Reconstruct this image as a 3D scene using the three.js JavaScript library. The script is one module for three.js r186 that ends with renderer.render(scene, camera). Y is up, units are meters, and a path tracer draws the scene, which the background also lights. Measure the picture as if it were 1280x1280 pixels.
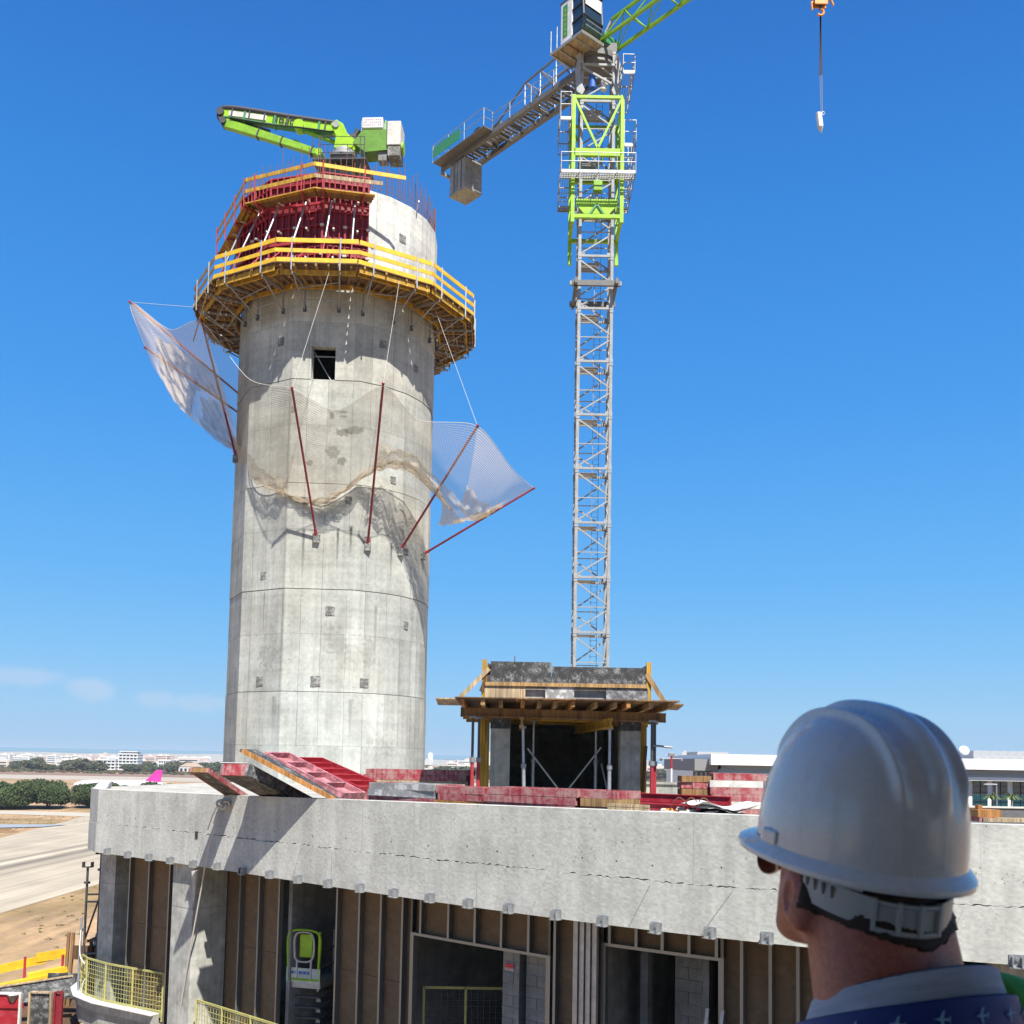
import * as THREE from 'three';
import { mergeGeometries } from 'three/addons/utils/BufferGeometryUtils.js';
import { RoundedBoxGeometry } from 'three/addons/geometries/RoundedBoxGeometry.js';
import { MarchingCubes } from 'three/addons/objects/MarchingCubes.js';
import { FontLoader } from 'three/addons/loaders/FontLoader.js';
import { TextGeometry } from 'three/addons/geometries/TextGeometry.js';

// ---------------------------------------------------------------- camera, sky, sun, exposure
const scene = new THREE.Scene();
const camera = new THREE.PerspectiveCamera(67.4, 1280 / 1707, 0.05, 9000);
camera.position.set(0, 18, 0);
camera.rotation.order = 'YXZ';
camera.rotation.set(0.0772, 0, 0.018);
camera.setViewOffset(1280, 1707, 0, 0, 1280, 1280);       // upper three quarters of a portrait frame
camera.focus = 40; camera.userData.fStop = 9;
scene.add(camera);
const renderer = new THREE.WebGLRenderer({ antialias: true });
renderer.toneMapping = THREE.LinearToneMapping;
const EXPOSURE = 1.85;
renderer.toneMappingExposure = EXPOSURE;
renderer.shadowMap.enabled = true;

const V = (x, y, z) => new THREE.Vector3(x, y, z);
let seed = 12345;
const rnd = () => { seed = (seed * 1664525 + 1013904223) >>> 0; return seed / 4294967296; };
const rr = (a, b) => a + (b - a) * rnd();
const lin = c => c <= 0.04045 ? c / 12.92 : Math.pow((c + 0.055) / 1.055, 2.4);
const clamp = (x, a = 0, b = 1) => Math.min(b, Math.max(a, x));
const sm = (a, b, x) => { const t = clamp((x - a) / (b - a)); return t * t * (3 - 2 * t); };

// tileable value-noise sum, values about 0..1
function fbm(w, h, cx, cy, oct, sd) {
  const out = new Float32Array(w * h); let s = sd * 7919 + 17, amp = 0.5, tot = 0;
  const r = () => { s = (Math.imul(s, 1103515245) + 12345) >>> 0; return (s >>> 8) / 16777216; };
  for (let o = 0; o < oct; o++) {
    const gx = Math.max(1, Math.min(w, Math.round(cx * 2 ** o))), gy = Math.max(1, Math.min(h, Math.round(cy * 2 ** o)));
    const g = new Float32Array(gx * gy); for (let i = 0; i < g.length; i++) g[i] = r();
    const xi = new Int32Array(w), xj = new Int32Array(w), xf = new Float32Array(w);
    for (let x = 0; x < w; x++) { const f = x / w * gx, i = Math.floor(f), t = f - i; xi[x] = i % gx; xj[x] = (i + 1) % gx; xf[x] = t * t * (3 - 2 * t); }
    for (let y = 0; y < h; y++) {
      const f = y / h * gy, i = Math.floor(f), t0 = f - i, t = t0 * t0 * (3 - 2 * t0), a = (i % gy) * gx, b = ((i + 1) % gy) * gx;
      for (let x = 0; x < w; x++) {
        const u = xf[x], p = g[a + xi[x]] * (1 - u) + g[a + xj[x]] * u, q = g[b + xi[x]] * (1 - u) + g[b + xj[x]] * u;
        out[y * w + x] += amp * (p * (1 - t) + q * t);
      }
    }
    tot += amp; amp *= 0.5;
  }
  for (let i = 0; i < out.length; i++) out[i] /= tot;
  return out;
}

{ // sky: air and a few thin clouds low over the horizon
  const W = 2048, Hh = 1024, d = new Float32Array(W * Hh * 4), n1 = fbm(W, Hh, 60, 60, 4, 5), n2 = fbm(W, Hh, 220, 180, 3, 9);
  const stops = [[-90, 0.52, 0.5, 0.46], [-2, 0.60, 0.66, 0.70], [0, 0.66, 0.80, 0.92], [2.5, 0.63, 0.81, 0.95], [5.5, 0.53, 0.775, 0.97], [10, 0.42, 0.715, 0.97], [19, 0.30, 0.62, 0.935], [29, 0.235, 0.54, 0.87], [38, 0.20, 0.465, 0.80], [60, 0.16, 0.37, 0.68], [90, 0.13, 0.32, 0.62]];
  const puffs = [[-25.8, 3.95, 1.7, 0.42, 0.6], [-22.6, 3.45, 1.0, 0.5, 0.7], [-19.1, 3.05, 0.75, 0.32, 0.5], [-16.9, 2.95, 1.15, 0.34, 0.5], [-33, 3.6, 3, 0.5, 0.6], [-46, 4.2, 4, 0.6, 0.6], [58, 3.5, 3, 0.5, 0.6], [120, 4, 4, 0.6, 0.6], [-120, 4, 4, 0.6, 0.6]];
  for (let y = 0; y < Hh; y++) {
    const el = ((y + 0.5) / Hh - 0.5) * 180; let k = 0; while (k < stops.length - 2 && el > stops[k + 1][0]) k++;
    const t = clamp((el - stops[k][0]) / (stops[k + 1][0] - stops[k][0]));
    const base = [1, 2, 3].map(i => lin(stops[k][i] + (stops[k + 1][i] - stops[k][i]) * t));
    for (let x = 0; x < W; x++) {
      const phi = ((x + 0.5) / W - 0.5) * 2 * Math.PI, az = Math.atan2(Math.cos(phi), -Math.sin(phi)) * 180 / Math.PI; // 0 = -z, right positive
      let c = 0;
      if (el > 0.8 && el < 7) for (const [a, e, sx, sy, o] of puffs) {
        let da = az - a; if (da > 180) da -= 360; if (da < -180) da += 360; const dy = el - e;
        const q = (da / sx) ** 2 + (dy / (dy < 0 ? sy * 1.3 : sy * 0.8)) ** 2; if (q < 4) c = Math.max(c, o * sm(1.15, 0.1, q * 0.7 + (n1[y * W + x] - 0.5) * 1.7 + (n2[y * W + x] - 0.5) * 1.3));
      }
      const i = (y * W + x) * 4, cl = [0.74, 0.76, 0.86];
      for (let j = 0; j < 3; j++) d[i + j] = (base[j] * (1 - c * 0.45) + cl[j] * c * 0.45) / EXPOSURE;
      d[i + 3] = 1;
    }
  }
  const t = new THREE.DataTexture(d, W, Hh, THREE.RGBAFormat, THREE.FloatType);
  t.mapping = THREE.EquirectangularReflectionMapping; t.magFilter = t.minFilter = THREE.LinearFilter; t.needsUpdate = true;
  scene.background = t; scene.environment = t;
}
const SUN_AZ = 21 * Math.PI / 180, SUN_EL = 55.5 * Math.PI / 180;   // behind the viewer, to the right
const sun = new THREE.DirectionalLight(new THREE.Color(1, 0.955, 0.88), 5);
sun.position.set(Math.sin(SUN_AZ) * Math.cos(SUN_EL) * 150, 20 + Math.sin(SUN_EL) * 150, -40 + Math.cos(SUN_AZ) * Math.cos(SUN_EL) * 150);
sun.target.position.set(0, 20, -40); sun.castShadow = true;
Object.assign(sun.shadow.camera, { left: -70, right: 70, top: 70, bottom: -70, near: 1, far: 400 }); sun.shadow.mapSize.set(4096, 4096);
scene.add(sun, sun.target);

// ---------------------------------------------------------------- helpers
const used = {};
const numbered = n => { const k = used[n] = (used[n] ?? -1) + 1; return k ? `${n}_${String(k).padStart(3, '0')}` : n; };
function tag(o, label, category, group) { o.userData.label = label; o.userData.category = category; if (group) o.userData.group = group; return o; }
function thing(name, label, category, pos = [0, 0, 0], ry = 0, group) {
  const o = new THREE.Group(); o.name = numbered(name); o.position.set(...pos); o.rotation.y = ry; scene.add(o); return tag(o, label, category, group);
}
function copy(src, label, group) { const c = src.clone(); c.name = numbered(src.name.replace(/_\d{3}$/, '')); c.userData = { ...src.userData }; if (label) c.userData.label = label; if (group) c.userData.group = group; scene.add(c); return c; }
// uv in metres from the dominant axis of each face
function uvm(g0) {
  const g = g0.index ? g0.toNonIndexed() : g0; if (!g.attributes.normal) g.computeVertexNormals();
  const p = g.attributes.position, uv = new Float32Array(p.count * 2), a = V(0, 0, 0), b = V(0, 0, 0), c = V(0, 0, 0);
  for (let i = 0; i < p.count; i += 3) {
    a.fromBufferAttribute(p, i); b.fromBufferAttribute(p, i + 1).sub(a); c.fromBufferAttribute(p, i + 2).sub(a); b.cross(c);
    const x = Math.abs(b.x), y = Math.abs(b.y), z = Math.abs(b.z);
    for (let k = 0; k < 3; k++) {
      const X = p.getX(i + k), Y = p.getY(i + k), Z = p.getZ(i + k), j = (i + k) * 2;
      if (y >= x && y >= z) { uv[j] = X; uv[j + 1] = Z; } else if (x >= z) { uv[j] = Z; uv[j + 1] = Y; } else { uv[j] = X; uv[j + 1] = Y; }
    }
  }
  g.setAttribute('uv', new THREE.BufferAttribute(uv, 2)); return g;
}
const clean = g => { const r = g.index ? g.toNonIndexed() : g; for (const k of Object.keys(r.attributes)) if (!['position', 'normal', 'uv'].includes(k)) r.deleteAttribute(k); return r; };
function mesh(name, geos, mat, parent, keepUv) {
  const list = (Array.isArray(geos) ? geos : [geos]).map(g => keepUv ? clean(g) : clean(uvm(g)));
  const m = new THREE.Mesh(list.length > 1 ? mergeGeometries(list) : list[0], mat);
  m.name = parent ? name : numbered(name); m.castShadow = m.receiveShadow = true; (parent || scene).add(m); return m;
}
const struct = (name, geos, mat, k) => { const m = mesh(name, geos, mat, null, k); m.userData.kind = 'structure'; return m; };
const M4 = new THREE.Matrix4(), EU = new THREE.Euler();
function bx(w, h, d, x = 0, y = 0, z = 0, ry = 0, rx = 0, rz = 0) {
  const g = new THREE.BoxGeometry(w, h, d); if (rx || ry || rz) g.applyMatrix4(M4.makeRotationFromEuler(EU.set(rx, ry, rz, 'YXZ'))); return g.translate(x, y, z);
}
const UPV = V(0, 1, 0);
function basis(a, b) { // matrix: local y along a->b, centred between
  const d = V(0, 0, 0).subVectors(b, a), l = d.length(); d.normalize();
  let x = V(0, 0, 0).crossVectors(Math.abs(d.y) > 0.95 ? V(0, 0, 1) : UPV, d).normalize(); const z = V(0, 0, 0).crossVectors(x, d);
  return [new THREE.Matrix4().makeBasis(x, d, z).setPosition((a.x + b.x) / 2, (a.y + b.y) / 2, (a.z + b.z) / 2), l];
}
function bar(a, b, w, h = w) { const [m, l] = basis(a, b); return new THREE.BoxGeometry(w, l, h).applyMatrix4(m); }   // w horizontal, h the other way
function rod(a, b, r, n = 6, r2 = r) { const [m, l] = basis(a, b); return new THREE.CylinderGeometry(r2, r, l, n).applyMatrix4(m); }
function angleBar(a, b, w, t) { // L-section
  const [m, l] = basis(a, b); return mergeGeometries([new THREE.BoxGeometry(w, l, t).translate(0, 0, w / 2), new THREE.BoxGeometry(t, l, w - t).translate(-w / 2 + t / 2, 0, 0)]).applyMatrix4(m);
}
function iBeam(a, b, h, w, tf = h * 0.2, tw = w * 0.4) { // timber formwork beam: two flanges and a web
  const [m, l] = basis(a, b); return mergeGeometries([new THREE.BoxGeometry(w, l, tf).translate(0, 0, h / 2 - tf / 2), new THREE.BoxGeometry(w, l, tf).translate(0, 0, -h / 2 + tf / 2), new THREE.BoxGeometry(tw, l, h - 2 * tf)]).applyMatrix4(m);
}
function tube(pts, r, n = 6, seg = 24) { return new THREE.TubeGeometry(new THREE.CatmullRomCurve3(pts), seg, r, n); }
function rbox(w, h, d, r, x = 0, y = 0, z = 0) { return new RoundedBoxGeometry(w, h, d, 2, r).translate(x, y, z); }
const xf = (g, pos, ry = 0, rx = 0, rz = 0) => g.applyMatrix4(new THREE.Matrix4().makeRotationFromEuler(new THREE.Euler(rx, ry, rz, 'YXZ')).setPosition(...pos));

// ---------------------------------------------------------------- materials
function dataTex(w, h, fn, srgb = true, rx = 1, ry = 1) {
  const d = new Uint8Array(w * h * 4); const o = [0, 0, 0, 1];
  for (let y = 0; y < h; y++) for (let x = 0; x < w; x++) { o[3] = 1; fn(x, y, o, y * w + x); const i = (y * w + x) * 4; for (let k = 0; k < 4; k++) d[i + k] = clamp(o[k]) * 255; }
  const t = new THREE.DataTexture(d, w, h); t.wrapS = t.wrapT = THREE.RepeatWrapping; t.magFilter = THREE.LinearFilter; t.minFilter = THREE.LinearMipmapLinearFilter; t.generateMipmaps = true;
  if (srgb) t.colorSpace = THREE.SRGBColorSpace; t.repeat.set(rx, ry); t.needsUpdate = true; return t;
}
const std = (c, o = {}) => new THREE.MeshStandardMaterial({ color: Array.isArray(c) ? new THREE.Color().setRGB(...c) : c, roughness: 0.8, ...o });
const phy = (c, o = {}) => new THREE.MeshPhysicalMaterial({ color: Array.isArray(c) ? new THREE.Color().setRGB(...c) : c, roughness: 0.5, ...o });
const grey = (w, h, f, rep, bump) => dataTex(w, h, (x, y, o, i) => { const v = f(x, y, i); o[0] = o[1] = o[2] = v; }, !bump, rep, rep);
const nA = fbm(512, 512, 6, 6, 6, 1), nB = fbm(512, 512, 24, 24, 4, 2), nC = fbm(512, 512, 90, 90, 2, 3), nV = fbm(512, 512, 40, 3, 5, 4), nP = fbm(512, 512, 12, 12, 5, 6);
const T = {
  concrete: dataTex(512, 512, (x, y, o, i) => { const p = nC[i] > 0.86 ? 0.12 : 0, v = 0.8 + (nA[i] - 0.5) * 0.34 + (nB[i] - 0.5) * 0.16 + (nV[i] - 0.5) * 0.14 - p; o[0] = v; o[1] = v * 0.995; o[2] = v * 0.97; }, true, 0.4, 0.4),
  concreteBump: grey(512, 512, (x, y, i) => 0.5 + (nB[i] - 0.5) * 0.5 + (nC[i] > 0.84 ? -0.4 : 0), 0.4, true),
  wood: dataTex(512, 512, (x, y, o, i) => { const v = 0.78 + (nV[i] - 0.5) * 0.5 + (nA[i] - 0.5) * 0.35; o[0] = v; o[1] = v * 0.97; o[2] = v * 0.92; }, true, 1.2, 0.5),
  dusty: dataTex(512, 512, (x, y, o, i) => { const k = sm(0.46, 0.66, nP[i] * 0.7 + nB[i] * 0.3), v = 0.72 + (nA[i] - 0.5) * 0.3; o[0] = v + k * 0.28; o[1] = v + k * 0.28; o[2] = v + k * 0.27; }, true, 0.8, 0.8),
  worn: dataTex(512, 512, (x, y, o, i) => { const v = 0.9 + (nA[i] - 0.5) * 0.22 + (nB[i] - 0.5) * 0.14 - (nC[i] > 0.8 ? 0.14 : 0); o[0] = v; o[1] = v; o[2] = v; }, true, 0.7, 0.7),
};
// film-faced plywood crusted with dried cement; red paint under cement dust
T.ply = dataTex(512, 512, (x, y, o, i) => { const k = sm(0.36, 0.72, nP[i] * 0.45 + nB[i] * 0.3 + nC[i] * 0.25) * 0.8, v = 0.3 + (nA[i] - 0.5) * 0.2; o[0] = v + k * 0.36; o[1] = v + k * 0.37; o[2] = v + k * 0.37; }, true, 0.9, 0.9);
T.redDust = dataTex(512, 512, (x, y, o, i) => { const k = sm(0.34, 0.7, nP[i] * 0.35 + nV[i] * 0.3 + nB[i] * 0.2 + nC[i] * 0.15 + 0.05) * 0.9, v = 1 + (nB[i] - 0.5) * 0.3; o[0] = 0.55 * v * (1 - k) + 0.63 * k; o[1] = 0.13 * v * (1 - k) + 0.53 * k; o[2] = 0.17 * v * (1 - k) + 0.50 * k; }, true, 0.6, 0.6);
T.redClean = dataTex(512, 512, (x, y, o, i) => { const k = sm(0.42, 0.8, nP[i] * 0.4 + nB[i] * 0.3 + nC[i] * 0.3) * 0.6, v = 1 + (nA[i] - 0.5) * 0.35; o[0] = 0.57 * v * (1 - k) + 0.62 * k; o[1] = 0.075 * v * (1 - k) + 0.42 * k; o[2] = 0.13 * v * (1 - k) + 0.41 * k; }, true, 0.5, 0.5);
T.blackPly = dataTex(512, 512, (x, y, o, i) => { const k = sm(0.42, 0.76, nP[i] * 0.45 + nB[i] * 0.25 + nC[i] * 0.3) * 0.75, v = 0.18 + (nA[i] - 0.5) * 0.14; o[0] = v + k * 0.5; o[1] = v + k * 0.5; o[2] = v + k * 0.49; }, true, 0.7, 0.7);
const M = {
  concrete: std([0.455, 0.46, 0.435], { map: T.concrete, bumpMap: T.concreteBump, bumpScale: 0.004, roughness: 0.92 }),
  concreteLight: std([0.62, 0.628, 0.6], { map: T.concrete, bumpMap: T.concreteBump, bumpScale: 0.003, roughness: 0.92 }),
  concreteRough: std([0.29, 0.285, 0.265], { map: T.dusty, bumpMap: T.concreteBump, bumpScale: 0.01, roughness: 0.95 }),
  yellow: std([0.80, 0.50, 0.02], { map: T.worn, roughness: 0.6 }), yellowWood: std([0.66, 0.40, 0.045], { map: T.wood, roughness: 0.75 }),
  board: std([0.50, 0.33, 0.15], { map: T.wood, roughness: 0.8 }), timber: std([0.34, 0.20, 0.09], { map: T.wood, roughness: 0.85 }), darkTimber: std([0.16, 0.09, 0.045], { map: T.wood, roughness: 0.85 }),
  paleTimber: std([0.58, 0.47, 0.32], { map: T.wood, roughness: 0.85 }), orangeTimber: std([0.62, 0.30, 0.09], { map: T.wood, roughness: 0.8 }),
  ply: std([1, 1, 1], { map: T.ply, roughness: 0.7 }), blackPly: std([1, 1, 1], { map: T.blackPly, roughness: 0.65 }), greyPly: std([0.5, 0.5, 0.49], { map: T.dusty, roughness: 0.8 }),
  red: std([1, 1, 1], { map: T.redClean, roughness: 0.6 }), redDust: std([1, 1, 1], { map: T.redDust, roughness: 0.8 }), redPipe: std([0.42, 0.03, 0.04], { map: T.worn, roughness: 0.55 }),
  maroon: std([0.24, 0.016, 0.028], { map: T.worn, roughness: 0.6 }), pink: std([0.60, 0.24, 0.27], { map: T.dusty, roughness: 0.8 }),
  galv: std([0.50, 0.52, 0.53], { map: T.worn, roughness: 0.45, metalness: 0.6 }), steel: std([0.33, 0.33, 0.33], { map: T.worn, roughness: 0.5, metalness: 0.5 }),
  mast: std([0.37, 0.38, 0.38], { map: T.worn, roughness: 0.55 }), mastDark: std([0.22, 0.22, 0.22], { map: T.worn, roughness: 0.6 }), craneGrey: std([0.17, 0.168, 0.162], { map: T.worn, roughness: 0.6 }),
  green: std([0.36, 0.64, 0.015], { map: T.worn, roughness: 0.42 }), jibGreen: std([0.24, 0.48, 0.02], { map: T.worn, roughness: 0.45 }), darkGreen: std([0.05, 0.22, 0.09], { roughness: 0.5 }), bannerGreen: std([0.04, 0.25, 0.11], { roughness: 0.7 }),
  white: std([0.80, 0.80, 0.78], { map: T.worn, roughness: 0.55 }), offWhite: std([0.66, 0.64, 0.58], { map: T.worn, roughness: 0.7 }), black: std([0.02, 0.02, 0.022], { roughness: 0.5 }), rubber: std([0.03, 0.03, 0.03], { roughness: 0.8 }),
  glass: phy([0.02, 0.035, 0.04], { roughness: 0.06, metalness: 0, clearcoat: 1 }), tealGlass: phy([0.015, 0.06, 0.075], { roughness: 0.05, clearcoat: 1 }),
  rust: std([0.17, 0.075, 0.04], { roughness: 0.85 }), darkSteel: std([0.08, 0.08, 0.085], { roughness: 0.5, metalness: 0.4 }),
  rope: std([0.55, 0.52, 0.46], { roughness: 0.9 }), whiteRope: std([0.75, 0.75, 0.74], { roughness: 0.9 }), wire: std([0.22, 0.23, 0.25], { roughness: 0.5 }),
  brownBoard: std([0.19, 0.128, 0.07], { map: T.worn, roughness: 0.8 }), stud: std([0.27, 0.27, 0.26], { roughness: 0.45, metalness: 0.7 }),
  block: std([0.36, 0.37, 0.38], { map: T.concrete, bumpMap: T.concreteBump, bumpScale: 0.004, roughness: 0.95 }), mortar: std([0.25, 0.25, 0.25], { roughness: 0.95 }),
  meshYellow: std([0.47, 0.44, 0.15], { map: T.worn, roughness: 0.6 }), dark: std([0.16, 0.155, 0.15], { map: T.worn, roughness: 0.9 }),
  orange: std([0.75, 0.28, 0.02], { map: T.worn, roughness: 0.5 }), safetyRed: std([0.55, 0.03, 0.05], { roughness: 0.5 }), blue: std([0.03, 0.12, 0.45], { roughness: 0.5 }),
};
// ---------------------------------------------------------------- the setting
{
  const n1 = fbm(1024, 1024, 5, 5, 7, 21), n2 = fbm(1024, 1024, 60, 8, 5, 22), n3 = fbm(1024, 1024, 120, 120, 3, 23);
  const dirt = dataTex(1024, 1024, (x, y, o, i) => {
    const g = sm(0.5, 0.62, n1[i] * 0.75 + n3[i] * 0.25), v = 1 + (n2[i] - 0.5) * 0.4 + (n3[i] - 0.5) * 0.22;
    o[0] = (0.71 * (1 - g) + 0.60 * g) * v; o[1] = (0.585 * (1 - g) + 0.50 * g) * v; o[2] = (0.43 * (1 - g) + 0.33 * g) * v;
  });
  dirt.repeat.set(1 / 70, 1 / 70);
  const mDirt = std([0.72, 0.72, 0.72], { map: dirt, roughness: 1 });
  const sheet = (pts, y) => { const s = new THREE.Shape(pts.map(([x, z]) => new THREE.Vector2(x, -z))); return new THREE.ShapeGeometry(s, 4).rotateX(-Math.PI / 2).translate(0, y, 0); };
  struct('ground', new THREE.PlaneGeometry(16000, 16000, 8, 8).rotateX(-Math.PI / 2).translate(0, 0, -3000), mDirt);
  // taxiway of pale concrete with tyre streaks running along it
  const s1 = fbm(1024, 512, 90, 2, 5, 31), s2 = fbm(1024, 512, 10, 10, 5, 32);
  const taxi = dataTex(1024, 512, (x, y, o, i) => {
    const u = x / 1024, st = 0.30 * Math.exp(-(((u - 0.37) / 0.022) ** 2)) + 0.22 * Math.exp(-(((u - 0.455) / 0.012) ** 2)) + 0.16 * Math.exp(-(((u - 0.30) / 0.014) ** 2));
    const line = Math.abs(u - 0.415) < 0.0045 ? 0.16 : 0, v = 0.86 + (s1[i] - 0.5) * 0.2 + (s2[i] - 0.5) * 0.16 - st * (0.55 + s1[i] * 0.9) * (0.4 + s2[i]) + line;
    o[0] = v; o[1] = v * 0.955; o[2] = v * 0.875;
  });
  const g = sheet([[-57, 300], [-57, -900], [-240, -900], [-104, -200], [-100, 300]], 0.03), p = g.attributes.position, uv = new Float32Array(p.count * 2);
  for (let i = 0; i < p.count; i++) { uv[i * 2] = (p.getX(i) + 57) / -60; uv[i * 2 + 1] = p.getZ(i) / 90; }
  g.setAttribute('uv', new THREE.BufferAttribute(uv, 2));
  struct('taxiway', g, std([0.50, 0.47, 0.42], { map: taxi, roughness: 0.95 }), true);
  const paleSoil = dirt.clone(); paleSoil.repeat.set(1 / 25, 1 / 25); paleSoil.needsUpdate = true;
  struct('service_road', [sheet([[-90, -292], [-150, -304], [-420, -296], [-420, -311], [-150, -322], [-90, -310]], 0.06)], std([0.50, 0.45, 0.36], { map: T.worn, roughness: 1 }));
  struct('dirt_verge', [sheet([[-112, -236], [-150, -288], [-300, -290], [-300, -200], [-150, -215]], 0.07)], std([0.55, 0.47, 0.36], { map: paleSoil, roughness: 1 }));
  struct('far_runway', [sheet([[1200, -720], [-1500, -720], [-1500, -860], [1200, -860]], 0.1)], std([0.44, 0.38, 0.30], { map: T.worn, roughness: 1 }));
  struct('red_soil_bank', [sheet([[1500, -870], [-1900, -870], [-1900, -1010], [1500, -1010]], 0.14)], std([0.32, 0.20, 0.14], { map: T.dusty, roughness: 1 }));
  struct('pond', [sheet([[-112, -262], [-128, -258], [-240, -256], [-240, -243], [-126, -243], [-114, -252]], 0.2)], phy([0.26, 0.29, 0.31], { roughness: 0.7 }));
  // low hills behind the city
  const hills = new THREE.PlaneGeometry(9000, 700, 240, 8), q = hills.attributes.position, nn = fbm(256, 16, 14, 3, 4, 41);
  for (let i = 0; i < q.count; i++) { const X = q.getX(i), Y = q.getY(i), k = Math.round((X + 4500) / 9000 * 240); q.setZ(i, 4 + (1 - (Y / 350) ** 2) * (10 + 30 * nn[k] * (0.4 + 0.6 * sm(900, -900, X)))); }
  hills.rotateX(-Math.PI / 2).translate(0, -10, -4200); hills.computeVertexNormals();
  struct('hills', hills, std([0.30, 0.29, 0.25], { roughness: 1 }));
}

// ---------------------------------------------------------------- curved annex in front of the tower
// plan line of the fascia, left return first, then the long curve toward the right
const zf = x => -17.00648 + 0.802148 * x - 0.0226488 * x * x - 0.00159939 * x * x * x;
const FP = [[-13.9, -35], [-12.6, -31.4], [-11.2, -27.7], [-11.0, -27.0]];
for (let x = -10.4; x <= 8.61; x += 0.2) FP.push([x, zf(x)]);
FP.push([10.5, -12.85], [13, -13.5], [17, -15.5], [22, -20]);
const FS = [0]; for (let i = 1; i < FP.length; i++) FS.push(FS[i - 1] + Math.hypot(FP[i][0] - FP[i - 1][0], FP[i][1] - FP[i - 1][1]));
const FN = FP.map((p, i) => { const a = FP[Math.max(0, i - 1)], b = FP[Math.min(FP.length - 1, i + 1)], dx = b[0] - a[0], dz = b[1] - a[1], l = Math.hypot(dx, dz); return [-dz / l, dx / l]; }); // outward (toward viewer/left)
const outw = x => { const d = 0.802148 - 0.0452976 * x - 0.00479817 * x * x, l = Math.hypot(1, d); return [-d / l, 1 / l, 1 / l, d / l]; };   // nx, nz, tx, tz
const FA = (x, off, y) => { const [nx, nz] = outw(x); return V(x - nx * off, y, zf(x) - nz * off); };
const yawAt = x => { const [, , tx, tz] = outw(x); return Math.atan2(-tz, tx); };   // local +x along the wall, +z outward
function wallAlong(i0, i1, offO, offI, y0, y1, uvy0, uvh, sub = 1) {     // closed wall with ends
  const P = [], U = [], I = [], S = FS;
  const idx = []; for (let i = i0; i < i1; i++) for (let k = 0; k < sub; k++) idx.push(i + k / sub); idx.push(i1);
  const at = t => { const i = Math.min(FP.length - 2, Math.floor(t)), f = t - i, L = (a, b) => a + (b - a) * f; return [L(FP[i][0], FP[i + 1][0]), L(FP[i][1], FP[i + 1][1]), L(FN[i][0], FN[i + 1][0]), L(FN[i][1], FN[i + 1][1]), L(S[i], S[i + 1])]; };
  const quad = (a, b, c, d, ua, ub, uc, ud) => { P.push(...a, ...b, ...c, ...a, ...c, ...d); U.push(...ua, ...ub, ...uc, ...ua, ...uc, ...ud); };
  for (let j = 0; j < idx.length - 1; j++) {
    const A = at(idx[j]), B = at(idx[j + 1]), f = (Q, off, y) => [Q[0] - Q[2] * off, y, Q[1] - Q[3] * off];
    const ya = y0(A[4]), yb = y0(B[4]), Ya = y1(A[4]), Yb = y1(B[4]), u = (Q, y) => [Q[4] / 20, (y - uvy0) / uvh];
    quad(f(A, offO, ya), f(B, offO, yb), f(B, offO, Yb), f(A, offO, Ya), u(A, ya), u(B, yb), u(B, Yb), u(A, Ya));
    quad(f(A, offO, Ya), f(B, offO, Yb), f(B, offI, Yb), f(A, offI, Ya), u(A, Ya), u(B, Yb), u(B, Yb + offI), u(A, Ya + offI));
    quad(f(B, offI, yb), f(A, offI, ya), f(A, offI, Ya), f(B, offI, Yb), u(B, yb), u(A, ya), u(A, Ya), u(B, Yb));
    quad(f(B, offO, yb), f(A, offO, ya), f(A, offI, ya), f(B, offI, yb), u(B, yb), u(A, ya), u(A, ya - offI), u(B, yb - offI));
    if (j === 0) quad(f(A, offI, ya), f(A, offO, ya), f(A, offO, Ya), f(A, offI, Ya), [0, 0], [0.01, 0], [0.01, 1], [0, 1]);
    if (j === idx.length - 2) quad(f(B, offO, yb), f(B, offI, yb), f(B, offI, Yb), f(B, offO, Yb), [0, 0], [0.01, 0], [0.01, 1], [0, 1]);
  }
  const g = new THREE.BufferGeometry(); g.setAttribute('position', new THREE.Float32BufferAttribute(P, 3)); g.setAttribute('uv', new THREE.Float32BufferAttribute(U, 2)); g.computeVertexNormals(); return g;
}
const NF = FP.length - 1, sAtX = x => { for (let i = 1; i < FP.length; i++) if (FP[i][0] >= x && i > 4) { const f = (x - FP[i - 1][0]) / (FP[i][0] - FP[i - 1][0]); return FS[i - 1] + f * (FS[i] - FS[i - 1]); } return 0; };
const annex = thing('curved_annex', 'unfinished curved grey concrete annex with recessed stud walls below its deep edge band', 'building');
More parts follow.
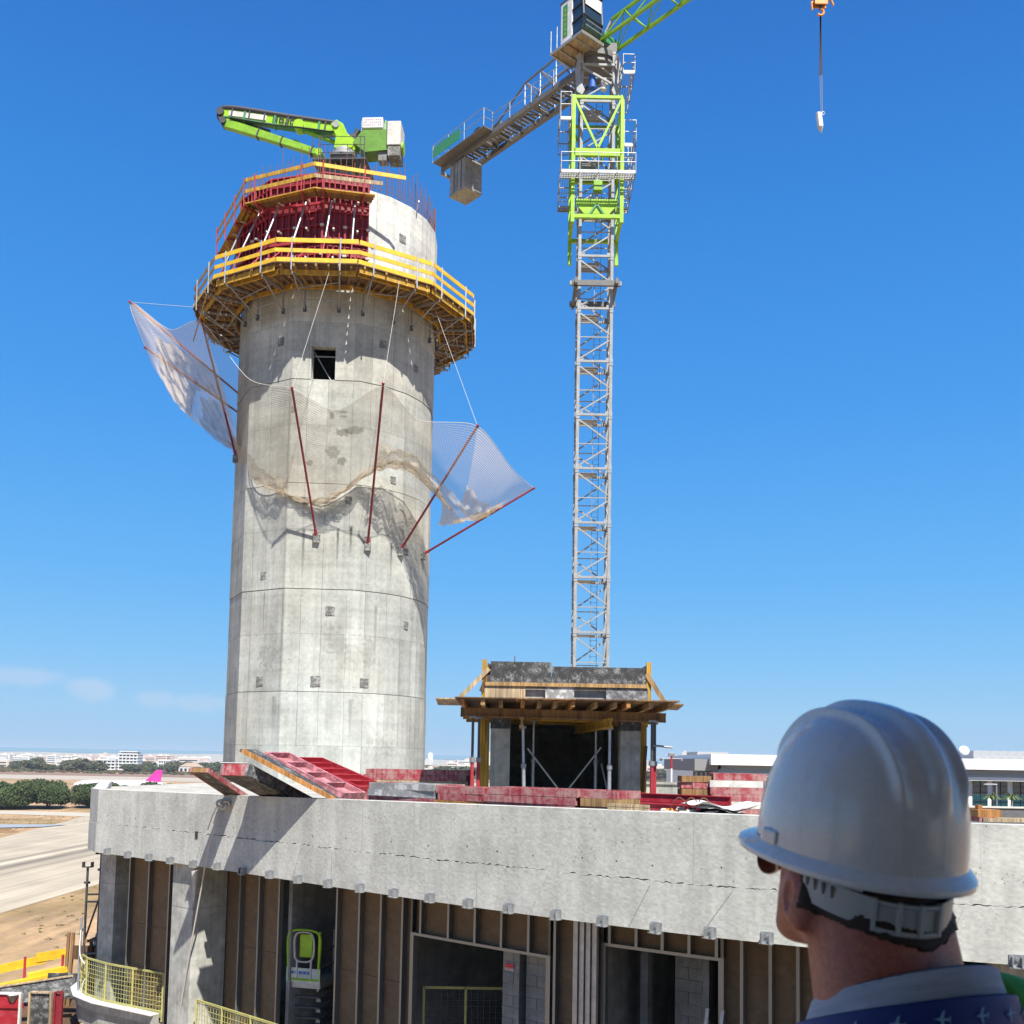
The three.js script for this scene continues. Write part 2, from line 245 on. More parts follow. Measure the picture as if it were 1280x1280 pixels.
{
  // board-marked face: seams, pores, tie holes, drag marks
  const W = 2048, Hh = 256, a = fbm(W, Hh, 26, 4, 6, 51), b = fbm(W, Hh, 400, 50, 3, 52), c = fbm(W, Hh, 110, 2, 5, 53), h = new Float32Array(W * Hh);
  for (let i = 0; i < h.length; i++) h[i] = 0.86 + (a[i] - 0.5) * 0.13 + (b[i] - 0.5) * 0.13 + (c[i] - 0.5) * 0.17;
  const px = s => s / 20 * W, py = y => (y - 15.5) / 1.9 * Hh;
  const dot = (s, y, r, k) => { const X = px(s), Y = py(y); for (let yy = Math.floor(Y - r * 2); yy <= Y + r * 2; yy++) for (let xx = Math.floor(X - r); xx <= X + r; xx++) if (yy >= 0 && yy < Hh && xx >= 0 && xx < W && ((xx - X) / r) ** 2 + ((yy - Y) / r / 1.4) ** 2 < 1) h[yy * W + xx] *= k; };
  const line = (s0, y0, s1, y1, k) => { const n = 600; for (let j = 0; j <= n; j++) { const X = Math.round(px(s0 + (s1 - s0) * j / n)), Y = Math.round(py(y0 + (y1 - y0) * j / n)); if (X >= 0 && X < W && Y >= 0 && Y < Hh) h[Y * W + X] = Math.min(h[Y * W + X], k + rnd() * 0.14); } };
  for (let s = 1.2; s < 20; s += rr(0.9, 1.5)) line(s, 16.28, s + rr(-0.02, 0.02), 17.4, rr(0.66, 0.82));
  for (let s = 0.5; s < 20; s += rr(1.1, 2.4)) line(s, 15.55, s + (rnd() < 0.6 ? rr(0.2, 0.5) : 0), 16.2, rr(0.55, 0.75));
  for (let k = 0; k < 60; k++) { dot(rr(0, 20), rr(16.3, 17.3), rr(0.9, 1.5), 0.72); }
  for (let s = 0.6; s < 20; s += rr(0.6, 1.3)) dot(s, 16.5 + rr(-0.04, 0.06), rr(1.2, 1.7), 0.28);
  for (let k = 0; k < 22; k++) { const s = rr(0, 20), y = rr(15.8, 17.1); for (let j = 0; j < 12; j++) dot(s + rr(-0.3, 0.3), y + rr(-0.05, 0.05), rr(0.7, 1.3), rr(0.72, 0.86)); }
  for (let k = 0; k < 18; k++) { const s = rr(0, 20), y = 16.2; for (let j = 0; j < 10; j++) dot(s + rr(-0.12, 0.12), y - j * 0.03, rr(0.8, 1.6), 0.9); }   // rust-free drip stains under the joint
  const t = dataTex(W, Hh, (x, y, o, i) => { o[0] = h[i]; o[1] = h[i] * 0.995; o[2] = h[i] * 0.975; });
  const bt = dataTex(W, Hh, (x, y, o, i) => { o[0] = o[1] = o[2] = clamp(0.5 + (b[i] - 0.5) * 0.5 + (h[i] < 0.6 ? -0.35 : 0)); }, false);
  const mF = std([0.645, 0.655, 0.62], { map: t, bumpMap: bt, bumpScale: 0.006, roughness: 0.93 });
  M.fascia = mF;
  const top = s => 17.12 + 0.19 * sm(7, 30, s);
  const jn = fbm(2048, 1, 120, 1, 3, 55), jf = fbm(2048, 1, 900, 1, 2, 56), ji = s => Math.floor(clamp(s / 60) * 2040), joint = s => 16.27 + (jn[ji(s)] - 0.5) * 0.035 + (jf[ji(s)] - 0.5) * 0.035;
  const up = mesh('parapet', wallAlong(0, NF, 0.012, 0.34, s => joint(s) + 0.005 + 0.05 * Math.max(0, jf[ji(s + 7)] - 0.42), top, 15.5, 1.9, 7), mF, annex, true);
  up.userData.label = 'upper pour of the grey concrete edge band';
  mesh('edge_beam', wallAlong(0, NF, 0, 0.34, s => 15.55, joint, 15.5, 1.9, 7), mF, annex, true);
  mesh('joint_core', wallAlong(0, NF, 0.06, 0.3, s => 15.6, s => 17.0, 15.5, 1.9, 1), M.concrete, annex, true);
  // roof slab (also the ceiling below)
  const shp = off => new THREE.Shape([...FP.map((p, i) => new THREE.Vector2(p[0] - FN[i][0] * off, -(p[1] - FN[i][1] * off))), new THREE.Vector2(22, 20.6), new THREE.Vector2(7.2, 20.9), new THREE.Vector2(6.9, 30), new THREE.Vector2(6, 44), new THREE.Vector2(-12.5, 44)]);
  mesh('roof_slab', new THREE.ExtrudeGeometry(shp(0.335), { depth: 1.3, bevelEnabled: false }).rotateX(-Math.PI / 2).translate(0, 15.62, 0), std([0.6, 0.58, 0.54], { map: T.concrete, roughness: 0.95 }), annex);
  // floor slab one storey down and the closed storeys under it
  const fl = [[-16.5, -42], [-13.6, -34], [-11.9, -29.6], [-11.75, -28.6], [-11.3, -27.7], [-10.5, -26.95], [-9.6, -26.4], [-8.6, -25.75]];
  for (let x = -7.4; x <= 8.6; x += 0.8) { const p = FA(x, 0.35, 0); fl.push([p.x, p.z]); }
  fl.push([13, -14.2], [20, -18.6], [8, -21], [6, -43], [-16, -43]);
  const fshape = new THREE.Shape(fl.map(([x, z]) => new THREE.Vector2(x, -z)));
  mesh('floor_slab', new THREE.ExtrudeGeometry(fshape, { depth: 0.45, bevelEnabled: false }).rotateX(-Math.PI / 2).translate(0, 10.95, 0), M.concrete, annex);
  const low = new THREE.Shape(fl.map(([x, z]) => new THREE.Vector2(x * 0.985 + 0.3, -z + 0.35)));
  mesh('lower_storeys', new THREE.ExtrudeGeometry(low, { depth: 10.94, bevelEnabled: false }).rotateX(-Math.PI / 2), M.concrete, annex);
  // upstand along the slab edge at the left, topped with white sheeting
  for (let i = 2; i < 7; i++) mesh('slab_upstand', bar(V(fl[i][0], 11.52, fl[i][1]), V(fl[i + 1][0], 11.52, fl[i + 1][1]), 0.16, 0.22), M.concreteLight, annex);
  for (let i = 2; i < 7; i++) mesh('white_sheeting', bar(V(fl[i][0] - 0.03, 11.645, fl[i][1] + 0.04), V(fl[i + 1][0] - 0.03, 11.645 + rr(-0.01, 0.01), fl[i + 1][1] + 0.04), 0.26, 0.02), M.white, annex);
  // columns
  const column = (x, z, w, yaw, label) => { const c = mesh('column', [bx(w, 4.2, w, 0, 13.47, 0)], M.concreteLight, annex); c.geometry.applyMatrix4(new THREE.Matrix4().makeRotationY(yaw).setPosition(x, 0, z)); mesh('pour_joint', [bx(w + 0.006, 0.012, w + 0.006)], M.concrete, c).geometry.applyMatrix4(new THREE.Matrix4().makeRotationY(yaw).setPosition(x, 14.55, z)); return c; };
  { const [nx, nz, tx, tz] = outw(-7.2), K = [-7.13, -23.5]; column(K[0] - nx * 0.44 - tx * 0.44, K[1] - nz * 0.44 - tz * 0.44, 0.88, yawAt(-7.2)); }
  column(-10.56, -28.2, 0.74, yawAt(-9.5));
  { const p = FA(6.75, 0.75, 0); column(p.x, p.z, 0.9, yawAt(7)); }
  // galvanised brackets bolted under the fascia
  const bg = [bx(0.18, 0.012, 0.1, 0, -0.006, 0.05), bx(0.18, 0.15, 0.012, 0, 0.075, 0.006), bx(0.012, 0.13, 0.1, -0.055, 0.065, 0.06), bx(0.012, 0.13, 0.1, 0.055, 0.065, 0.06), rod(V(0, 0.09, 0.01), V(0, 0.09, 0.035), 0.022, 6)].map(uvm).map(clean), bgeo = mergeGeometries(bg);
  for (const x of [-9.9, -9.18, -8.46, -7.76, -7.04, -6.32, -5.6, -4.87, -4.15, -3.44, -2.73, -2.04, -1.34, -0.65, 0.03, 0.78, 1.46, 2.2, 2.91, 3.62, 4.33, 5.04, 5.75, 6.46, 7.2]) {
    const m = new THREE.Mesh(bgeo, M.galv), p = FA(x, -0.005, 15.54); m.name = 'bracket'; m.position.copy(p); m.rotation.y = yawAt(x) + rr(-0.05, 0.05); m.rotation.z = rr(-0.06, 0.06); m.position.y += rr(-0.012, 0.02); m.castShadow = m.receiveShadow = true; annex.add(m);
  }
  // drain spout opening and rope anchor in the band
  { const p = FA(-7.02, -0.002, 16.24); mesh('scupper', xf(bx(0.1, 0.16, 0.02), [p.x, p.y, p.z], yawAt(-7)), M.rubber, annex); }
}
// recessed stud walls under the band
{
  const top = 15.6, bot = 11.42, OFF = 1.0;
  const seg = (name, x0, x1, y0, y1, th, off, mat, parent = annex) => {
    const a = FA(x0, off, 0), b = FA(x1, off, 0), l = a.distanceTo(b), yaw = Math.atan2(-(b.z - a.z), b.x - a.x);
    return mesh(name, xf(bx(l, y1 - y0, th), [(a.x + b.x) / 2, (y0 + y1) / 2, (a.z + b.z) / 2], yaw), mat, parent);
  };
  const stud = (x, y0 = bot, y1 = top, w = 0.05, d = 0.1, off = OFF) => { const p = FA(x, off, 0), g = [bx(w, y1 - y0, 0.006, 0, 0, d / 2), bx(0.006, y1 - y0, d, -w / 2 + 0.003, 0, 0), bx(w, y1 - y0, 0.006, 0, 0, -d / 2)].map(q => xf(q, [p.x, (y0 + y1) / 2, p.z], yawAt(x))); return mesh('stud', g, M.stud, annex); };
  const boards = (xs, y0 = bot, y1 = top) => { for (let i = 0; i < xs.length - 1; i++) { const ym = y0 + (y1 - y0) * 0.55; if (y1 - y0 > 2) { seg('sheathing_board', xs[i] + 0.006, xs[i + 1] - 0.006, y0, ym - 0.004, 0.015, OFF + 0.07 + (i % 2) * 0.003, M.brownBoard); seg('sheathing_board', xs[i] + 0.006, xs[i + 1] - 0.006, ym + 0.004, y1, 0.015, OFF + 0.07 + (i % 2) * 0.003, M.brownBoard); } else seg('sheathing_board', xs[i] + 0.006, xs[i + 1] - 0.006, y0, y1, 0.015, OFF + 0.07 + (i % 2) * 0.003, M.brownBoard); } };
  const run = (xs, y0, y1) => { boards(xs, y0, y1); for (const x of xs) stud(x, y0, y1); };
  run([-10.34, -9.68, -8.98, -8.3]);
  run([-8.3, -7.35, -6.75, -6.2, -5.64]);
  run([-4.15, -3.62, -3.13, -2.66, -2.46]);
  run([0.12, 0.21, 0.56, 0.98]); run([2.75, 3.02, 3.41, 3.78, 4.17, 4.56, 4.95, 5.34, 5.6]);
  for (const [x0, x1, y, xs] of [[-2.46, 0.12, 14.71, [-2.46, -2.28, -1.72, -1.21, -0.72, -0.24, 0.12]], [0.98, 2.75, 15.06, [0.98, 1.09, 1.5, 1.89, 2.28, 2.67, 2.75]]]) {
    run(xs, y + 0.03, top);
    for (let i = 0; i < xs.length - 1; i++) seg('header_track', xs[i], xs[i + 1], y - 0.02, y + 0.03, 0.11, OFF, M.stud);
    stud(x0 + 0.03, bot, y); stud(x1 - 0.03, bot, y);
  }
  // bundle of spare studs stood upright against the wall
  for (let i = 0; i < 8; i++) { const x = 0.6 + i * 0.05, p = FA(x, 0.86 - (i % 2) * 0.03, 0); const s = tag(mesh('loose_stud', [bx(0.045, 4.05, 0.006, 0, 0, 0.03), bx(0.006, 4.05, 0.06, -0.02, 0, 0), bx(0.006, 4.05, 0.06, 0.02, 0, 0)].map(q => xf(q, [p.x, 11.42 + 2.03, p.z], yawAt(x))), M.galv), 'grey metal stud in the upright bundle between the two door openings', 'metal stud', 'upright bundle of spare metal studs'); s.userData.kind = undefined; delete s.userData.kind; }
  // rooms behind: back wall, cross walls of blocks
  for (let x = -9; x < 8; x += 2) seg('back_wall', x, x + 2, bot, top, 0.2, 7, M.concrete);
  for (const x of [-10.3, -5.5, -2.9, 0.75, 4.2]) { const a = FA(x, 1.12, 0), b = FA(x, 6.9, 0); mesh('cross_wall', bar(V(a.x, 13.5, a.z), V(b.x, 13.5, b.z), 0.12, 4.15), M.block, annex); }
  { const a = FA(8.2, 0.5, 0), b = FA(8.2, 6.9, 0); mesh('cross_wall', bar(V(a.x, 13.5, a.z), V(b.x, 13.5, b.z), 0.12, 4.15), M.concrete, annex); }
  const blockWall = (x0, x1, off, y0, y1, label) => {
    const a = FA(x0, off, 0), b = FA(x1, off, 0), l = a.distanceTo(b), yaw = Math.atan2(-(b.z - a.z), b.x - a.x), g = new THREE.Group(); g.name = 'block_wall'; annex.add(g);
    g.position.set(a.x, 0, a.z); g.rotation.y = yaw; if (label) g.userData.label = label;
    mesh('mortar', bx(l - 0.01, y1 - y0, 0.15, l / 2, (y0 + y1) / 2, 0), M.mortar, g);
    let r = 0; for (let y = y0; y < y1 - 0.05; y += 0.2, r++) for (let x = (r % 2) ? -0.25 : 0; x < l; x += 0.5) { const xa = Math.max(0, x), xb = Math.min(l, x + 0.49); if (xb - xa > 0.04) mesh('block', bx(xb - xa, Math.min(0.188, y1 - y), 0.17, (xa + xb) / 2, y + 0.1, rr(-0.004, 0.004)), M.block, g); }
  };
  blockWall(-0.98, -0.68, 1.5, bot, 15.5); blockWall(-0.63, 0.2, 1.62, bot, 15.5, 'blockwork wall of pale grey blocks in the door opening');
  blockWall(1.12, 1.24, 2.0, bot, 15.5); blockWall(1.55, 2.1, 2.3, bot, 15.5); blockWall(2.15, 2.25, 1.9, bot, 15.5);
  // red notice on the narrow block pier
  { const p = FA(-0.85, 1.395, 14.32), s = thing('notice_sign', 'small red and white notice on the block pier', 'sign', [p.x, p.y, p.z], yawAt(-0.85));
    mesh('sign_plate', bx(0.2, 0.12, 0.006), M.white, s); mesh('red_panel', bx(0.2, 0.075, 0.003, 0, 0.0225, 0.0046), M.safetyRed, s); for (const k of [-0.025, -0.045]) mesh('print_line', bx(0.16, 0.008, 0.002, 0, k, 0.0042), M.safetyRed, s); }
  // folded step ladder leaning by the right opening
  { const a = FA(2.62, 0.7, 0), s = thing('step_ladder', 'grey folded step ladder leaning at the right door opening', 'ladder', [a.x, 11.4, a.z], yawAt(2.6));
    for (const k of [-0.12, 0.12]) mesh('rail', bar(V(k - 0.1, 0, 0.25), V(k + 0.1, 2.95, -0.1), 0.05, 0.025), M.galv, s);
    for (let i = 1; i < 10; i++) mesh('rung', bar(V(-0.2 + 0.02 * i, i * 0.29, 0.25 - i * 0.034), V(0.02 + 0.02 * i, i * 0.29, 0.25 - i * 0.034), 0.03, 0.05), M.galv, s); }
  // conduit hanging by the right column
  { const p = FA(7.15, 0.2, 0); mesh('conduit', tube([V(p.x, 15.5, p.z), V(p.x, 15.1, p.z + 0.02), V(p.x + 0.12, 15.0, p.z), V(p.x + 0.14, 14.2, p.z), V(p.x + 0.14, 12, p.z)], 0.018), M.darkSteel, annex); }
}
// ---------------------------------------------------------------- concrete tower shaft
const TC = [-8.65, -48], TF = [0.1774, 0.9841], TR = [0.9841, -0.1774];          // centre, toward the viewer, to the right
const TP = (deg, R, y) => { const a = deg * Math.PI / 180, s = Math.sin(a) * R, c = Math.cos(a) * R; return V(TC[0] + TR[0] * s + TF[0] * c, y, TC[1] + TR[1] * s + TF[1] * c); };
const facets = [-180, -150, -120, -90, -57, -25, 12, 27, 42, 57, 72, 88, 104, 120, 150, 180];
const RT = 4.62;
const towerY0 = 15.5, towerY1 = 44.5;
function ringGeo(angs, R0, R1, y0, y1, close = true) { // prism ring with facet corners; uv: angle, height
  const P = [], U = [], q = (a, b, c, d, ua, ub, uc, ud) => { for (const v of [a, b, c, a, c, d]) P.push(v.x, v.y, v.z); for (const u of [ua, ub, uc, ua, uc, ud]) U.push(...u); };
  const uv = (a, y) => [(a + 180) / 360, (y - towerY0) / (towerY1 - towerY0)];
  for (let i = 0; i < angs.length - 1; i++) {
    const a = angs[i], b = angs[i + 1];
    q(TP(a, R1, y0), TP(b, R1, y0), TP(b, R1, y1), TP(a, R1, y1), uv(a, y0), uv(b, y0), uv(b, y1), uv(a, y1));
    q(TP(b, R0, y0), TP(a, R0, y0), TP(a, R0, y1), TP(b, R0, y1), uv(b, y0), uv(a, y0), uv(a, y1), uv(b, y1));
    q(TP(a, R1, y1), TP(b, R1, y1), TP(b, R0, y1), TP(a, R0, y1), uv(a, y1), uv(b, y1), uv(b, y1), uv(a, y1));
    q(TP(a, R0, y0), TP(b, R0, y0), TP(b, R1, y0), TP(a, R1, y0), uv(a, y0), uv(b, y0), uv(b, y0), uv(a, y0));
    if (!close && i === 0) q(TP(a, R0, y0), TP(a, R1, y0), TP(a, R1, y1), TP(a, R0, y1), uv(a, y0), uv(a, y0), uv(a, y1), uv(a, y1));
    if (!close && i === angs.length - 2) q(TP(b, R1, y0), TP(b, R0, y0), TP(b, R0, y1), TP(b, R1, y1), uv(b, y0), uv(b, y0), uv(b, y1), uv(b, y1));
  }
  const g = new THREE.BufferGeometry(); g.setAttribute('position', new THREE.Float32BufferAttribute(P, 3)); g.setAttribute('uv', new THREE.Float32BufferAttribute(U, 2)); g.computeVertexNormals(); return g;
}
const wallPt = (d, y, out = 0) => { const k = facets.findIndex((f, i) => d >= f && d < facets[i + 1]), m = (facets[k] + facets[k + 1]) / 2; return TP(d, RT * Math.cos((facets[k + 1] - facets[k]) / 2 * Math.PI / 180) / Math.cos((d - m) * Math.PI / 180) + out, y); };
const lifts = [15.6, 20.84, 25.27, 29.9, 34.51, 39.1, 43.3];
const tower = thing('control_tower', 'tall faceted grey concrete tower shaft rising behind the curved annex', 'tower');
{
  const W = 2048, H2 = 2048, sc = towerY1 - towerY0;
  const a = fbm(W, H2, 26, 26, 6, 61), b = fbm(W, H2, 260, 260, 3, 62), v = fbm(W, H2, 180, 7, 5, 63), hz = fbm(W, H2, 10, 150, 4, 64), wm = fbm(W, H2, 9, 9, 4, 65), h = new Float32Array(W * H2);
  const X = d => (d + 180) / 360 * W, Y = y => (y - towerY0) / sc * H2;
  for (let y = 0; y < H2; y++) for (let x = 0; x < W; x++) { const i = y * W + x; h[i] = 0.85 + (a[i] - 0.5) * 0.22 + (b[i] - 0.5) * 0.12 + (v[i] - 0.5) * 0.14 + (hz[i] - 0.5) * 0.10; }
  const rect = (d0, d1, y0, y1, k) => { for (let y = Math.max(0, Math.floor(Y(y0))); y < Math.min(H2, Y(y1)); y++) for (let x = Math.floor(X(d0)); x < X(d1); x++) { const i = y * W + ((x + W) % W); h[i] *= k; } };
  const seams = []; for (let d = -178; d < 180; d += 11.6) seams.push(d + rr(-1.2, 1.2));
  for (let li = 0; li < 6; li++) {
    const y0 = lifts[li], y1 = lifts[li + 1], ym = y0 + (y1 - y0) * 0.56;
    rect(-180, 180, y0, y1, rr(0.96, 1.02));
    for (let s = 0; s < seams.length; s++) {
      const d0 = seams[s], d1 = seams[(s + 1) % seams.length] > d0 ? seams[(s + 1) % seams.length] : 180;
      for (const [p, q] of [[y0, ym], [ym, y1]]) rect(d0, d1, p, q, rr(0.95, 1.04));
      const full = rnd() < 0.75; for (let y = Math.floor(Y(full ? y0 : ym)); y < Y(y1); y++) { const xx = Math.round(X(d0) + (a[y * W + 50] - 0.5) * 3), i = y * W + ((xx + W) % W); const k = rr(0.62, 0.85); h[i] *= k; if (rnd() < 0.6) h[i + 1] *= 0.9; }
    }
    for (let x = 0; x < W; x++) { const yy = Math.floor(Y(ym) + (a[x] - 0.5) * 3); h[yy * W + x] *= rr(0.66, 0.86); }
    // tie holes in rows
    for (const f of [0.06, 0.3, 0.55, 0.93]) for (let d = -178; d < 180; d += 5.8) if (rnd() < 0.6) { const cx = Math.round(X(d + rr(-0.3, 0.3))), cy = Math.round(Y(y0 + (y1 - y0) * f + rr(-0.04, 0.04))); for (let q = -1; q <= 1; q++) for (let p = -1; p <= 1; p++) if (Math.abs(p) + Math.abs(q) < 2 && rnd() < 0.8) { const i = (cy + q) * W + ((cx + p + W) % W); if (i >= 0 && i < h.length) h[i] *= 0.5; } }
  }
  // run-off streaks, wet oval stains below the net brackets, roughened repairs
  const drip = (d, y, w, len, k) => { for (let yy = 0; yy < len * H2 / sc; yy++) { const t = yy / (len * H2 / sc), ww = w * (0.6 + 0.8 * a[(Math.floor(Y(y)) - yy) * W + 300]) * (1 - t * 0.6); for (let xx = -ww * 8; xx <= ww * 8; xx++) { const x = Math.round(X(d) + xx), e = Math.abs(xx) / (ww * 8), i = (Math.floor(Y(y)) - yy) * W + ((x + W) % W); if (i > 0 && i < h.length) h[i] *= 1 - (1 - k) * sm(1, 0.2, e) * (1 - t) * sm(0, 0.06, t) * (0.25 + 1.3 * b[i]); } } };
  for (const [d, y, w, l, k] of [[2.5, 28.0, 0.8, 1.9, 0.5], [9.5, 28.1, 0.9, 1.5, 0.45], [-16, 27.9, 0.8, 2.4, 0.6], [34, 27.6, 0.7, 2.0, 0.6], [-40, 25.2, 0.6, 2.2, 0.75], [25, 24.8, 1.2, 3.6, 0.8], [50, 26.8, 0.9, 2.6, 0.75], [12, 20.6, 1.1, 2.4, 0.8], [-30, 20.7, 1.4, 2.6, 0.8], [60, 33, 0.7, 3, 0.8], [-9, 36, 0.5, 1.5, 0.75], [-70, 28, 1.5, 5, 0.75], [-66, 22, 1.5, 5, 0.75]]) drip(d, y, w, l, k);
  const blot = (d, y, rd, ry, k) => { for (let yy = Math.floor(Y(y - ry * 1.5)); yy < Y(y + ry * 1.5); yy++) for (let xx = Math.floor(X(d - rd * 1.5)); xx < X(d + rd * 1.5); xx++) { const i = yy * W + xx, e = ((xx - X(d)) / (X(rd) - X(0))) ** 2 + ((yy - Y(y)) / (Y(ry) - Y(0))) ** 2; h[i] *= 1 - (1 - k) * 0.8 * sm(1.1, 0.35, e + (b[i] - 0.5) * 1.8 + (a[i] - 0.5) * 2); } };
  for (const [d, y, rd, ry, k] of [[-2, 31.3, 4, 0.25, 0.78], [3, 32.2, 4, 0.18, 0.66], [10, 32.3, 6, 0.16, 0.74], [-14, 30.8, 2.2, 0.12, 0.7], [4, 30.9, 2.6, 0.16, 0.68], [-3, 32.9, 1.4, 0.2, 0.62], [3.2, 33.1, 2.4, 0.05, 0.7], [3.2, 32.9, 2.4, 0.05, 0.7], [-24, 33.1, 1.2, 0.15, 0.7], [0, 24.3, 1.2, 0.16, 0.6], [48, 24.0, 1.0, 0.2, 0.6], [4, 23.0, 6, 0.7, 0.94], [-36, 22.3, 8, 0.5, 0.88], [22, 22.6, 5, 0.8, 0.93], [30, 18.6, 9, 0.5, 0.95]]) blot(d, y, rd, ry, k);
  const t = dataTex(W, H2, (x, y, o, i) => { const c = h[i], w = (wm[i] - 0.5) * 0.05; o[0] = c * (1 + w); o[1] = c * 0.997; o[2] = c * (0.97 - w); });
  t.wrapS = t.wrapT = THREE.RepeatWrapping;
  const bt = T.concreteBump;
  const mT = std([0.575, 0.582, 0.55], { map: t, roughness: 0.94 }), mNew = std([0.78, 0.785, 0.77], { map: t, roughness: 0.93 });
  const win0 = -15.2, win1 = -1.6, wy0 = 34.52, wy1 = 36.0;
  for (let i = 0; i < 6; i++) {
    const y0 = lifts[i] + 0.016, y1 = lifts[i + 1] - 0.016, R = RT + [0.012, -0.008, 0.01, -0.006, 0.008, 0.0][i];
    let g;
    if (i === 4) {
      const open = [win1, 12, 27, 42, 57, 72, 88, 104, 120, 150, 180, 210, 240, 270, 303, 335, 360 + win0];
      // the window sits in the flat front facet: corners on the facet chord
      const ra = RT * Math.cos(18.5 * Math.PI / 180), mid = -6.5, Rw = d => ra / Math.cos((d - mid) * Math.PI / 180);
      const ring = ringGeo(facets, R - 0.4, R, wy1, y1), P = [], U = [];
      const angs = open, rad = d => (d === win1 || d === 360 + win0) ? Rw(d > 180 ? d - 360 : d) + 0.008 : R, radI = d => rad(d) - 0.4;
      const q = (a, b, c, d, us) => { for (const v2 of [a, b, c, a, c, d]) P.push(v2.x, v2.y, v2.z); for (const k of [0, 1, 2, 0, 2, 3]) U.push(...us[k]); };
      const uv = (d, y) => [(d + 180) / 360, (y - towerY0) / sc];
      for (let k = 0; k < angs.length - 1; k++) { const A = angs[k], B = angs[k + 1]; q(TP(A, rad(A), y0), TP(B, rad(B), y0), TP(B, rad(B), wy1), TP(A, rad(A), wy1), [uv(A, y0), uv(B, y0), uv(B, wy1), uv(A, wy1)]); q(TP(B, radI(B), y0), TP(A, radI(A), y0), TP(A, radI(A), wy1), TP(B, radI(B), wy1), [uv(B, y0), uv(A, y0), uv(A, wy1), uv(B, wy1)]); }
      for (const A of [angs[0], angs[angs.length - 1]]) q(TP(A, radI(A), y0), TP(A, rad(A), y0), TP(A, rad(A), wy1), TP(A, radI(A), wy1), [uv(A, y0), uv(A + 2, y0), uv(A + 2, wy1), uv(A, wy1)]);
      const lo = new THREE.BufferGeometry(); lo.setAttribute('position', new THREE.Float32BufferAttribute(P, 3)); lo.setAttribute('uv', new THREE.Float32BufferAttribute(U, 2)); lo.computeVertexNormals();
      g = [ring, lo];
    } else g = [ringGeo(facets, R - 0.4, R, y0, y1)];
    const m = mesh('shaft_lift', g, i === 5 ? mNew : mT, tower, true); if (i === 5) m.userData.label = 'freshly stripped white top lift of the shaft';
  }
  for (const i of [1, 2, 3, 4, 5]) mesh('lift_joint', ringGeo(facets, RT - 0.35, RT - 0.045, lifts[i] - 0.03, lifts[i] + 0.03), M.concrete, tower, true);
  for (const y of [20.9, 25.3, 29.95, 34.4, 39.2]) mesh('inner_floor', ringGeo(facets, 0.05, RT - 0.41, y - 0.3, y), M.concrete, tower, true);
  // prop behind the window opening
  mesh('window_prop', rod(TP(-15, 4.0, 35.9), TP(-3, 4.0, 34.5), 0.03), M.steel, tower); mesh('window_prop', rod(TP(-15, 4.02, 35.7), TP(-2, 4.02, 35.7), 0.035), M.steel, tower);
  // chipped-out anchor pockets
  const pocket = (d, y, s) => { const a0 = facets.findIndex((f, k) => d >= f && d < facets[k + 1]), fa = facets[a0], fb = facets[a0 + 1], mid = (fa + fb) / 2, ra = RT * Math.cos((fb - fa) / 2 * Math.PI / 180), R = ra / Math.cos((d - mid) * Math.PI / 180), p = TP(d, R, y), ang = Math.atan2(TF[0], TF[1]) + mid * Math.PI / 180;
    const g = new THREE.BoxGeometry(s, s * 1.05, 0.05, 5, 5, 1), q = g.attributes.position; for (let i = 0; i < q.count; i++) { const e = Math.max(Math.abs(q.getX(i)), Math.abs(q.getY(i))) > s * 0.4; q.setXYZ(i, q.getX(i) + (e ? rr(-0.02, 0.02) : 0), q.getY(i) + (e ? rr(-0.02, 0.02) : 0), q.getZ(i) > 0 ? 0.02 + (e ? 0 : rr(-0.014, 0.014)) : -0.03); }
    g.computeVertexNormals(); mesh('anchor_patch', xf(g, [p.x, p.y, p.z], ang), M.concreteRough, tower); };
  for (const [d, y, s] of [[-41, 21.28, 0.36], [-7, 21.28, 0.4], [19.5, 21.28, 0.36], [0, 24.34, 0.36], [47, 24.0, 0.3], [-9, 27.55, 0.32], [19, 27.5, 0.3], [45, 27.3, 0.3], [-16, 29.1, 0.3], [8, 29.2, 0.3], [-34, 36.3, 0.34], [25, 36.4, 0.34], [50, 35.9, 0.34], [-41, 25.9, 0.3], [34, 30.4, 0.28], [36, 41.6, 0.36]]) pocket(d, y, s);
  // starter bars round the top
  const rg = clean(uvm(new THREE.CylinderGeometry(0.017, 0.017, 1, 5)));
  for (const [R, n, o] of [[4.5, 110, 0], [4.3, 80, 2]]) for (let i = 0; i < n; i++) {
    const d = -180 + 360 * (i + 0.5) / n + rr(-0.7, 0.7) + o, m = new THREE.Mesh(rg, M.rust), hgt = (rnd() < 0.4 ? rr(1.6, 2.1) : rr(1.1, 1.6)); m.name = 'rebar'; m.scale.y = hgt; m.position.copy(TP(d, R, 43.2 + hgt / 2)); m.rotation.set(rr(-0.03, 0.03), 0, rr(-0.03, 0.03)); m.castShadow = true; tower.add(m);
  }
  for (const y of [43.55, 43.8]) for (let i = 0; i < 24; i++) mesh('rebar_hoop', rod(TP(i * 15 - 180, 4.52, y), TP(i * 15 - 165, 4.52, y), 0.01, 5), M.rust, tower);
  mesh('bent_bar', tube([TP(46, 4.68, 43.3), TP(46, 4.75, 43.7), TP(44, 4.9, 43.5)], 0.03), M.whiteRope, tower);
}

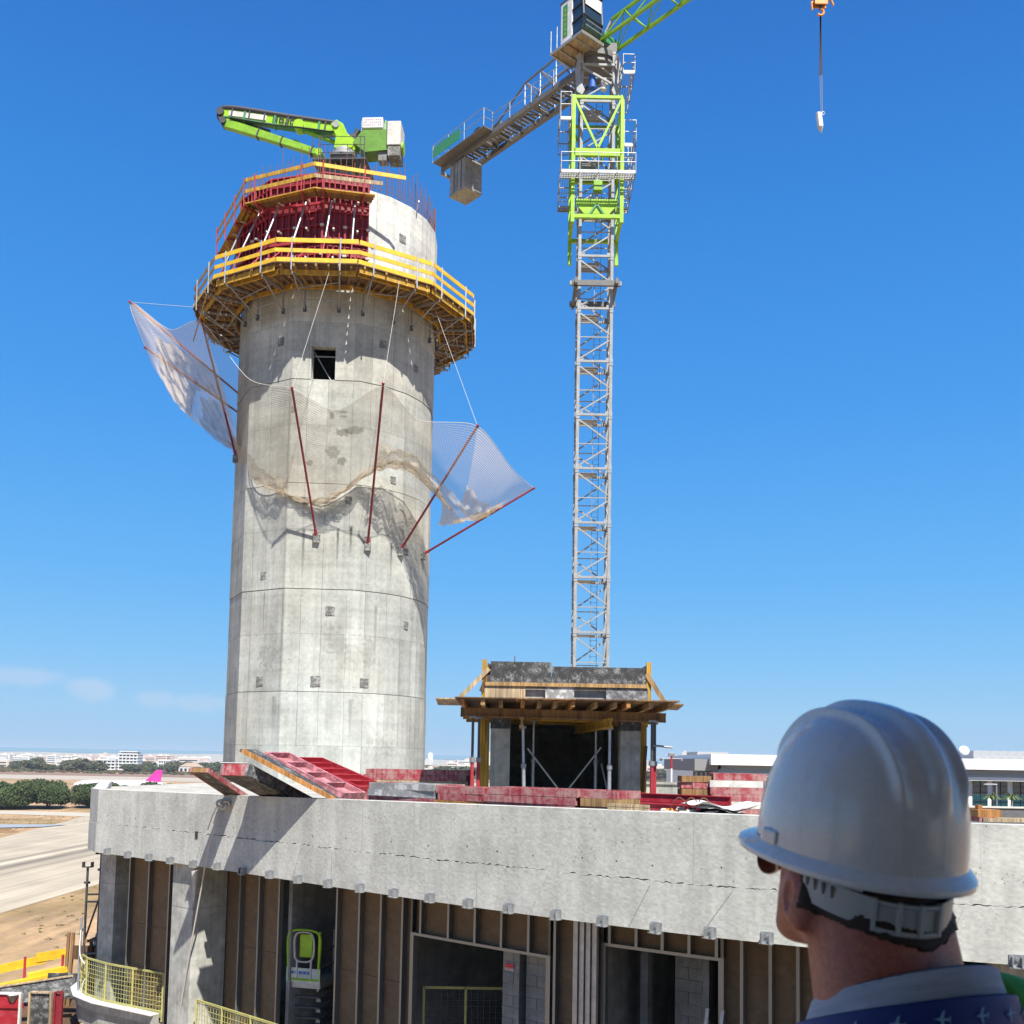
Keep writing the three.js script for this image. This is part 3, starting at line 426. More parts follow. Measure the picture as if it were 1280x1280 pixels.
// ---------------------------------------------------------------- lower working platform round the shaft
const plat = thing('working_platform', 'yellow railed timber working platform ringing the upper tower shaft', 'scaffold platform');
{
  const c0 = -54, Ro = 6.75, Ri = 4.64, yD = 38.75, F = k => c0 + 30 * k;
  const chord = (k, t, R, y) => TP(F(k), R, y).lerp(TP(F(k + 1), R, y), t);
  for (let k = 0; k < 12; k++) {
    const vis = true;
    // deck planks along the facet
    const nP = 8; for (let j = 0; j < nP; j++) { const R = Ri + (Ro - Ri) * (j + 0.5) / nP + 0.02, a = chord(k, 0.004, R, yD - 0.02), b = chord(k, 0.996, R, yD - 0.02); mesh('deck_plank', bar(a, b, (Ro - Ri) / nP * 0.93 + (j % 3 === 0 ? -0.02 : 0), 0.045), j % 3 === 1 ? M.darkTimber : M.timber, plat); }
    // cross joists and two yellow beams under the deck
    for (let j = 0; j < 7; j++) { const t = (j + 0.5) / 7 + rr(-0.02, 0.02); mesh('joist', bar(chord(k, t, Ri + 0.05, yD - 0.1), chord(k, t, Ro - 0.02 + rr(-0.05, 0.06), yD - 0.1), 0.09, 0.11), j % 2 ? M.board : M.timber, plat); }
    for (const R of [Ri + 0.35, Ro - 0.4]) mesh('timber_beam', iBeam(chord(k, 0.01, R, yD - 0.26), chord(k, 0.99, R, yD - 0.26), 0.2, 0.08), M.yellowWood, plat);
    if (k % 2 === 0 || k === 3) mesh('fascia_sheet', bar(chord(k, 0.02, Ro - 0.1, yD - 0.2), chord(k, 0.98, Ro - 0.1, yD - 0.2), 0.025, 0.26), M.yellowWood, plat);
    // rails
    for (const [y, h] of [[yD + 0.1, 0.2], [yD + 0.52, 0.17], [yD + 0.96, 0.19]]) { const e = rr(0, 0.03); mesh('guard_board', bar(chord(k, -0.01 + e, Ro - 0.03, y), chord(k, 1.01 - e, Ro - 0.03, y + rr(-0.015, 0.015)), 0.032, h), (k === 11 || k === 10) && y > yD + 0.2 ? M.board : M.yellow, plat); }
    for (const t of [0.2, 0.78]) {
      mesh('rail_post', bar(chord(k, t, Ro + 0.02, yD - 0.35), chord(k, t, Ro + 0.02, yD + 1.08), 0.05, 0.05), M.galv, plat);
      // bracket: post on the wall, strut, ledger
      const foot = chord(k, t, 4.93, 37.5), wallTop = chord(k, t, 4.95, yD - 0.3), out = chord(k, t, Ro - 0.25, yD - 0.4);
      const br = mesh('bracket', [bar(wallTop, chord(k, t, Ro - 0.1, yD - 0.4), 0.06, 0.1)], M.steel, plat);
      mesh('wall_post', bar(foot, wallTop, 0.07, 0.09), M.steel, br); mesh('strut', rod(foot, out, 0.036), M.steel, br); mesh('shoe', bar(foot.clone().add(V(0, -0.1, 0)), foot.clone().add(V(0, 0.12, 0)), 0.14, 0.1), M.darkSteel, br);
    }
    mesh('brace', rod(chord(k, 0.2, 5.9, yD - 0.75), chord(k, 0.78, 5.9, yD - 0.45), 0.024), M.steel, plat);
    mesh('brace', rod(chord(k, 0.24, 5.4, yD - 1.05), chord(k, 0.75, 5.4, yD - 1.0), 0.024), M.steel, plat);
  }
  // long loose tubes below the left side
  mesh('brace', rod(TP(-62, 6.6, 38.4), TP(-78, 6.7, 36.9), 0.03), M.paleTimber, plat); mesh('brace', rod(TP(-84, 6.4, 38.5), TP(-72, 4.95, 37.3), 0.03), M.paleTimber, plat);
}

// ---------------------------------------------------------------- red wall formwork and its top platform
const form = thing('wall_formwork', 'red steel framed wall formwork clamped round the top of the tower', 'formwork');
const topPlat = thing('pouring_platform', 'orange timber pouring platform with red posts above the red formwork', 'scaffold platform');
{
  const A = [-100, -70, -40, -10, 13];
  for (let k = 0; k < 4; k++) {
    const L = t => A[k] + (A[k + 1] - A[k]) * t, pt = (t, R, y) => TP(A[k], R, y).lerp(TP(A[k + 1], R, y), t), n = 2, Rf = 4.86;
    for (let j = 0; j < n; j++) {
      const t0 = j / n + 0.004, t1 = (j + 1) / n - 0.004, g = new THREE.Group(); g.name = 'form_panel'; form.add(g);
      mesh('plywood_face', bar(pt(t0, Rf, 41.45), pt(t1, Rf, 41.45), 0.02, 4.45), M.maroon, g);
      const fr = [];
      for (const y of [39.3, 39.95, 40.6, 41.25, 41.9, 42.55, 43.2, 43.62]) fr.push(bar(pt(t0, Rf + 0.07, y), pt(t1, Rf + 0.07, y), 0.11, 0.05));
      for (const t of [0, 0.25, 0.5, 0.75, 1]) fr.push(bar(pt(t0 + (t1 - t0) * t, Rf + 0.07, 39.28), pt(t0 + (t1 - t0) * t, Rf + 0.07, 43.66), t === 0 || t === 1 ? 0.07 : 0.045, 0.12));
      mesh('frame', fr, M.red, g);
      for (const y of [39.9, 41.2, 42.5]) { mesh('clamp', bx(0.16, 0.1, 0.1, pt(t1, Rf + 0.16, y).x, y, pt(t1, Rf + 0.16, y).z), M.offWhite, g); const m = pt((t0 + t1) / 2, Rf + 0.17, y - 0.2); mesh('tie_nut', rod(m, TP(L((t0 + t1) / 2), Rf + 0.3, y - 0.2), 0.05), M.offWhite, g); }
      // waler pair with white tie plates
      for (const y of [40.5, 42.2]) mesh('waler', bar(pt(t0, Rf + 0.18, y), pt(t1, Rf + 0.18, y), 0.08, 0.1), M.redPipe, g);
      // push-pull prop to the deck
      const p0 = pt((t0 + t1) / 2 - 0.06, Rf + 0.18, 42.3), p1 = TP(L((t0 + t1) / 2 - 0.16), 6.1, 39.05);
      const pr = mesh('push_pull_prop', rod(p0, p0.clone().lerp(p1, 0.62), 0.045, 8), M.galv, g); mesh('inner_tube', rod(p0.clone().lerp(p1, 0.6), p1, 0.03, 8), M.redPipe, pr);
      mesh('short_prop', rod(pt((t0 + t1) / 2, Rf + 0.18, 40.2), TP(L((t0 + t1) / 2 - 0.1), 5.9, 39.05), 0.035, 8), M.redPipe, g);
    }
  }
  const B = [-100, -47, -12, 13], BR = [6.1, 5.8, 6.0, 6.0];
  for (let k = 0; k < 3; k++) {
    const pt = (t, dr, y) => TP(B[k], BR[k] + dr, y).lerp(TP(B[k + 1], BR[k + 1] + dr, y), t), yP = 42.35;
    for (let j = 0; j < 3; j++) mesh('deck_plank', bar(pt(-0.01, (k ? -0.58 : -0.95) + j * (k ? 0.22 : 0.34), yP), pt(1.01, -0.58 + j * 0.22, yP), k ? 0.21 : 0.28, 0.05), k && j < 2 ? M.timber : M.yellowWood, topPlat);
    for (const t of k ? [0.14, 0.82] : [0.04, 0.35, 0.66, 0.96]) { const br = mesh('bracket', bar(pt(t, -0.75, yP - 0.07), pt(t, 0.03, yP - 0.07), 0.05, 0.07), M.redPipe, topPlat); mesh('strut', bar(pt(t, -0.8, yP - 0.75), pt(t, -0.05, yP - 0.1), 0.04, 0.05), M.redPipe, br); mesh('rail_post', bar(pt(t, 0.02, yP - 0.08), pt(t, 0.05, yP + 1.2), 0.045, 0.045), M.redPipe, topPlat); }
    for (const y of [yP + 0.52, yP + 1.04]) { const ex = k === 2 ? (y > yP + 0.9 ? 1.55 : 1.12) : 1.01; mesh('guard_board', bar(pt(k ? -0.01 : 0, 0, y), pt(ex, ex > 1.2 ? -0.25 : 0, y), 0.035, 0.17), k === 2 ? (y > yP + 0.9 ? M.yellow : M.paleTimber) : M.yellowWood, topPlat); }
  }
}
// small gear left on the lower deck
{ const p = TP(33, 5.6, 39.0), s = thing('wire_coil', 'black coil of cable lying on the yellow railed platform', 'cable coil', [p.x, p.y, p.z]); mesh('coil', [0, 1, 2].map(i => new THREE.TorusGeometry(0.26 - i * 0.03, 0.03, 6, 18).rotateX(Math.PI / 2 - 0.35).translate(0, 0.18 + i * 0.05, 0)), M.rubber, s); mesh('tie', bx(0.04, 0.2, 0.06, 0.24, 0.24, 0), M.orange, s);
  const p2 = TP(40, 5.7, 39.0), t = thing('debris_pile', 'pile of pale offcuts and orange sacking on the yellow railed platform', 'debris', [p2.x, p2.y, p2.z], 0.6); for (let i = 0; i < 7; i++) mesh('offcut', bx(rr(0.3, 0.8), 0.05, 0.12, rr(-0.3, 0.3), 0.03 + i * 0.05, rr(-0.15, 0.15), rr(-0.8, 0.8), 0, rr(-0.2, 0.2)), i % 3 ? M.paleTimber : M.orange, t); }
// ---------------------------------------------------------------- concrete placing boom on top of the tower
const font = await new FontLoader().loadAsync('fonts/droid/droid_sans_bold.typeface.json');
const text = (s, size, depth = 0.01) => { const g = new TextGeometry(s, { font, size, depth, curveSegments: 3 }); g.computeBoundingBox(); const b = g.boundingBox; return g.translate(-(b.max.x + b.min.x) / 2, -(b.max.y + b.min.y) / 2, 0); };
{
  const b = thing('placing_boom', 'folded lime green concrete placing boom on the tower top', 'placing boom', [-8.65, 0.25, -47.6]);
  // plane of the boom: x to the right, slightly turned; local x from the mast
  b.rotation.y = -0.06;
  const B = (x, y, z = 0) => V(x, y + (x < -0.5 ? (-x - 0.5) * 0.085 : 0), z);
  mesh('mast', [bx(1.0, 6.2, 1.0, 0.05, 43.6, 0), bx(1.16, 0.12, 1.16, 0.05, 46.72, 0)], M.mastDark, b);
  for (let k = 0; k < 5; k++) mesh('mast_rib', bx(1.06, 0.07, 1.06, 0.05, 42.6 + k * 0.85, 0), M.craneGrey, b);
  mesh('slewing_ring', [new THREE.CylinderGeometry(0.62, 0.62, 0.22, 20).translate(0.05, 46.89, 0), new THREE.CylinderGeometry(0.5, 0.56, 0.16, 20).translate(0.05, 47.07, 0)], M.mast, b);
  // turret: two cheek plates
  const cheek = new THREE.Shape([[-0.35, 47.1], [0.5, 47.1], [0.66, 47.45], [0.25, 47.8], [0.02, 48.3], [-0.3, 48.5], [-0.55, 48.3], [-0.28, 47.7]].map(p => new THREE.Vector2(...p)));
  for (const z of [-0.42, 0.34]) mesh('turret_plate', new THREE.ExtrudeGeometry(cheek, { depth: 0.08, bevelEnabled: true, bevelSize: 0.02, bevelThickness: 0.02, bevelSegments: 1 }).translate(0, 0, z), M.green, b);
  mesh('turret_pin', rod(B(-0.3, 48.25, -0.5), B(-0.3, 48.25, 0.5), 0.16, 14), M.mast, b);
  mesh('hydraulic_motor', [rod(B(0.55, 47.75, 0.2), B(0.75, 48.1, 0.2), 0.13, 10), rbox(0.3, 0.3, 0.3, 0.04, 0.5, 47.7, 0.2)], M.darkSteel, b);
  // counterweight arm, white control cabinet, concrete block
  const arm = new THREE.Shape([[0.55, 47.35], [1.0, 47.95], [2.42, 47.95], [2.42, 46.95], [1.15, 46.85]].map(p => new THREE.Vector2(...p)));
  mesh('counter_arm', new THREE.ExtrudeGeometry(arm, { depth: 0.9, bevelEnabled: false }).translate(0, 0, -0.45), std([0.13, 0.30, 0.02], { map: T.worn, roughness: 0.5 }), b);
  mesh('arm_box', [bx(0.42, 0.5, 0.5, 2.0, 46.72, 0.1)], M.mastDark, b);
  const cab = mesh('control_cabinet', rbox(1.0, 0.52, 0.6, 0.02, 1.47, 48.34, 0.12), M.white, b);
  { const g = []; for (let r = 0; r < 3; r++) for (let k = 0; k < 9; k++) if (rnd() < 0.85) g.push(bx(0.06, 0.07, 0.004, 1.06 + k * 0.1, 48.48 - r * 0.13, 0.424)); const m = mesh('printed_marks', g, std([0.35, 0.22, 0.25]), cab); m.userData.kind = 'stuff'; }
  for (const x of [0.92, 1.06]) mesh('cabinet_stay', rod(B(x, 47.9, 0.3), B(x, x < 1 ? 48.5 : 48.2, 0.3), 0.022), M.galv, b);
  mesh('green_post', bar(B(2.1, 47.9, 0.3), B(2.1, 48.5, 0.3), 0.06), M.green, b);
  mesh('counterweight', [rbox(0.66, 1.2, 1.1, 0.03, 2.55, 47.72, 0)], M.offWhite, b);
  mesh('counterweight', [rbox(0.6, 0.5, 1.0, 0.03, 2.55, 46.85, 0)], M.concreteRough, b);
  mesh('end_cap', new THREE.CylinderGeometry(0.28, 0.28, 0.1, 16).rotateZ(Math.PI / 2).translate(2.92, 47.25, 0), M.green, b);
  // folded sections: tapered box girders
  const girder = (name, a, c, h0, h1, w, mat, z = 0) => { const d = V(0, 0, 0).subVectors(c, a), l = d.length(), ang = Math.atan2(d.y, d.x); const s = new THREE.Shape([[0, -h0 / 2], [l, -h1 / 2], [l, h1 / 2], [0, h0 / 2]].map(p => new THREE.Vector2(...p))); return mesh(name, new THREE.ExtrudeGeometry(s, { depth: w - 0.03, bevelEnabled: true, bevelSize: 0.015, bevelThickness: 0.015, bevelSegments: 1 }).rotateZ(ang).translate(a.x, a.y, z - w / 2 + a.z), mat, b); };
  const p1 = B(-0.3, 48.22), p2 = B(-6.1, 48.72), p3 = B(-5.85, 48.2), p4 = B(-1.15, 46.98), p5 = B(-2.6, 47.72), p6 = B(-5.7, 48.5);
  const a1 = girder('boom_section', p1, p2, 0.46, 0.36, 0.36, M.green); a1.userData.label = 'uppermost boom section with dark model lettering';
  girder('boom_section', p3, p4, 0.4, 0.26, 0.32, M.jibGreen, 0.05); girder('boom_section', B(-1.3, 47.08, -0.34), p5.clone().setZ(-0.34), 0.26, 0.24, 0.24, M.jibGreen); girder('boom_section', B(-1.6, 47.25, -0.34), B(-3.3, 47.85, -0.34), 0.2, 0.26, 0.2, M.green);
  // delivery pipe clipped along the top, dark
  mesh('delivery_pipe', tube([B(-0.2, 48.5, 0.14), B(-2.6, 48.72, 0.14), B(-5.8, 48.98, 0.14), B(-6.15, 48.9, 0.1), B(-6.2, 48.5, 0.12), B(-5.9, 48.1, 0.22)], 0.11, 8, 40), M.darkSteel, b);
  mesh('delivery_pipe', tube([B(-5.9, 48.25, -0.05), B(-4.3, 47.95, -0.2), B(-2.8, 47.5, -0.25), B(-1.3, 47.0, -0.1)], 0.09, 8, 30), M.darkSteel, b);
  for (const t of [0.1, 0.3, 0.42, 0.62, 0.75, 0.9]) mesh('pipe_clamp', bx(0.07, 0.62, 0.42, p1.x + (p2.x - p1.x) * t, p1.y + (p2.y - p1.y) * t + 0.06, 0.02, 0, 0, -0.16), M.darkSteel, b);
  for (const t of [0.35, 0.6, 0.92]) mesh('pipe_clamp', bx(0.06, 0.46, 0.38, p3.x + (p4.x - p3.x) * t, p3.y + (p4.y - p3.y) * t, 0.05, 0, 0, -0.33), M.darkSteel, b);
  mesh('elbow_joint', [rod(B(-6.1, 48.7, -0.3), B(-6.1, 48.7, 0.3), 0.19, 12), rod(B(-5.95, 48.25, -0.3), B(-5.95, 48.25, 0.3), 0.17, 12)], M.darkSteel, b);
  mesh('elbow_joint', rod(B(-1.15, 46.98, -0.5), B(-1.15, 46.98, 0.25), 0.18, 14), M.green, b);
  mesh('boom_boss', rod(B(-2.2, 48.3, -0.22), B(-2.2, 48.3, 0.24), 0.27, 16), M.green, b);
  mesh('hydraulic_cylinder', rod(B(-0.25, 47.55, 0), B(-1.9, 48.1, 0), 0.11, 10), M.jibGreen, b); mesh('hydraulic_cylinder', rod(B(-5.6, 48.45, -0.1), B(-3.7, 48.05, -0.1), 0.08, 10), M.darkSteel, b);
  mesh('lower_flange', bar(B(-0.6, 47.98, 0.02), B(-5.9, 48.48, 0.02), 0.4, 0.05), M.darkGreen, a1); mesh('hose_run', tube([B(-0.4, 48.0, 0.24), B(-2, 48.12, 0.26), B(-3.6, 48.2, 0.24), B(-5.6, 48.42, 0.24)], 0.035, 6, 30), M.rubber, b); for (const x of [-1.2, -3.4, -4.9]) mesh('link_plate', bx(0.1, 0.5, 0.46, x, 48.14 - x * 0.16, 0, 0, 0, -0.16), M.darkGreen, b);
  const tx = mesh('model_lettering', text('HG20', 0.32).rotateZ(-0.16).translate(-2.95, 48.68, 0.2), M.black, a1);
  const tx2 = mesh('pale_band', xf(bx(1.9, 0.26, 0.006), [-4.75, 48.97, 0.2], 0, 0, -0.16), M.offWhite, a1);
  // access railing behind
  for (const y of [48.4, 48.65, 48.95]) mesh('handrail', rod(B(-1.75, y + 0.14, -0.9), B(-0.25, y, -0.9), 0.02), M.darkSteel, b);
  for (const x of [-1.75, -0.25]) mesh('handrail_post', rod(B(x, 47.6, -0.9), B(x, 49.0 + (x < -1 ? 0.12 : 0), -0.9), 0.026), M.darkSteel, b);
  for (const y of [46.6, 47.0, 47.4]) mesh('handrail', rod(B(-1.0, y, 0.8), B(1.2, y, 0.8), 0.018), M.darkSteel, b);
  for (const x of [-1.0, -0.9, 1.0, 1.2]) mesh('handrail_post', rod(B(x, 43.4, 0.8), B(x, 47.4, 0.8), 0.024), M.darkSteel, b);
  mesh('deck_frame', [bx(2.6, 0.06, 2.0, 0.05, 46.2, 0)], M.darkSteel, b);
}

// ---------------------------------------------------------------- tower crane
const crane = thing('tower_crane', 'grey lattice tower crane with lime green climbing cage and jib', 'tower crane');
{
  const cx = 4.25, cz = -56, hw = 0.98;
  const C = (x, y, z) => V(cx + x, y, cz + z), corners = [[-1, 1], [1, 1], [1, -1], [-1, -1]];
  // one mast section, cloned up the tower
  const H = 3.02, y0 = 0.2;
  const proto = new THREE.Group(); proto.name = 'mast_section';
  const L = (x, y, z) => V(x, y, z);
  for (const [sx, sz] of corners) { mesh('chord', [bx(0.16, H - 0.02, 0.16, sx * (hw - 0.08), H / 2, sz * (hw - 0.08)), bx(0.2, 0.22, 0.2, sx * (hw - 0.08), 0.12, sz * (hw - 0.08)), bx(0.2, 0.14, 0.2, sx * (hw - 0.08), H - 0.08, sz * (hw - 0.08))], M.mast, proto); }
  for (let f = 0; f < 4; f++) {
    const [a, b2] = [corners[f], corners[(f + 1) % 4]], A = (y) => L(a[0] * (hw - 0.08), y, a[1] * (hw - 0.08)), Bq = y => L(b2[0] * (hw - 0.08), y, b2[1] * (hw - 0.08));
    mesh('horizontal_strut', bar(A(0.1), Bq(0.1), 0.1, 0.12), M.mast, proto); mesh('horizontal_strut', bar(A(1.48), Bq(1.48), 0.05, 0.05), M.mast, proto);
    mesh('diagonal_brace', bar(A(2.88), Bq(1.58), 0.075, 0.075), M.mast, proto); mesh('diagonal_brace', bar(Bq(1.36), A(0.2), 0.075, 0.075), M.mast, proto);
    const m = A(0.1).lerp(Bq(0.1), 0.1), n = A(0.1).lerp(Bq(0.1), 0.9); mesh('gusset', bar(V(m.x, 0.1, m.z), V(m.x, 0.3, m.z), 0.2, 0.03), M.mast, proto); mesh('gusset', bar(V(n.x, 0.1, n.z), V(n.x, 0.3, n.z), 0.2, 0.03), M.mast, proto);
  }
  for (const x of [0.05, 0.4]) mesh('ladder_rail', bar(L(x, 0, -0.55), L(x, H, -0.55), 0.03), M.steel, proto);
  { const g = []; for (let y = 0.15; y < H; y += 0.3) g.push(rod(L(0.05, y, -0.55), L(0.4, y, -0.55), 0.012, 5)); const m = mesh('ladder_rungs', g, M.steel, proto); m.userData.kind = 'stuff'; }
  { const g = []; for (let k = 0; k < 6; k++) g.push(bx(1.1, 0.02, 0.12, -0.28, 0.06, -0.7 + k * 0.16)); const m = mesh('rest_platform', g, M.steel, proto); m.userData.kind = 'stuff'; }
  for (let y = 0, k = 0; y < 56; y += H, k++) { const s = k ? proto.clone() : proto; s.position.set(cx, y + y0 + 0.62, cz); crane.add(s); }
  mesh('footing', bx(5, 0.8, 5, cx, 0.4, cz), M.concrete, crane);
  // tie collar
  { const y = 44.45, o = 1.32; for (const [a, b2] of [[[-o, o], [o, o]], [[-o, -o], [o, -o]], [[-1.12, -1.7], [-1.12, 1.7]], [[1.12, -1.7], [1.12, 1.7]]]) mesh('collar_beam', bar(C(a[0], y, a[1]), C(b2[0], y, b2[1]), 0.16, 0.3), M.craneGrey, crane); mesh('collar_beam', bar(C(-1.45, y, 1.25), C(1.4, y, 1.25), 0.2, 0.22), M.mast, crane); }
  // climbing cage
  const cage = new THREE.Group(); cage.name = 'climbing_cage'; crane.add(cage); const g2 = 1.36;
  for (const [sx, sz] of corners) mesh('cage_post', bar(C(sx * g2, sz > 0 ? 47.90 : 46.80, sz * g2), C(sx * g2, 55.30, sz * g2), 0.2, 0.2), M.green, cage);
  for (let f = 0; f < 4; f++) {
    const a = corners[f], b2 = corners[(f + 1) % 4], A = (t, y) => C((a[0] + (b2[0] - a[0]) * t) * g2, y, (a[1] + (b2[1] - a[1]) * t) * g2);
    mesh('cage_beam', bar(A(0, 55.20), A(1, 55.20), 0.14, 0.16), M.green, cage); mesh('cage_beam', bar(A(0.02, 51.95), A(0.98, 51.95), 0.2, 0.42), M.green, cage); mesh('cage_beam', bar(A(0.02, 48.25), A(0.98, 48.25), 0.18, 0.2), M.green, cage);
    mesh('cage_diagonal', bar(A(0.02, 55.10), A(0.5, 52.20), 0.12, 0.12), M.green, cage); mesh('cage_diagonal', bar(A(0.98, 55.10), A(0.5, 52.20), 0.12, 0.12), M.green, cage);
    if (f === 0) { mesh('lifting_beam', new THREE.ExtrudeGeometry(new THREE.Shape([[-1.15, 49.40], [1.15, 49.40], [1.15, 49.10], [0.7, 48.55], [-0.7, 48.55], [-1.15, 49.10]].map(p => new THREE.Vector2(p[0], p[1]))), { depth: 0.12, bevelEnabled: false }).translate(cx, 0, cz + g2 - 0.35), M.green, cage); mesh('cage_diagonal', bar(C(0, 49.10, g2 - 0.2), C(-0.4, 48.50, g2 - 0.2), 0.1), M.darkGreen, cage); mesh('cage_diagonal', bar(C(0, 49.10, g2 - 0.2), C(0.4, 48.50, g2 - 0.2), 0.1), M.darkGreen, cage); mesh('hydraulic_ram', rod(C(0, 49.20, g2 - 0.5), C(0, 51.70, g2 - 0.5), 0.1, 10), M.galv, cage); mesh('hydraulic_pump', rbox(0.5, 0.6, 0.4, 0.04, cx + 0.05, 50.20, cz + g2 - 0.4), M.jibGreen, cage); }
  }
  // railed grating platforms round the cage
  const grating = (w, d, x, y, z, parent) => { const g = []; for (let k = 0; k <= Math.round(w / 0.14); k++) g.push(bx(0.02, 0.035, d, x - w / 2 + k * w / Math.round(w / 0.14), y, z)); for (const e of [-0.5, -0.17, 0.17, 0.5]) g.push(bx(w, 0.05, 0.05, x, y - 0.02, z + e * (d - 0.06))); return mesh('grating', g, M.steel, parent); };
  const railing = (pts, y, parent, hgt = 1.1, mat = M.galv) => { for (const hh of [hgt, hgt * 0.55]) for (let i = 0; i < pts.length - 1; i++) mesh('handrail', rod(V(pts[i][0], y + hh, pts[i][1]), V(pts[i + 1][0], y + hh, pts[i + 1][1]), 0.026), mat, parent); for (let i = 0; i < pts.length - 1; i++) { const l = Math.hypot(pts[i + 1][0] - pts[i][0], pts[i + 1][1] - pts[i][1]), n = Math.max(1, Math.round(l / 1.0)); for (let k = i ? 1 : 0; k <= n; k++) mesh('handrail_post', rod(V(pts[i][0] + (pts[i + 1][0] - pts[i][0]) * k / n, y, pts[i][1] + (pts[i + 1][1] - pts[i][1]) * k / n), V(pts[i][0] + (pts[i + 1][0] - pts[i][0]) * k / n, y + hgt, pts[i][1] + (pts[i + 1][1] - pts[i][1]) * k / n), 0.026), mat, parent); mesh('toe_plate', bar(V(pts[i][0], y + 0.08, pts[i][1]), V(pts[i + 1][0], y + 0.08, pts[i + 1][1]), 0.012, 0.16), mat, parent); } };
  const platf = (name, x0, x1, z0, z1, y, hole, hgt) => { const p = new THREE.Group(); p.name = name; crane.add(p); if (hole) { grating(x1 - x0, z1 - hole, (x0 + x1) / 2 + cx, y, (z1 + hole) / 2 + cz, p); grating(x1 - x0, z1 - hole, (x0 + x1) / 2 + cx, y, -(z1 + hole) / 2 + cz, p); grating(x1 - hole, 2 * hole, (x1 + hole) / 2 + cx, y, cz, p); grating(x1 - hole, 2 * hole, -(x1 + hole) / 2 + cx, y, cz, p); railing([[cx + x0, cz + z0], [cx + x0, cz + z1], [cx + x1, cz + z1], [cx + x1, cz + z0], [cx + x0, cz + z0]], y, p, hgt); } else { grating(x1 - x0, z1 - z0, (x0 + x1) / 2 + cx, y, (z0 + z1) / 2 + cz, p); railing([[cx + x0, cz + z0], [cx + x0, cz + z1], [cx + x1, cz + z1], [cx + x1, cz + z0]], y, p, hgt); } return p; };
  platf('work_platform', -2.05, 2.05, -2.05, 2.05, 50.40, 1.5, 1.15);
  platf('side_platform', -2.1, -1.5, -1.9, 1.5, 53.80, 0, 1.6); platf('side_platform', 1.5, 2.15, -2.2, 1.2, 52.50, 0, 1.5); platf('side_platform', 1.35, 2.0, -1.9, 1.6, 56.50, 0, 1.1);
  { const p = new THREE.Group(); p.name = 'side_ladder'; crane.add(p); for (const x of [1.55, 1.95]) mesh('ladder_rail', bar(C(x, 50.50, -0.9), C(x, 53.80, -1.0), 0.04), M.galv, p); for (let k = 0; k < 10; k++) mesh('rung', rod(C(1.55, 50.70 + k * 0.3, -0.9), C(1.95, 50.70 + k * 0.3, -0.9), 0.018, 5), M.galv, p); }
  // turntable
  mesh('turntable_frame', [bar(C(-0.8, 57.0, 0.9), C(-1.15, 57.9, 1.1), 0.35, 0.1), bar(C(0.85, 57.0, 0.9), C(1.1, 57.9, 1.1), 0.25, 0.1)], M.mast, crane);
  for (const sx of [-1, 1]) { const s = new THREE.Shape([[0, 55.7], [0.3, 55.5], [0.45, 55.8], [0.22, 56.3], [0.16, 56.9], [0.3, 57.4], [0.05, 57.7], [-0.12, 57.0], [-0.05, 56.2]].map(p => new THREE.Vector2(p[0] * -sx, p[1]))); mesh('cheek_plate', new THREE.ExtrudeGeometry(s, { depth: 0.1, bevelEnabled: false }).translate(cx + sx * 1.2, 0, cz + 1.05), M.mast, crane); }
  mesh('cross_strut', bar(C(-1.0, 57.3, 1.1), C(1.0, 57.3, 1.1), 0.1, 0.12), M.mast, crane); mesh('cross_strut', bar(C(-0.9, 57.15, 1.08), C(0.75, 56.2, 1.08), 0.11, 0.11), M.mast, crane);
  mesh('slewing_ring', [new THREE.CylinderGeometry(1.28, 1.28, 0.34, 24).translate(cx, 58.05, cz), new THREE.CylinderGeometry(1.15, 1.2, 0.3, 24).translate(cx, 57.72, cz)], M.craneGrey, crane);
  mesh('slewing_frame', [bx(2.1, 0.5, 2.0, cx, 58.45, cz)], M.craneGrey, crane);
  mesh('slewing_motor', [rod(C(-0.3, 56.1, 0.8), C(-0.3, 56.9, 0.8), 0.22, 12)], M.blue, crane);
  mesh('slewing_motor', [rod(C(0.35, 56.0, 0.8), C(0.35, 56.6, 0.8), 0.18, 12)], M.white, crane);
  // everything that slews: local +x along the jib
  const sl = new THREE.Matrix4().makeRotationY(Math.atan2(-0.76, 0.65)).setPosition(cx, 0, cz), S = (x, y, z) => V(x, y, z).applyMatrix4(sl);
  const sb = (w, h, d, x, y, z) => bx(w, h, d, x, y, z).applyMatrix4(sl);
  // jib: triangular lattice
  const jib = new THREE.Group(); jib.name = 'jib'; crane.add(jib);
  const jw = 0.62, jy = 58.75, jt = 60.2, jl = 38;
  for (const z of [-jw, jw]) mesh('lower_chord', bar(S(0.9, jy, z), S(jl, jy, z), 0.16, 0.16), M.jibGreen, jib);
  mesh('upper_chord', bar(S(1.15, jt, 0), S(jl - 1, jt, 0), 0.15, 0.15), M.jibGreen, jib);
  for (let x = 1.0; x < jl - 2.2; x += 2.3) for (const z of [-jw, jw]) { mesh('lacing', rod(S(x, jy, z), S(x + 1.15, jt, 0), 0.045), M.jibGreen, jib); mesh('lacing', rod(S(x + 1.15, jt, 0), S(x + 2.3, jy, z), 0.045), M.jibGreen, jib); }
  for (let x = 1.0; x < jl - 2.2; x += 2.3) { mesh('floor_lacing', rod(S(x, jy, -jw), S(x, jy, jw), 0.04), M.jibGreen, jib); mesh('floor_lacing', rod(S(x, jy, -jw), S(x + 2.3, jy, jw), 0.03), M.jibGreen, jib); }
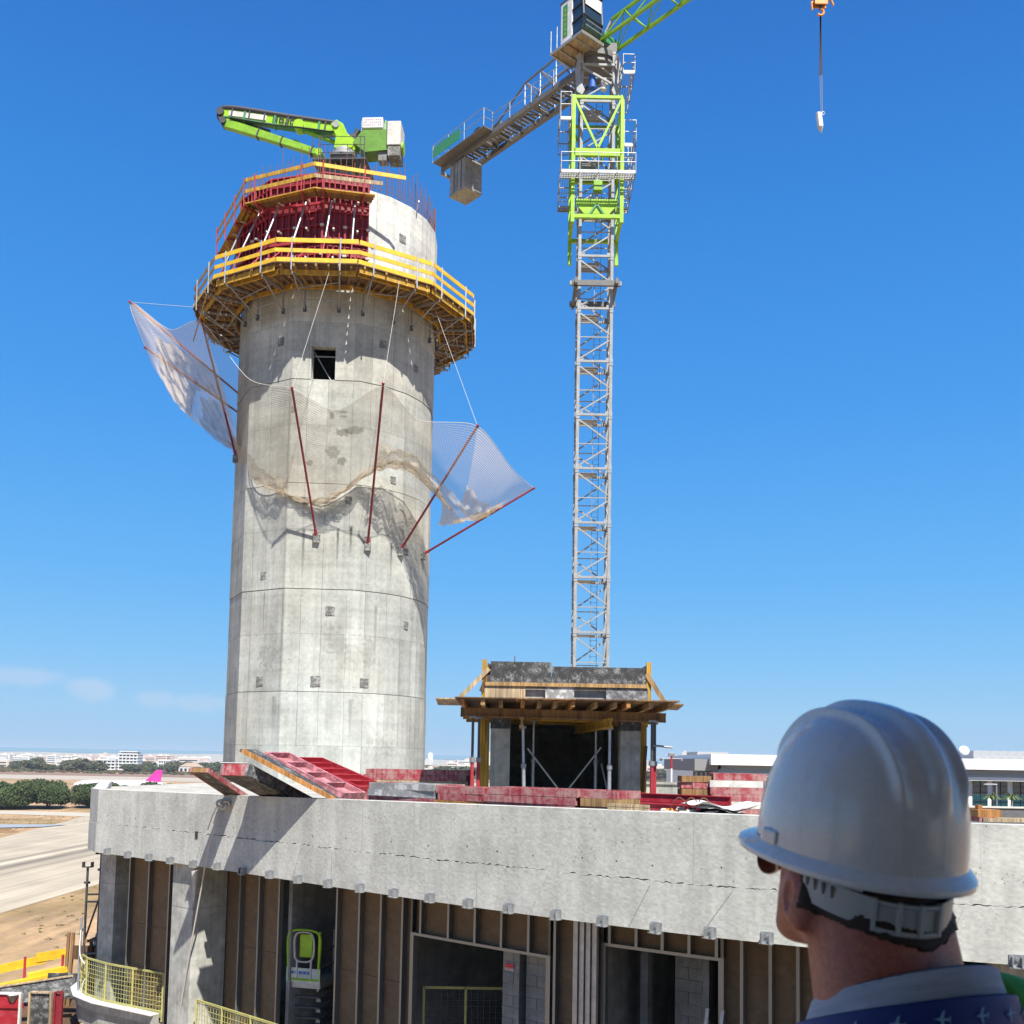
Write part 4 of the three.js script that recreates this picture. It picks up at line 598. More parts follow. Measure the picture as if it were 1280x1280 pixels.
  mesh('jib_root', [sb(0.5, 0.5, 1.3, 0.95, 58.85, 0)], M.darkGreen, jib); mesh('root_tie', bar(S(0.45, 58.6, 0.4), S(1.1, 60.15, 0), 0.1), M.mast, jib); mesh('root_tie', bar(S(0.45, 58.6, -0.4), S(1.1, 60.15, 0), 0.1), M.mast, jib);
  mesh('jib_walkway', [sb(3.0, 0.03, 0.5, 7.2, jy + 0.05, 0)], M.steel, jib);
  const tr = mesh('trolley', [sb(1.4, 0.25, 1.5, 14.6, 58.5, 0)], M.jibGreen, crane); for (const z of [-0.7, 0.7]) for (const x of [14.1, 15.1]) mesh('wheel', new THREE.CylinderGeometry(0.14, 0.14, 0.08, 12).rotateX(Math.PI / 2).translate(x, 58.72, z).applyMatrix4(sl), M.darkSteel, tr);
  // cab
  const cabG = new THREE.Group(); cabG.name = 'operator_cab'; crane.add(cabG); cabG.matrixAutoUpdate = true;
  const X0 = -0.35, X1 = 1.35, Z0 = 1.05, Z1 = 2.5, Y0 = 58.2, Y1 = 60.6;   // +z is the side away from the mast, toward the viewer's left
  const sideShape = new THREE.Shape([[X0, Y0], [X1 - 0.3, Y0], [X1 + 0.1, Y0 + 0.9], [X1, Y1], [X0, Y1]].map(p => new THREE.Vector2(...p)));
  mesh('cab_body', new THREE.ExtrudeGeometry(new THREE.Shape([[X0, Y0], [X0 + 0.85, Y0], [X0 + 0.85, Y1], [X0, Y1]].map(p => new THREE.Vector2(...p))), { depth: Z1 - Z0, bevelEnabled: true, bevelSize: 0.03, bevelThickness: 0.03, bevelSegments: 2 }).translate(0, 0, Z0).applyMatrix4(sl), M.white, cabG);
  mesh('cab_glazing', new THREE.ExtrudeGeometry(new THREE.Shape([[X0 + 0.9, Y0 + 0.12], [X1 - 0.2, Y0 + 0.12], [X1 + 0.08, Y0 + 0.9], [X1 - 0.02, Y1 - 0.1], [X0 + 0.9, Y1 - 0.1]].map(p => new THREE.Vector2(...p))), { depth: Z1 - Z0 - 0.06, bevelEnabled: false }).translate(0, 0, Z0 + 0.03).applyMatrix4(sl), M.glass, cabG);
  for (const z of [Z0, Z1]) for (const [a, b2] of [[[X0 + 0.88, Y0 + 0.08], [X1 - 0.2, Y0 + 0.08]], [[X1 - 0.2, Y0 + 0.08], [X1 + 0.1, Y0 + 0.9]], [[X1 + 0.1, Y0 + 0.9], [X1, Y1 - 0.04]], [[X1, Y1 - 0.04], [X0 + 0.88, Y1 - 0.04]], [[X0 + 0.9, Y0 + 0.85], [X1 + 0.08, Y0 + 0.9]], [[X0 + 0.9, Y0 + 1.6], [X1 + 0.04, Y0 + 1.65]]]) mesh('cab_frame', bar(S(a[0], a[1], z), S(b2[0], b2[1], z), 0.07, 0.07), M.black, cabG);
  for (const [x, y] of [[X1 - 0.2, Y0 + 0.08], [X1 + 0.1, Y0 + 0.9], [X1, Y1 - 0.04]]) mesh('cab_frame', bar(S(x, y, Z0), S(x, y, Z1), 0.07, 0.07), M.black, cabG);
  mesh('sun_blind', bar(S(X1 + 0.09, Y1 - 0.5, Z0 + 0.1), S(X1 + 0.09, Y1 - 0.5, Z1 - 0.12), 0.02, 0.7), M.white, cabG);
  mesh('cab_roof', [sb(1.9, 0.08, 1.55, 0.5, Y1 + 0.05, (Z0 + Z1) / 2)], M.darkSteel, cabG);
  mesh('green_stripe', [sb(0.36, 1.9, 0.01, X0 + 0.34, Y0 + 1.25, Z1 + 0.036)], M.darkGreen, cabG); for (let k = 0; k < 6; k++) mesh('stripe_letter_mark', sb(0.16, 0.2, 0.006, X0 + 0.34, Y0 + 0.5 + k * 0.28, Z1 + 0.043), M.jibGreen, cabG);
  mesh('cab_seat', [sb(0.5, 0.5, 0.5, 0.55, Y0 + 0.5, 1.75)], M.black, cabG);
  mesh('front_rail', [rod(S(X1 + 0.2, Y0 + 0.55, Z0 + 0.05), S(X1 + 0.2, Y0 + 0.55, Z1 - 0.1), 0.025), rod(S(X1 + 0.15, Y0 + 0.3, Z0 + 0.05), S(X1 + 0.15, Y0 + 0.3, Z1 - 0.1), 0.025)], M.galv, cabG);
  const cf = mesh('cab_floor', [sb(2.6, 0.05, 1.7, 0.15, Y0 - 0.1, (Z0 + Z1) / 2)], M.paleTimber, cabG);
  for (const x of [-1.1, -0.5, 0.15, 0.8, 1.4]) mesh('floor_joist', bar(S(x, Y0 - 0.17, Z0 - 0.1), S(x, Y0 - 0.17, Z1 + 0.1), 0.07, 0.1), x === 0.15 ? M.timber : M.galv, cabG); for (const z of [Z0 - 0.1, Z1 + 0.1]) mesh('floor_edge', bar(S(-1.15, Y0 - 0.15, z), S(1.45, Y0 - 0.15, z), 0.07, 0.13), M.galv, cabG);
  for (const [x, z] of [[-1.1, Z1 + 0.1], [-1.1, Z0 + 0.5], [-0.6, Z1 + 0.1]]) mesh('cab_post', rod(S(x, Y0 - 0.1, z), S(x, Y0 + 1.2, z), 0.035), M.galv, cabG);
  // counter-jib
  const cj = new THREE.Group(); cj.name = 'counter_jib'; crane.add(cj); const cw = 0.72, cy = 57.75, ce = -13.9;
  for (const z of [-cw, cw]) { mesh('counter_chord', bar(S(-0.6, cy, z), S(ce, cy, z), 0.14, 0.34), M.craneGrey, cj); mesh('chord_flange', bar(S(-0.6, cy - 0.18, z), S(ce, cy - 0.18, z), 0.24, 0.03), M.craneGrey, cj); }
  for (let x = -1.2, k = 0; x > ce; x -= 1.2, k++) { mesh('cross_member', bar(S(x, cy, -cw), S(x, cy, cw), 0.1, 0.14), M.craneGrey, cj); if (x - 1.2 > ce) mesh('floor_brace', bar(S(x, cy - 0.05, k % 2 ? -cw : cw), S(x - 1.2, cy - 0.05, k % 2 ? cw : -cw), 0.07, 0.07), M.craneGrey, cj); }
  { const g = []; for (let k = 0; k < 40; k++) g.push(sb(0.22, 0.03, 1.0, -1.0 - k * 0.32, cy + 0.13, 0)); const m = mesh('walkway_grating', g, M.mastDark, cj); m.userData.kind = 'stuff'; }
  // upper frame of the inner half
  for (const z of [-0.6, 0.6]) { mesh('upper_rail', bar(S(-0.6, 59.9, z), S(-5.6, 59.6, z), 0.09, 0.09), M.craneGrey, cj); mesh('raking_tie', bar(S(-5.6, 59.6, z), S(-8.9, cy + 0.2, z), 0.08, 0.08), M.craneGrey, cj); let px = -1.4; for (const x of [-2.8, -4.2, -5.6]) { mesh('web_member', bar(S(x, 59.65, z), S(px, cy + 0.1, z), 0.07, 0.07), M.craneGrey, cj); mesh('web_post', bar(S(x, cy + 0.1, z), S(x, 59.65, z), 0.05, 0.05), M.galv, cj); px = x; } }
  for (const x of [-2.8, -4.2, -5.6]) mesh('upper_cross_tie', bar(S(x, 59.65, -0.6), S(x, 59.65, 0.6), 0.06, 0.06), M.galv, cj);
  // machine deck, hoist winch, banner, railings at the outer half
  mesh('machine_deck', [sb(5.4, 0.06, 0.7, -11.2, cy + 0.1, 1.15)], M.craneGrey, cj);
  const rl = (pts, hgt) => { for (const hh of [hgt, hgt * 0.5]) for (let i = 0; i < pts.length - 1; i++) mesh('handrail', rod(S(pts[i][0], cy + 0.15 + hh, pts[i][1]), S(pts[i + 1][0], cy + 0.15 + hh, pts[i + 1][1]), 0.025), M.galv, cj); for (const [x, z] of pts) mesh('handrail_post', rod(S(x, cy + 0.1, z), S(x, cy + 0.15 + hgt, z), 0.03), M.galv, cj); };
  rl([[-8.5, 0.8], [-8.5, 1.5], [-10.5, 1.5], [-12.2, 1.5], [-13.9, 1.5], [-13.9, -0.8]], 1.15); rl([[-8.4, -0.8], [-11, -0.8], [-13.9, -0.8]], 1.1); rl([[-0.8, 0.8], [-2.8, 0.8], [-4.8, 0.8], [-6.8, 0.8], [-8.5, 0.8]], 1.0);
  mesh('banner', bar(S(-10.9, cy + 0.72, 1.54), S(-13.8, cy + 0.72, 1.54), 0.012, 0.72), M.bannerGreen, cj);
  mesh('winch_drum', [new THREE.CylinderGeometry(0.4, 0.4, 1.0, 18).rotateX(Math.PI / 2).translate(-10.2, cy + 0.62, 0.15).applyMatrix4(sl), new THREE.CylinderGeometry(0.52, 0.52, 0.06, 18).rotateX(Math.PI / 2).translate(-10.2, cy + 0.62, 0.68).applyMatrix4(sl)], M.darkSteel, cj);
  mesh('winch_motor', [sb(0.7, 0.5, 0.5, -11.2, cy + 0.45, 0.6)], M.white, cj); mesh('electric_cabinet', [sb(0.9, 1.1, 0.5, -9.2, cy + 0.7, -0.3)], M.craneGrey, cj);
  // counterweight slabs hung near the outer end
  for (let k = 0; k < 4; k++) mesh('counterweight_slab', rbox(0.38, 2.0, 1.42, 0.03).translate(-11.55 - k * 0.42, 56.5, 0).applyMatrix4(sl), k % 2 ? M.concrete : std([0.40, 0.40, 0.39], { map: T.concrete, roughness: 0.9 }), cj);
  mesh('slab_base', sb(1.7, 0.12, 1.44, -12.18, 55.43, 0), M.concrete, cj); for (const x of [-11.8, -12.5]) mesh('slab_strap', sb(0.08, 2.1, 0.02, x, 56.5, 0.725), M.mastDark, cj);
  mesh('end_beam', bar(S(ce, cy - 0.35, -0.8), S(ce, cy - 0.35, 0.8), 0.16, 0.2), M.mast, cj);
  // ropes
  // hook, sling and the load hang plumb under the trolley
  const hp = S(14.6, 0, 0), hk = thing('hook_block', 'orange hook block hanging on hoist ropes from the crane jib', 'hook block', [hp.x, 53.05, hp.z]);
  for (const x of [-0.25, 0.25]) mesh('hoist_rope', rod(V(x, 0.6, 0), V(x * 1.4, 5.4, 0), 0.014, 5), M.wire, hk);
  mesh('cheek', [rbox(0.62, 0.62, 0.06, 0.03, 0, 0.45, 0.13), rbox(0.62, 0.62, 0.06, 0.03, 0, 0.45, -0.13)], M.orange, hk); mesh('sheave', new THREE.CylinderGeometry(0.3, 0.3, 0.14, 20).rotateX(Math.PI / 2).translate(0, 0.5, 0), M.darkSteel, hk);
  mesh('hook', new THREE.TorusGeometry(0.15, 0.055, 8, 18, 4.4).rotateZ(-2.6).translate(0, -0.15, 0), M.orange, hk); mesh('shank', rod(V(0, -0.02, 0), V(0, 0.25, 0), 0.06, 8), M.darkSteel, hk); mesh('side_lug', [rod(V(-0.42, 0.35, 0), V(-0.38, -0.05, 0), 0.045, 8), bar(V(-0.42, 0.3, 0), V(-0.25, 0.4, 0), 0.08)], M.orange, hk); mesh('side_lug', [rod(V(0.48, 0.5, 0), V(0.6, 0.2, 0), 0.05, 8), bar(V(0.48, 0.5, 0), V(0.25, 0.5, 0), 0.08)], M.orange, hk);
  const slg = thing('lifting_sling', 'dark webbing lifting slings hanging below the orange hook block', 'sling', [hp.x, 52.8, hp.z]);
  for (const x of [-0.045, 0.045]) mesh('webbing', bar(V(0, 0, 0), V(x, -3.0, 0), 0.075, 0.02), std([0.015, 0.025, 0.06]), slg); mesh('tail_line', rod(V(0.045, -2.95, 0), V(0.05, -4.85, 0), 0.018, 5), M.wire, slg); mesh('tail_line', rod(V(-0.045, -2.95, 0), V(0.0, -4.85, 0), 0.014, 5), M.wire, slg); mesh('shackle', new THREE.TorusGeometry(0.07, 0.02, 6, 12).translate(0.1, -4.8, 0), M.galv, slg);
  const ld = thing('hanging_packet', 'white wrapped packet dangling at the end of the dark sling', 'packet', [hp.x - 0.02, 47.95, hp.z], 0.3); mesh('wrap', xf(rbox(0.24, 0.72, 0.2, 0.05), [-0.06, -0.3, 0], 0, 0, 0.14), M.white, ld); mesh('torn_end', new THREE.ConeGeometry(0.14, 0.32, 6).rotateX(Math.PI).rotateZ(0.2).translate(0.01, -0.78, 0), M.offWhite, ld);
}
// ---------------------------------------------------------------- debris nets and their poles round the shaft
{
  const netTex = w => dataTex(256, 256, (x, y, o) => { const u = (x % 32) / 32, v = (y % 32) / 32, k = (u < w || v < w) ? 1 : 0; o[0] = o[1] = o[2] = k; }, false, 1 / 0.48, 1 / 0.48);
  const netMat = (w, c) => std(c, { alphaMap: netTex(w), alphaTest: 0.5, side: THREE.DoubleSide, roughness: 0.95 });
  const mThin = netMat(0.13, [0.38, 0.31, 0.21]), mMid = netMat(0.2, [0.62, 0.47, 0.28]), mTan = netMat(0.22, [0.68, 0.53, 0.34]), mThick = netMat(0.22, [0.46, 0.38, 0.27]);
  const U = [[-18.75, 38.45, -50.1], [-19.75, 40.95, -50.4], [-17.2, 38.95, -49], [-14.83, 38.27, -46.5], [-11.61, 34.29, -43], [-9.09, 32.87, -40.3], [-7.41, 32.26, -41], [-5.41, 33.04, -40.3], [-4.16, 32.25, -42], [-1.68, 32.36, -43], [-0.17, 31.05, -44.8], [0.84, 30.63, -46.5]];
  const Md = [[-16.5, 35.1, -49], [-16.45, 36.6, -49], [-14.95, 36.02, -48.0], [-13.03, 33.54, -45.8], [-11.03, 31.27, -43.2], [-9.59, 30.07, -42.6], [-7.74, 29.70, -42.4], [-5.91, 31.08, -42.3], [-4.44, 30.92, -42.8], [-2.40, 29.13, -43.8], [-1.56, 28.90, -45.0], [-1.25, 29.46, -46.5]];
  const Lw = [[-13.70, 32.94, -49.5], [-13.49, 33.03, -49.0], [-13.41, 32.80, -48.5], [-12.75, 31.32, -46.5], [-11.62, 30.24, -44.5], [-10.44, 29.64, -43.8], [-8.40, 29.06, -43.5], [-6.25, 30.45, -43.6], [-4.92, 30.79, -44.2], [-3.5, 30.27, -45.5], [-3.35, 29.42, -46.5], [-3.60, 29.05, -47.5]];
  const cv = a => new THREE.CatmullRomCurve3(a.map(p => V(...p)), false, 'catmullrom', 0.4), cu = cv(U), cm = cv(Md), cl = cv(Lw), nz = fbm(256, 64, 20, 6, 4, 71);
  const at = (k, v) => { const t = k / 11, a = cu.getPoint(t), b = cm.getPoint(t), c = cl.getPoint(t); return a.multiplyScalar((1 - v) * (1 - 2 * v)).addScaledVector(b, 4 * v * (1 - v)).addScaledVector(c, v * (2 * v - 1)); };
  const sheet = (k0, k1, label, mNet, folds) => {
    const n = 60, m = 30, P = [], UV = [], I = [];
    for (let i = 0; i <= n; i++) for (let j = 0; j <= m; j++) { const k = k0 + (k1 - k0) * i / n, v = j / m, p = at(k, v), w = (nz[(Math.floor(k * 20) % 256) + 256 * Math.floor(v * 40)] - 0.5) * 0.9 * Math.sin(v * Math.PI); p.y += w * 0.5; p.z += w * 0.6; P.push(p.x, p.y, p.z); UV.push((k - k0) * 2.6, v * 5.4); }
    for (let i = 0; i < n; i++) for (let j = 0; j < m; j++) { const a = i * (m + 1) + j, b = a + m + 1; I.push(a, b, a + 1, b, b + 1, a + 1); }
    const g = new THREE.BufferGeometry(); g.setAttribute('position', new THREE.Float32BufferAttribute(P, 3)); g.setAttribute('uv', new THREE.Float32BufferAttribute(UV, 2)); g.setIndex(I); g.computeVertexNormals();
    const th = thing('safety_net', label, 'net', [0, 0, 0], 0, 'debris nets slung round the shaft'); mesh('netting', g, mNet, th, true);
    const edge = (v, r) => mesh('edge_rope', tube(Array.from({ length: 14 }, (_, i) => at(k0 + (k1 - k0) * i / 13, v)), r, 5, 40), M.rope, th); edge(0, 0.012); edge(1, 0.016);
    // slack netting doubled over on itself: a second, pleated layer
    for (const [v0, v1, amp] of folds) {
      const P2 = [], U2 = [], I2 = [], n2 = 90, m2 = 14; for (let i = 0; i <= n2; i++) for (let j = 0; j <= m2; j++) { const k = k0 + (k1 - k0) * i / n2, t = j / m2, dv = (nz[(Math.floor(k * 37 + 20) % 256) + 256 * 7] - 0.5) * 0.22, p = at(k, Math.min(1, v0 + (v1 - v0) * t + dv * (1 - t))); const w = nz[(Math.floor(k * 23 + 60) % 256) + 256 * Math.floor(t * 60)] - 0.5, ple = (Math.sin(t * 11 + k * 5 + 9 * w) + 0.8 * Math.sin(t * 5 + k * 17 + 6 * w)) * amp * 0.8; p.y -= 0.1 * Math.sin(t * Math.PI) + ple * 0.7 + w * amp; p.x += ple * 0.3; p.z += 0.08 + ple * 0.6; P2.push(p.x, p.y, p.z); U2.push((k - k0) * 2.6, t * 2.2); }
      for (let i = 0; i < n2; i++) for (let j = 0; j < m2; j++) { const a = i * (m2 + 1) + j, b = a + m2 + 1; I2.push(a, b, a + 1, b, b + 1, a + 1); }
      const g2 = new THREE.BufferGeometry(); g2.setAttribute('position', new THREE.Float32BufferAttribute(P2, 3)); g2.setAttribute('uv', new THREE.Float32BufferAttribute(U2, 2)); g2.setIndex(I2); g2.computeVertexNormals(); mesh('slack_fold', g2, mThick, th, true);
    }
    return th;
  };
  sheet(0, 3, 'tan debris net flung outward between the poles over the left edge of the shaft', mTan, [[0.3, 0.62, 0.22], [0.7, 1, 0.2]]);
  sheet(3, 5, 'thin debris net between the raised left pole and the front of the shaft', mThin, [[0.7, 1, 0.16]]);
  sheet(5, 7, 'slack debris net sagging between the two front poles on the shaft', mThin, [[0.78, 0.95, 0.14], [0.88, 1.02, 0.1]]);
  sheet(7, 9, 'debris net gathered in folds beside the right front pole', mThin, [[0.5, 0.85, 0.2], [0.72, 1, 0.16]]);
  sheet(9, 11, 'pale debris net spread between the two poles jutting right of the shaft', mMid, [[0.34, 0.6, 0.12], [0.75, 1, 0.12]]);
  const pole = (a, b, label) => { const A = V(...a), B = V(...b), th = thing('net_pole', label, 'pole', [0, 0, 0], 0, 'red net poles'); mesh('tube', rod(A, B, 0.05, 8), M.maroon, th); const d = B.clone().sub(A).normalize(); mesh('wall_bracket', [bx(0.26, 0.34, 0.2, A.x, A.y - 0.08, A.z)], M.concreteRough, th); mesh('sleeve', rod(A, A.clone().addScaledVector(d, 0.35), 0.07, 8), M.redPipe, th); mesh('end_cap', rod(B, B.clone().addScaledVector(d, 0.06), 0.065, 8), M.redPipe, th); return th; };
  pole(wallPt(-8.9, 27.52, 0.06).toArray(), [-9.09, 32.87, -40.3], 'red net pole bracketed on the front facet, leaning left'); pole(wallPt(19, 27.29, 0.06).toArray(), [-5.42, 33.11, -40.3], 'red net pole bracketed on the front facet, nearly upright'); pole(wallPt(40, 27.32, 0.06).toArray(), [-1.68, 32.36, -43], 'red net pole rising to the right from the shaft'); pole(wallPt(62, 27.45, 0.06).toArray(), [0.84, 30.63, -46.5], 'low red net pole jutting far out right of the shaft');
  pole(wallPt(-111, 35.3, 0.06).toArray(), [-19.75, 40.95, -50.4], 'uppermost red net pole jutting out left of the shaft'); pole(wallPt(-106, 34.4, 0.06).toArray(), [-18.75, 38.45, -50.1], 'lower red net pole jutting out left of the shaft'); pole(wallPt(-84, 31.9, 0.06).toArray(), [-14.83, 38.35, -46.5], 'steep red net pole just left of the shaft under the platform');
  const guy = (a, b, label) => tag(mesh('guy_rope', rod(V(...a), V(...b), 0.009, 5), M.rope), label, 'rope', 'guy ropes holding up the net poles');
  guy([-19.75, 40.95, -50.4], [-15.0, 39.4, -47.5], 'white guy rope from the uppermost left pole tip to the platform'); guy([-1.68, 32.36, -43], [-3.75, 38.2, -44.6], 'white guy rope from the right pole tip up to the platform'); guy([-9.09, 32.87, -40.3], [-8.0, 38.5, -41.7], 'white guy rope above the left leaning front pole'); guy([-5.42, 33.11, -40.3], [-5.1, 38.3, -42.1], 'white guy rope above the upright front pole');
}

// ---------------------------------------------------------------- head house under construction on the annex roof
{
  const h = thing('head_house', 'small dark concrete head house on the annex roof carrying slab formwork', 'building');
  const R0 = 16.92, zf0 = -22, zb = -28.6;
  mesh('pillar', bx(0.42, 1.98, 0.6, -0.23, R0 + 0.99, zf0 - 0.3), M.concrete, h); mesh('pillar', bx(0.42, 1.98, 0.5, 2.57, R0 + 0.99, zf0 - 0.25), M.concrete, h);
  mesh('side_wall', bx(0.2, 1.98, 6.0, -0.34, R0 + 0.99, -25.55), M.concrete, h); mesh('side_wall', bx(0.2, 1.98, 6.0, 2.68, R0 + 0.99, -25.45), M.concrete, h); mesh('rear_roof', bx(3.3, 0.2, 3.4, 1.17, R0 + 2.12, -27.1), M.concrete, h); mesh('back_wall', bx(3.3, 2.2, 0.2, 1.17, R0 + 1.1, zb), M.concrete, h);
  for (const [x, w] of [[-0.23, 0.42], [2.57, 0.42]]) mesh('dark_collar', bx(w + 0.02, 0.26, 0.62, x, 18.84, zf0 - 0.3), M.blackPly, h);
  const f = thing('slab_formwork', 'timber and plywood slab formwork on props over the roof head house', 'formwork', [0, 0, 0]);
  // main beams, joists, deck
  for (const z of [-21.75, -22.9, -24.6]) mesh('main_beam', iBeam(V(-1.08, 19.04, z), V(3.28, 18.99, z), 0.2, 0.1), z > -22 ? M.timber : M.yellowWood, f);
  for (let i = 0; i < 12; i++) { const x = -0.95 + i * 0.375 + rr(-0.06, 0.06); mesh('joist', bar(V(x, 19.2, -20.75 + rr(-0.1, 0.1)), V(x, 19.2, -25.3), 0.08, 0.12), i % 3 ? M.board : M.orangeTimber, f); }
  mesh('cross_beam', iBeam(V(0.22, 18.84, -21.3), V(0.22, 18.84, -24.5), 0.2, 0.1), M.board, f); mesh('cross_beam', iBeam(V(2.06, 18.84, -21.2), V(1.55, 18.8, -24.5), 0.2, 0.1), M.yellowWood, f);
  for (const [x0, x1, m] of [[-1.15, 0.1, M.darkTimber], [0.105, 1.3, M.timber], [1.305, 2.5, M.darkTimber], [2.505, 3.4, M.timber]]) mesh('deck_sheet', bx(x1 - x0, 0.025, 4.8, (x0 + x1) / 2, 19.285, -23.05), m, f);
  mesh('deck_sheet', xf(bx(0.62, 0.03, 2.4), [-1.35, 19.31, -22.7], 0.05), M.paleTimber, f); mesh('deck_sheet', xf(bx(0.5, 0.03, 2.0), [3.45, 19.27, -22.4], -0.1, 0, -0.04), M.timber, f);
  // upstand shutters
  const zs = -22; mesh('shutter_sheet', bx(1.31, 0.45, 0.025, 0.19, 19.935, zs), M.blackPly, f); mesh('shutter_sheet', bx(2.02, 0.36, 0.025, 1.865, 19.89, zs + 0.005), M.blackPly, f);
  mesh('shutter_batten', bx(3.5, 0.08, 0.05, 1.17, 19.67, zs + 0.045), M.board, f);
  mesh('shutter_sheet', bx(0.88, 0.38, 0.025, -0.15, 19.49, zs + 0.02), M.paleTimber, f); mesh('shutter_sheet', bx(0.62, 0.33, 0.025, 1.03, 19.47, zs + 0.02), M.greyPly, f); mesh('shutter_sheet', bx(0.9, 0.3, 0.025, 2.48, 19.47, zs + 0.02), M.ply, f); mesh('shutter_backing', bx(3.4, 0.36, 0.02, 1.17, 19.48, zs - 0.15), M.blackPly, f);
  mesh('toe_batten', bx(1.3, 0.05, 0.06, 1.6, 19.33, zs + 0.12), M.paleTimber, f);
  for (const [x, z] of [[-0.6, -22.05], [-0.6, -23.5], [2.95, -22.05], [2.95, -23.5]]) mesh('upright', bx(0.1, 0.9, 0.1, x, 19.75, z), M.yellowWood, f);
  for (const s of [-1, 1]) mesh('side_shutter', bx(0.025, 0.8, 3.1, s < 0 ? -0.52 : 2.88, 19.72, -23.6), M.blackPly, f); mesh('rear_shutter', bx(3.4, 0.8, 0.025, 1.17, 19.72, -25.2), M.blackPly, f); mesh('fresh_slab', bx(3.35, 0.3, 3.1, 1.17, 19.47, -23.62), M.concrete, f);
  mesh('raking_brace', bar(V(-1.15, 19.32, -21.9), V(-0.5, 20.0, -22.0), 0.045, 0.09), M.paleTimber, f); mesh('raking_brace', bar(V(3.28, 19.32, -21.9), V(2.9, 19.95, -22.0), 0.05, 0.1), M.board, f); mesh('raking_brace', bar(V(-0.66, 19.5, -21.95), V(-0.45, 20.1, -22.1), 0.04, 0.08), M.darkTimber, f);
  mesh('start_rod', rod(V(0.05, 20.1, -22.1), V(0.05, 20.3, -22.1), 0.012), M.rust, f);
  // yellow side shutters of the pillars
  mesh('pillar_shutter', bx(0.2, 1.9, 0.05, -0.57, 17.95, -22.35), M.yellowWood, f); mesh('pillar_shutter', bx(0.14, 1.7, 0.05, 2.88, 18.0, -22.3), M.yellowWood, f); mesh('shutter_stay', bar(V(2.86, 17.4, -22.22), V(2.93, 18.4, -22.22), 0.06, 0.05), M.darkTimber, f);
  const prop = (x, z, top, mat, label, tilt = 0) => { const t = thing('steel_prop', label, 'prop', [x, R0, z], 0, 'props under the slab formwork'); const hh = top - R0; mesh('outer_tube', rod(V(0, 0, 0), V(tilt * 0.5, hh * 0.55, 0), 0.04, 10), mat, t); mesh('inner_tube', rod(V(tilt * 0.5, hh * 0.53, 0), V(tilt, hh, 0), 0.03, 10), mat === M.redPipe ? M.darkSteel : mat, t); mesh('collar', rod(V(tilt * 0.5, hh * 0.53, 0), V(tilt * 0.5, hh * 0.58, 0), 0.06, 10), M.steel, t); mesh('base_plate', bx(0.14, 0.01, 0.14, 0, 0.005, 0), M.steel, t); mesh('head_plate', bx(0.14, 0.04, 0.14, tilt, hh, 0), M.steel, t); };
  prop(0.3, -21.6, 18.73, M.galv, 'galvanised prop beside the left pillar of the head house', -0.05); prop(0.5, -22.9, 18.92, M.galv, 'galvanised prop standing deeper inside the head house on the left', 0); prop(2.07, -21.5, 18.73, M.galv, 'galvanised prop beside the right pillar of the head house'); prop(1.9, -22.9, 18.92, M.galv, 'galvanised prop standing deeper inside the head house on the right');
  prop(-0.8, -21.4, 18.92, M.redPipe, 'red and dark prop outside the left pillar, front one of its pair'); prop(-0.68, -21.75, 18.92, M.redPipe, 'red and dark prop outside the left pillar, rear one of its pair'); prop(2.93, -21.3, 18.9, M.redPipe, 'red and dark prop outside the right pillar, front one of its pair'); prop(3.03, -21.6, 18.9, M.redPipe, 'red and dark prop outside the right pillar, rear one of its pair');
  const br = (a, b, label) => tag(mesh('cross_brace', rod(V(...a), V(...b), 0.022), M.steel), label, 'brace', 'cross braces in the head house'); br([0.36, 18.3, -22.1], [1.35, 17.05, -22.1], 'steel brace falling to the right across the dark head house opening'); br([1.95, 18.35, -22.2], [0.9, 16.98, -22.2], 'steel brace falling to the left across the dark head house opening'); br([2.0, 18.0, -22.6], [2.2, 16.98, -22.2], 'short steel brace beside the right props of the head house');
  br([2.9, 18.4, -21.3], [3.35, 18.36, -21.3], 'thin clamp rod sticking out of the right red props');
}

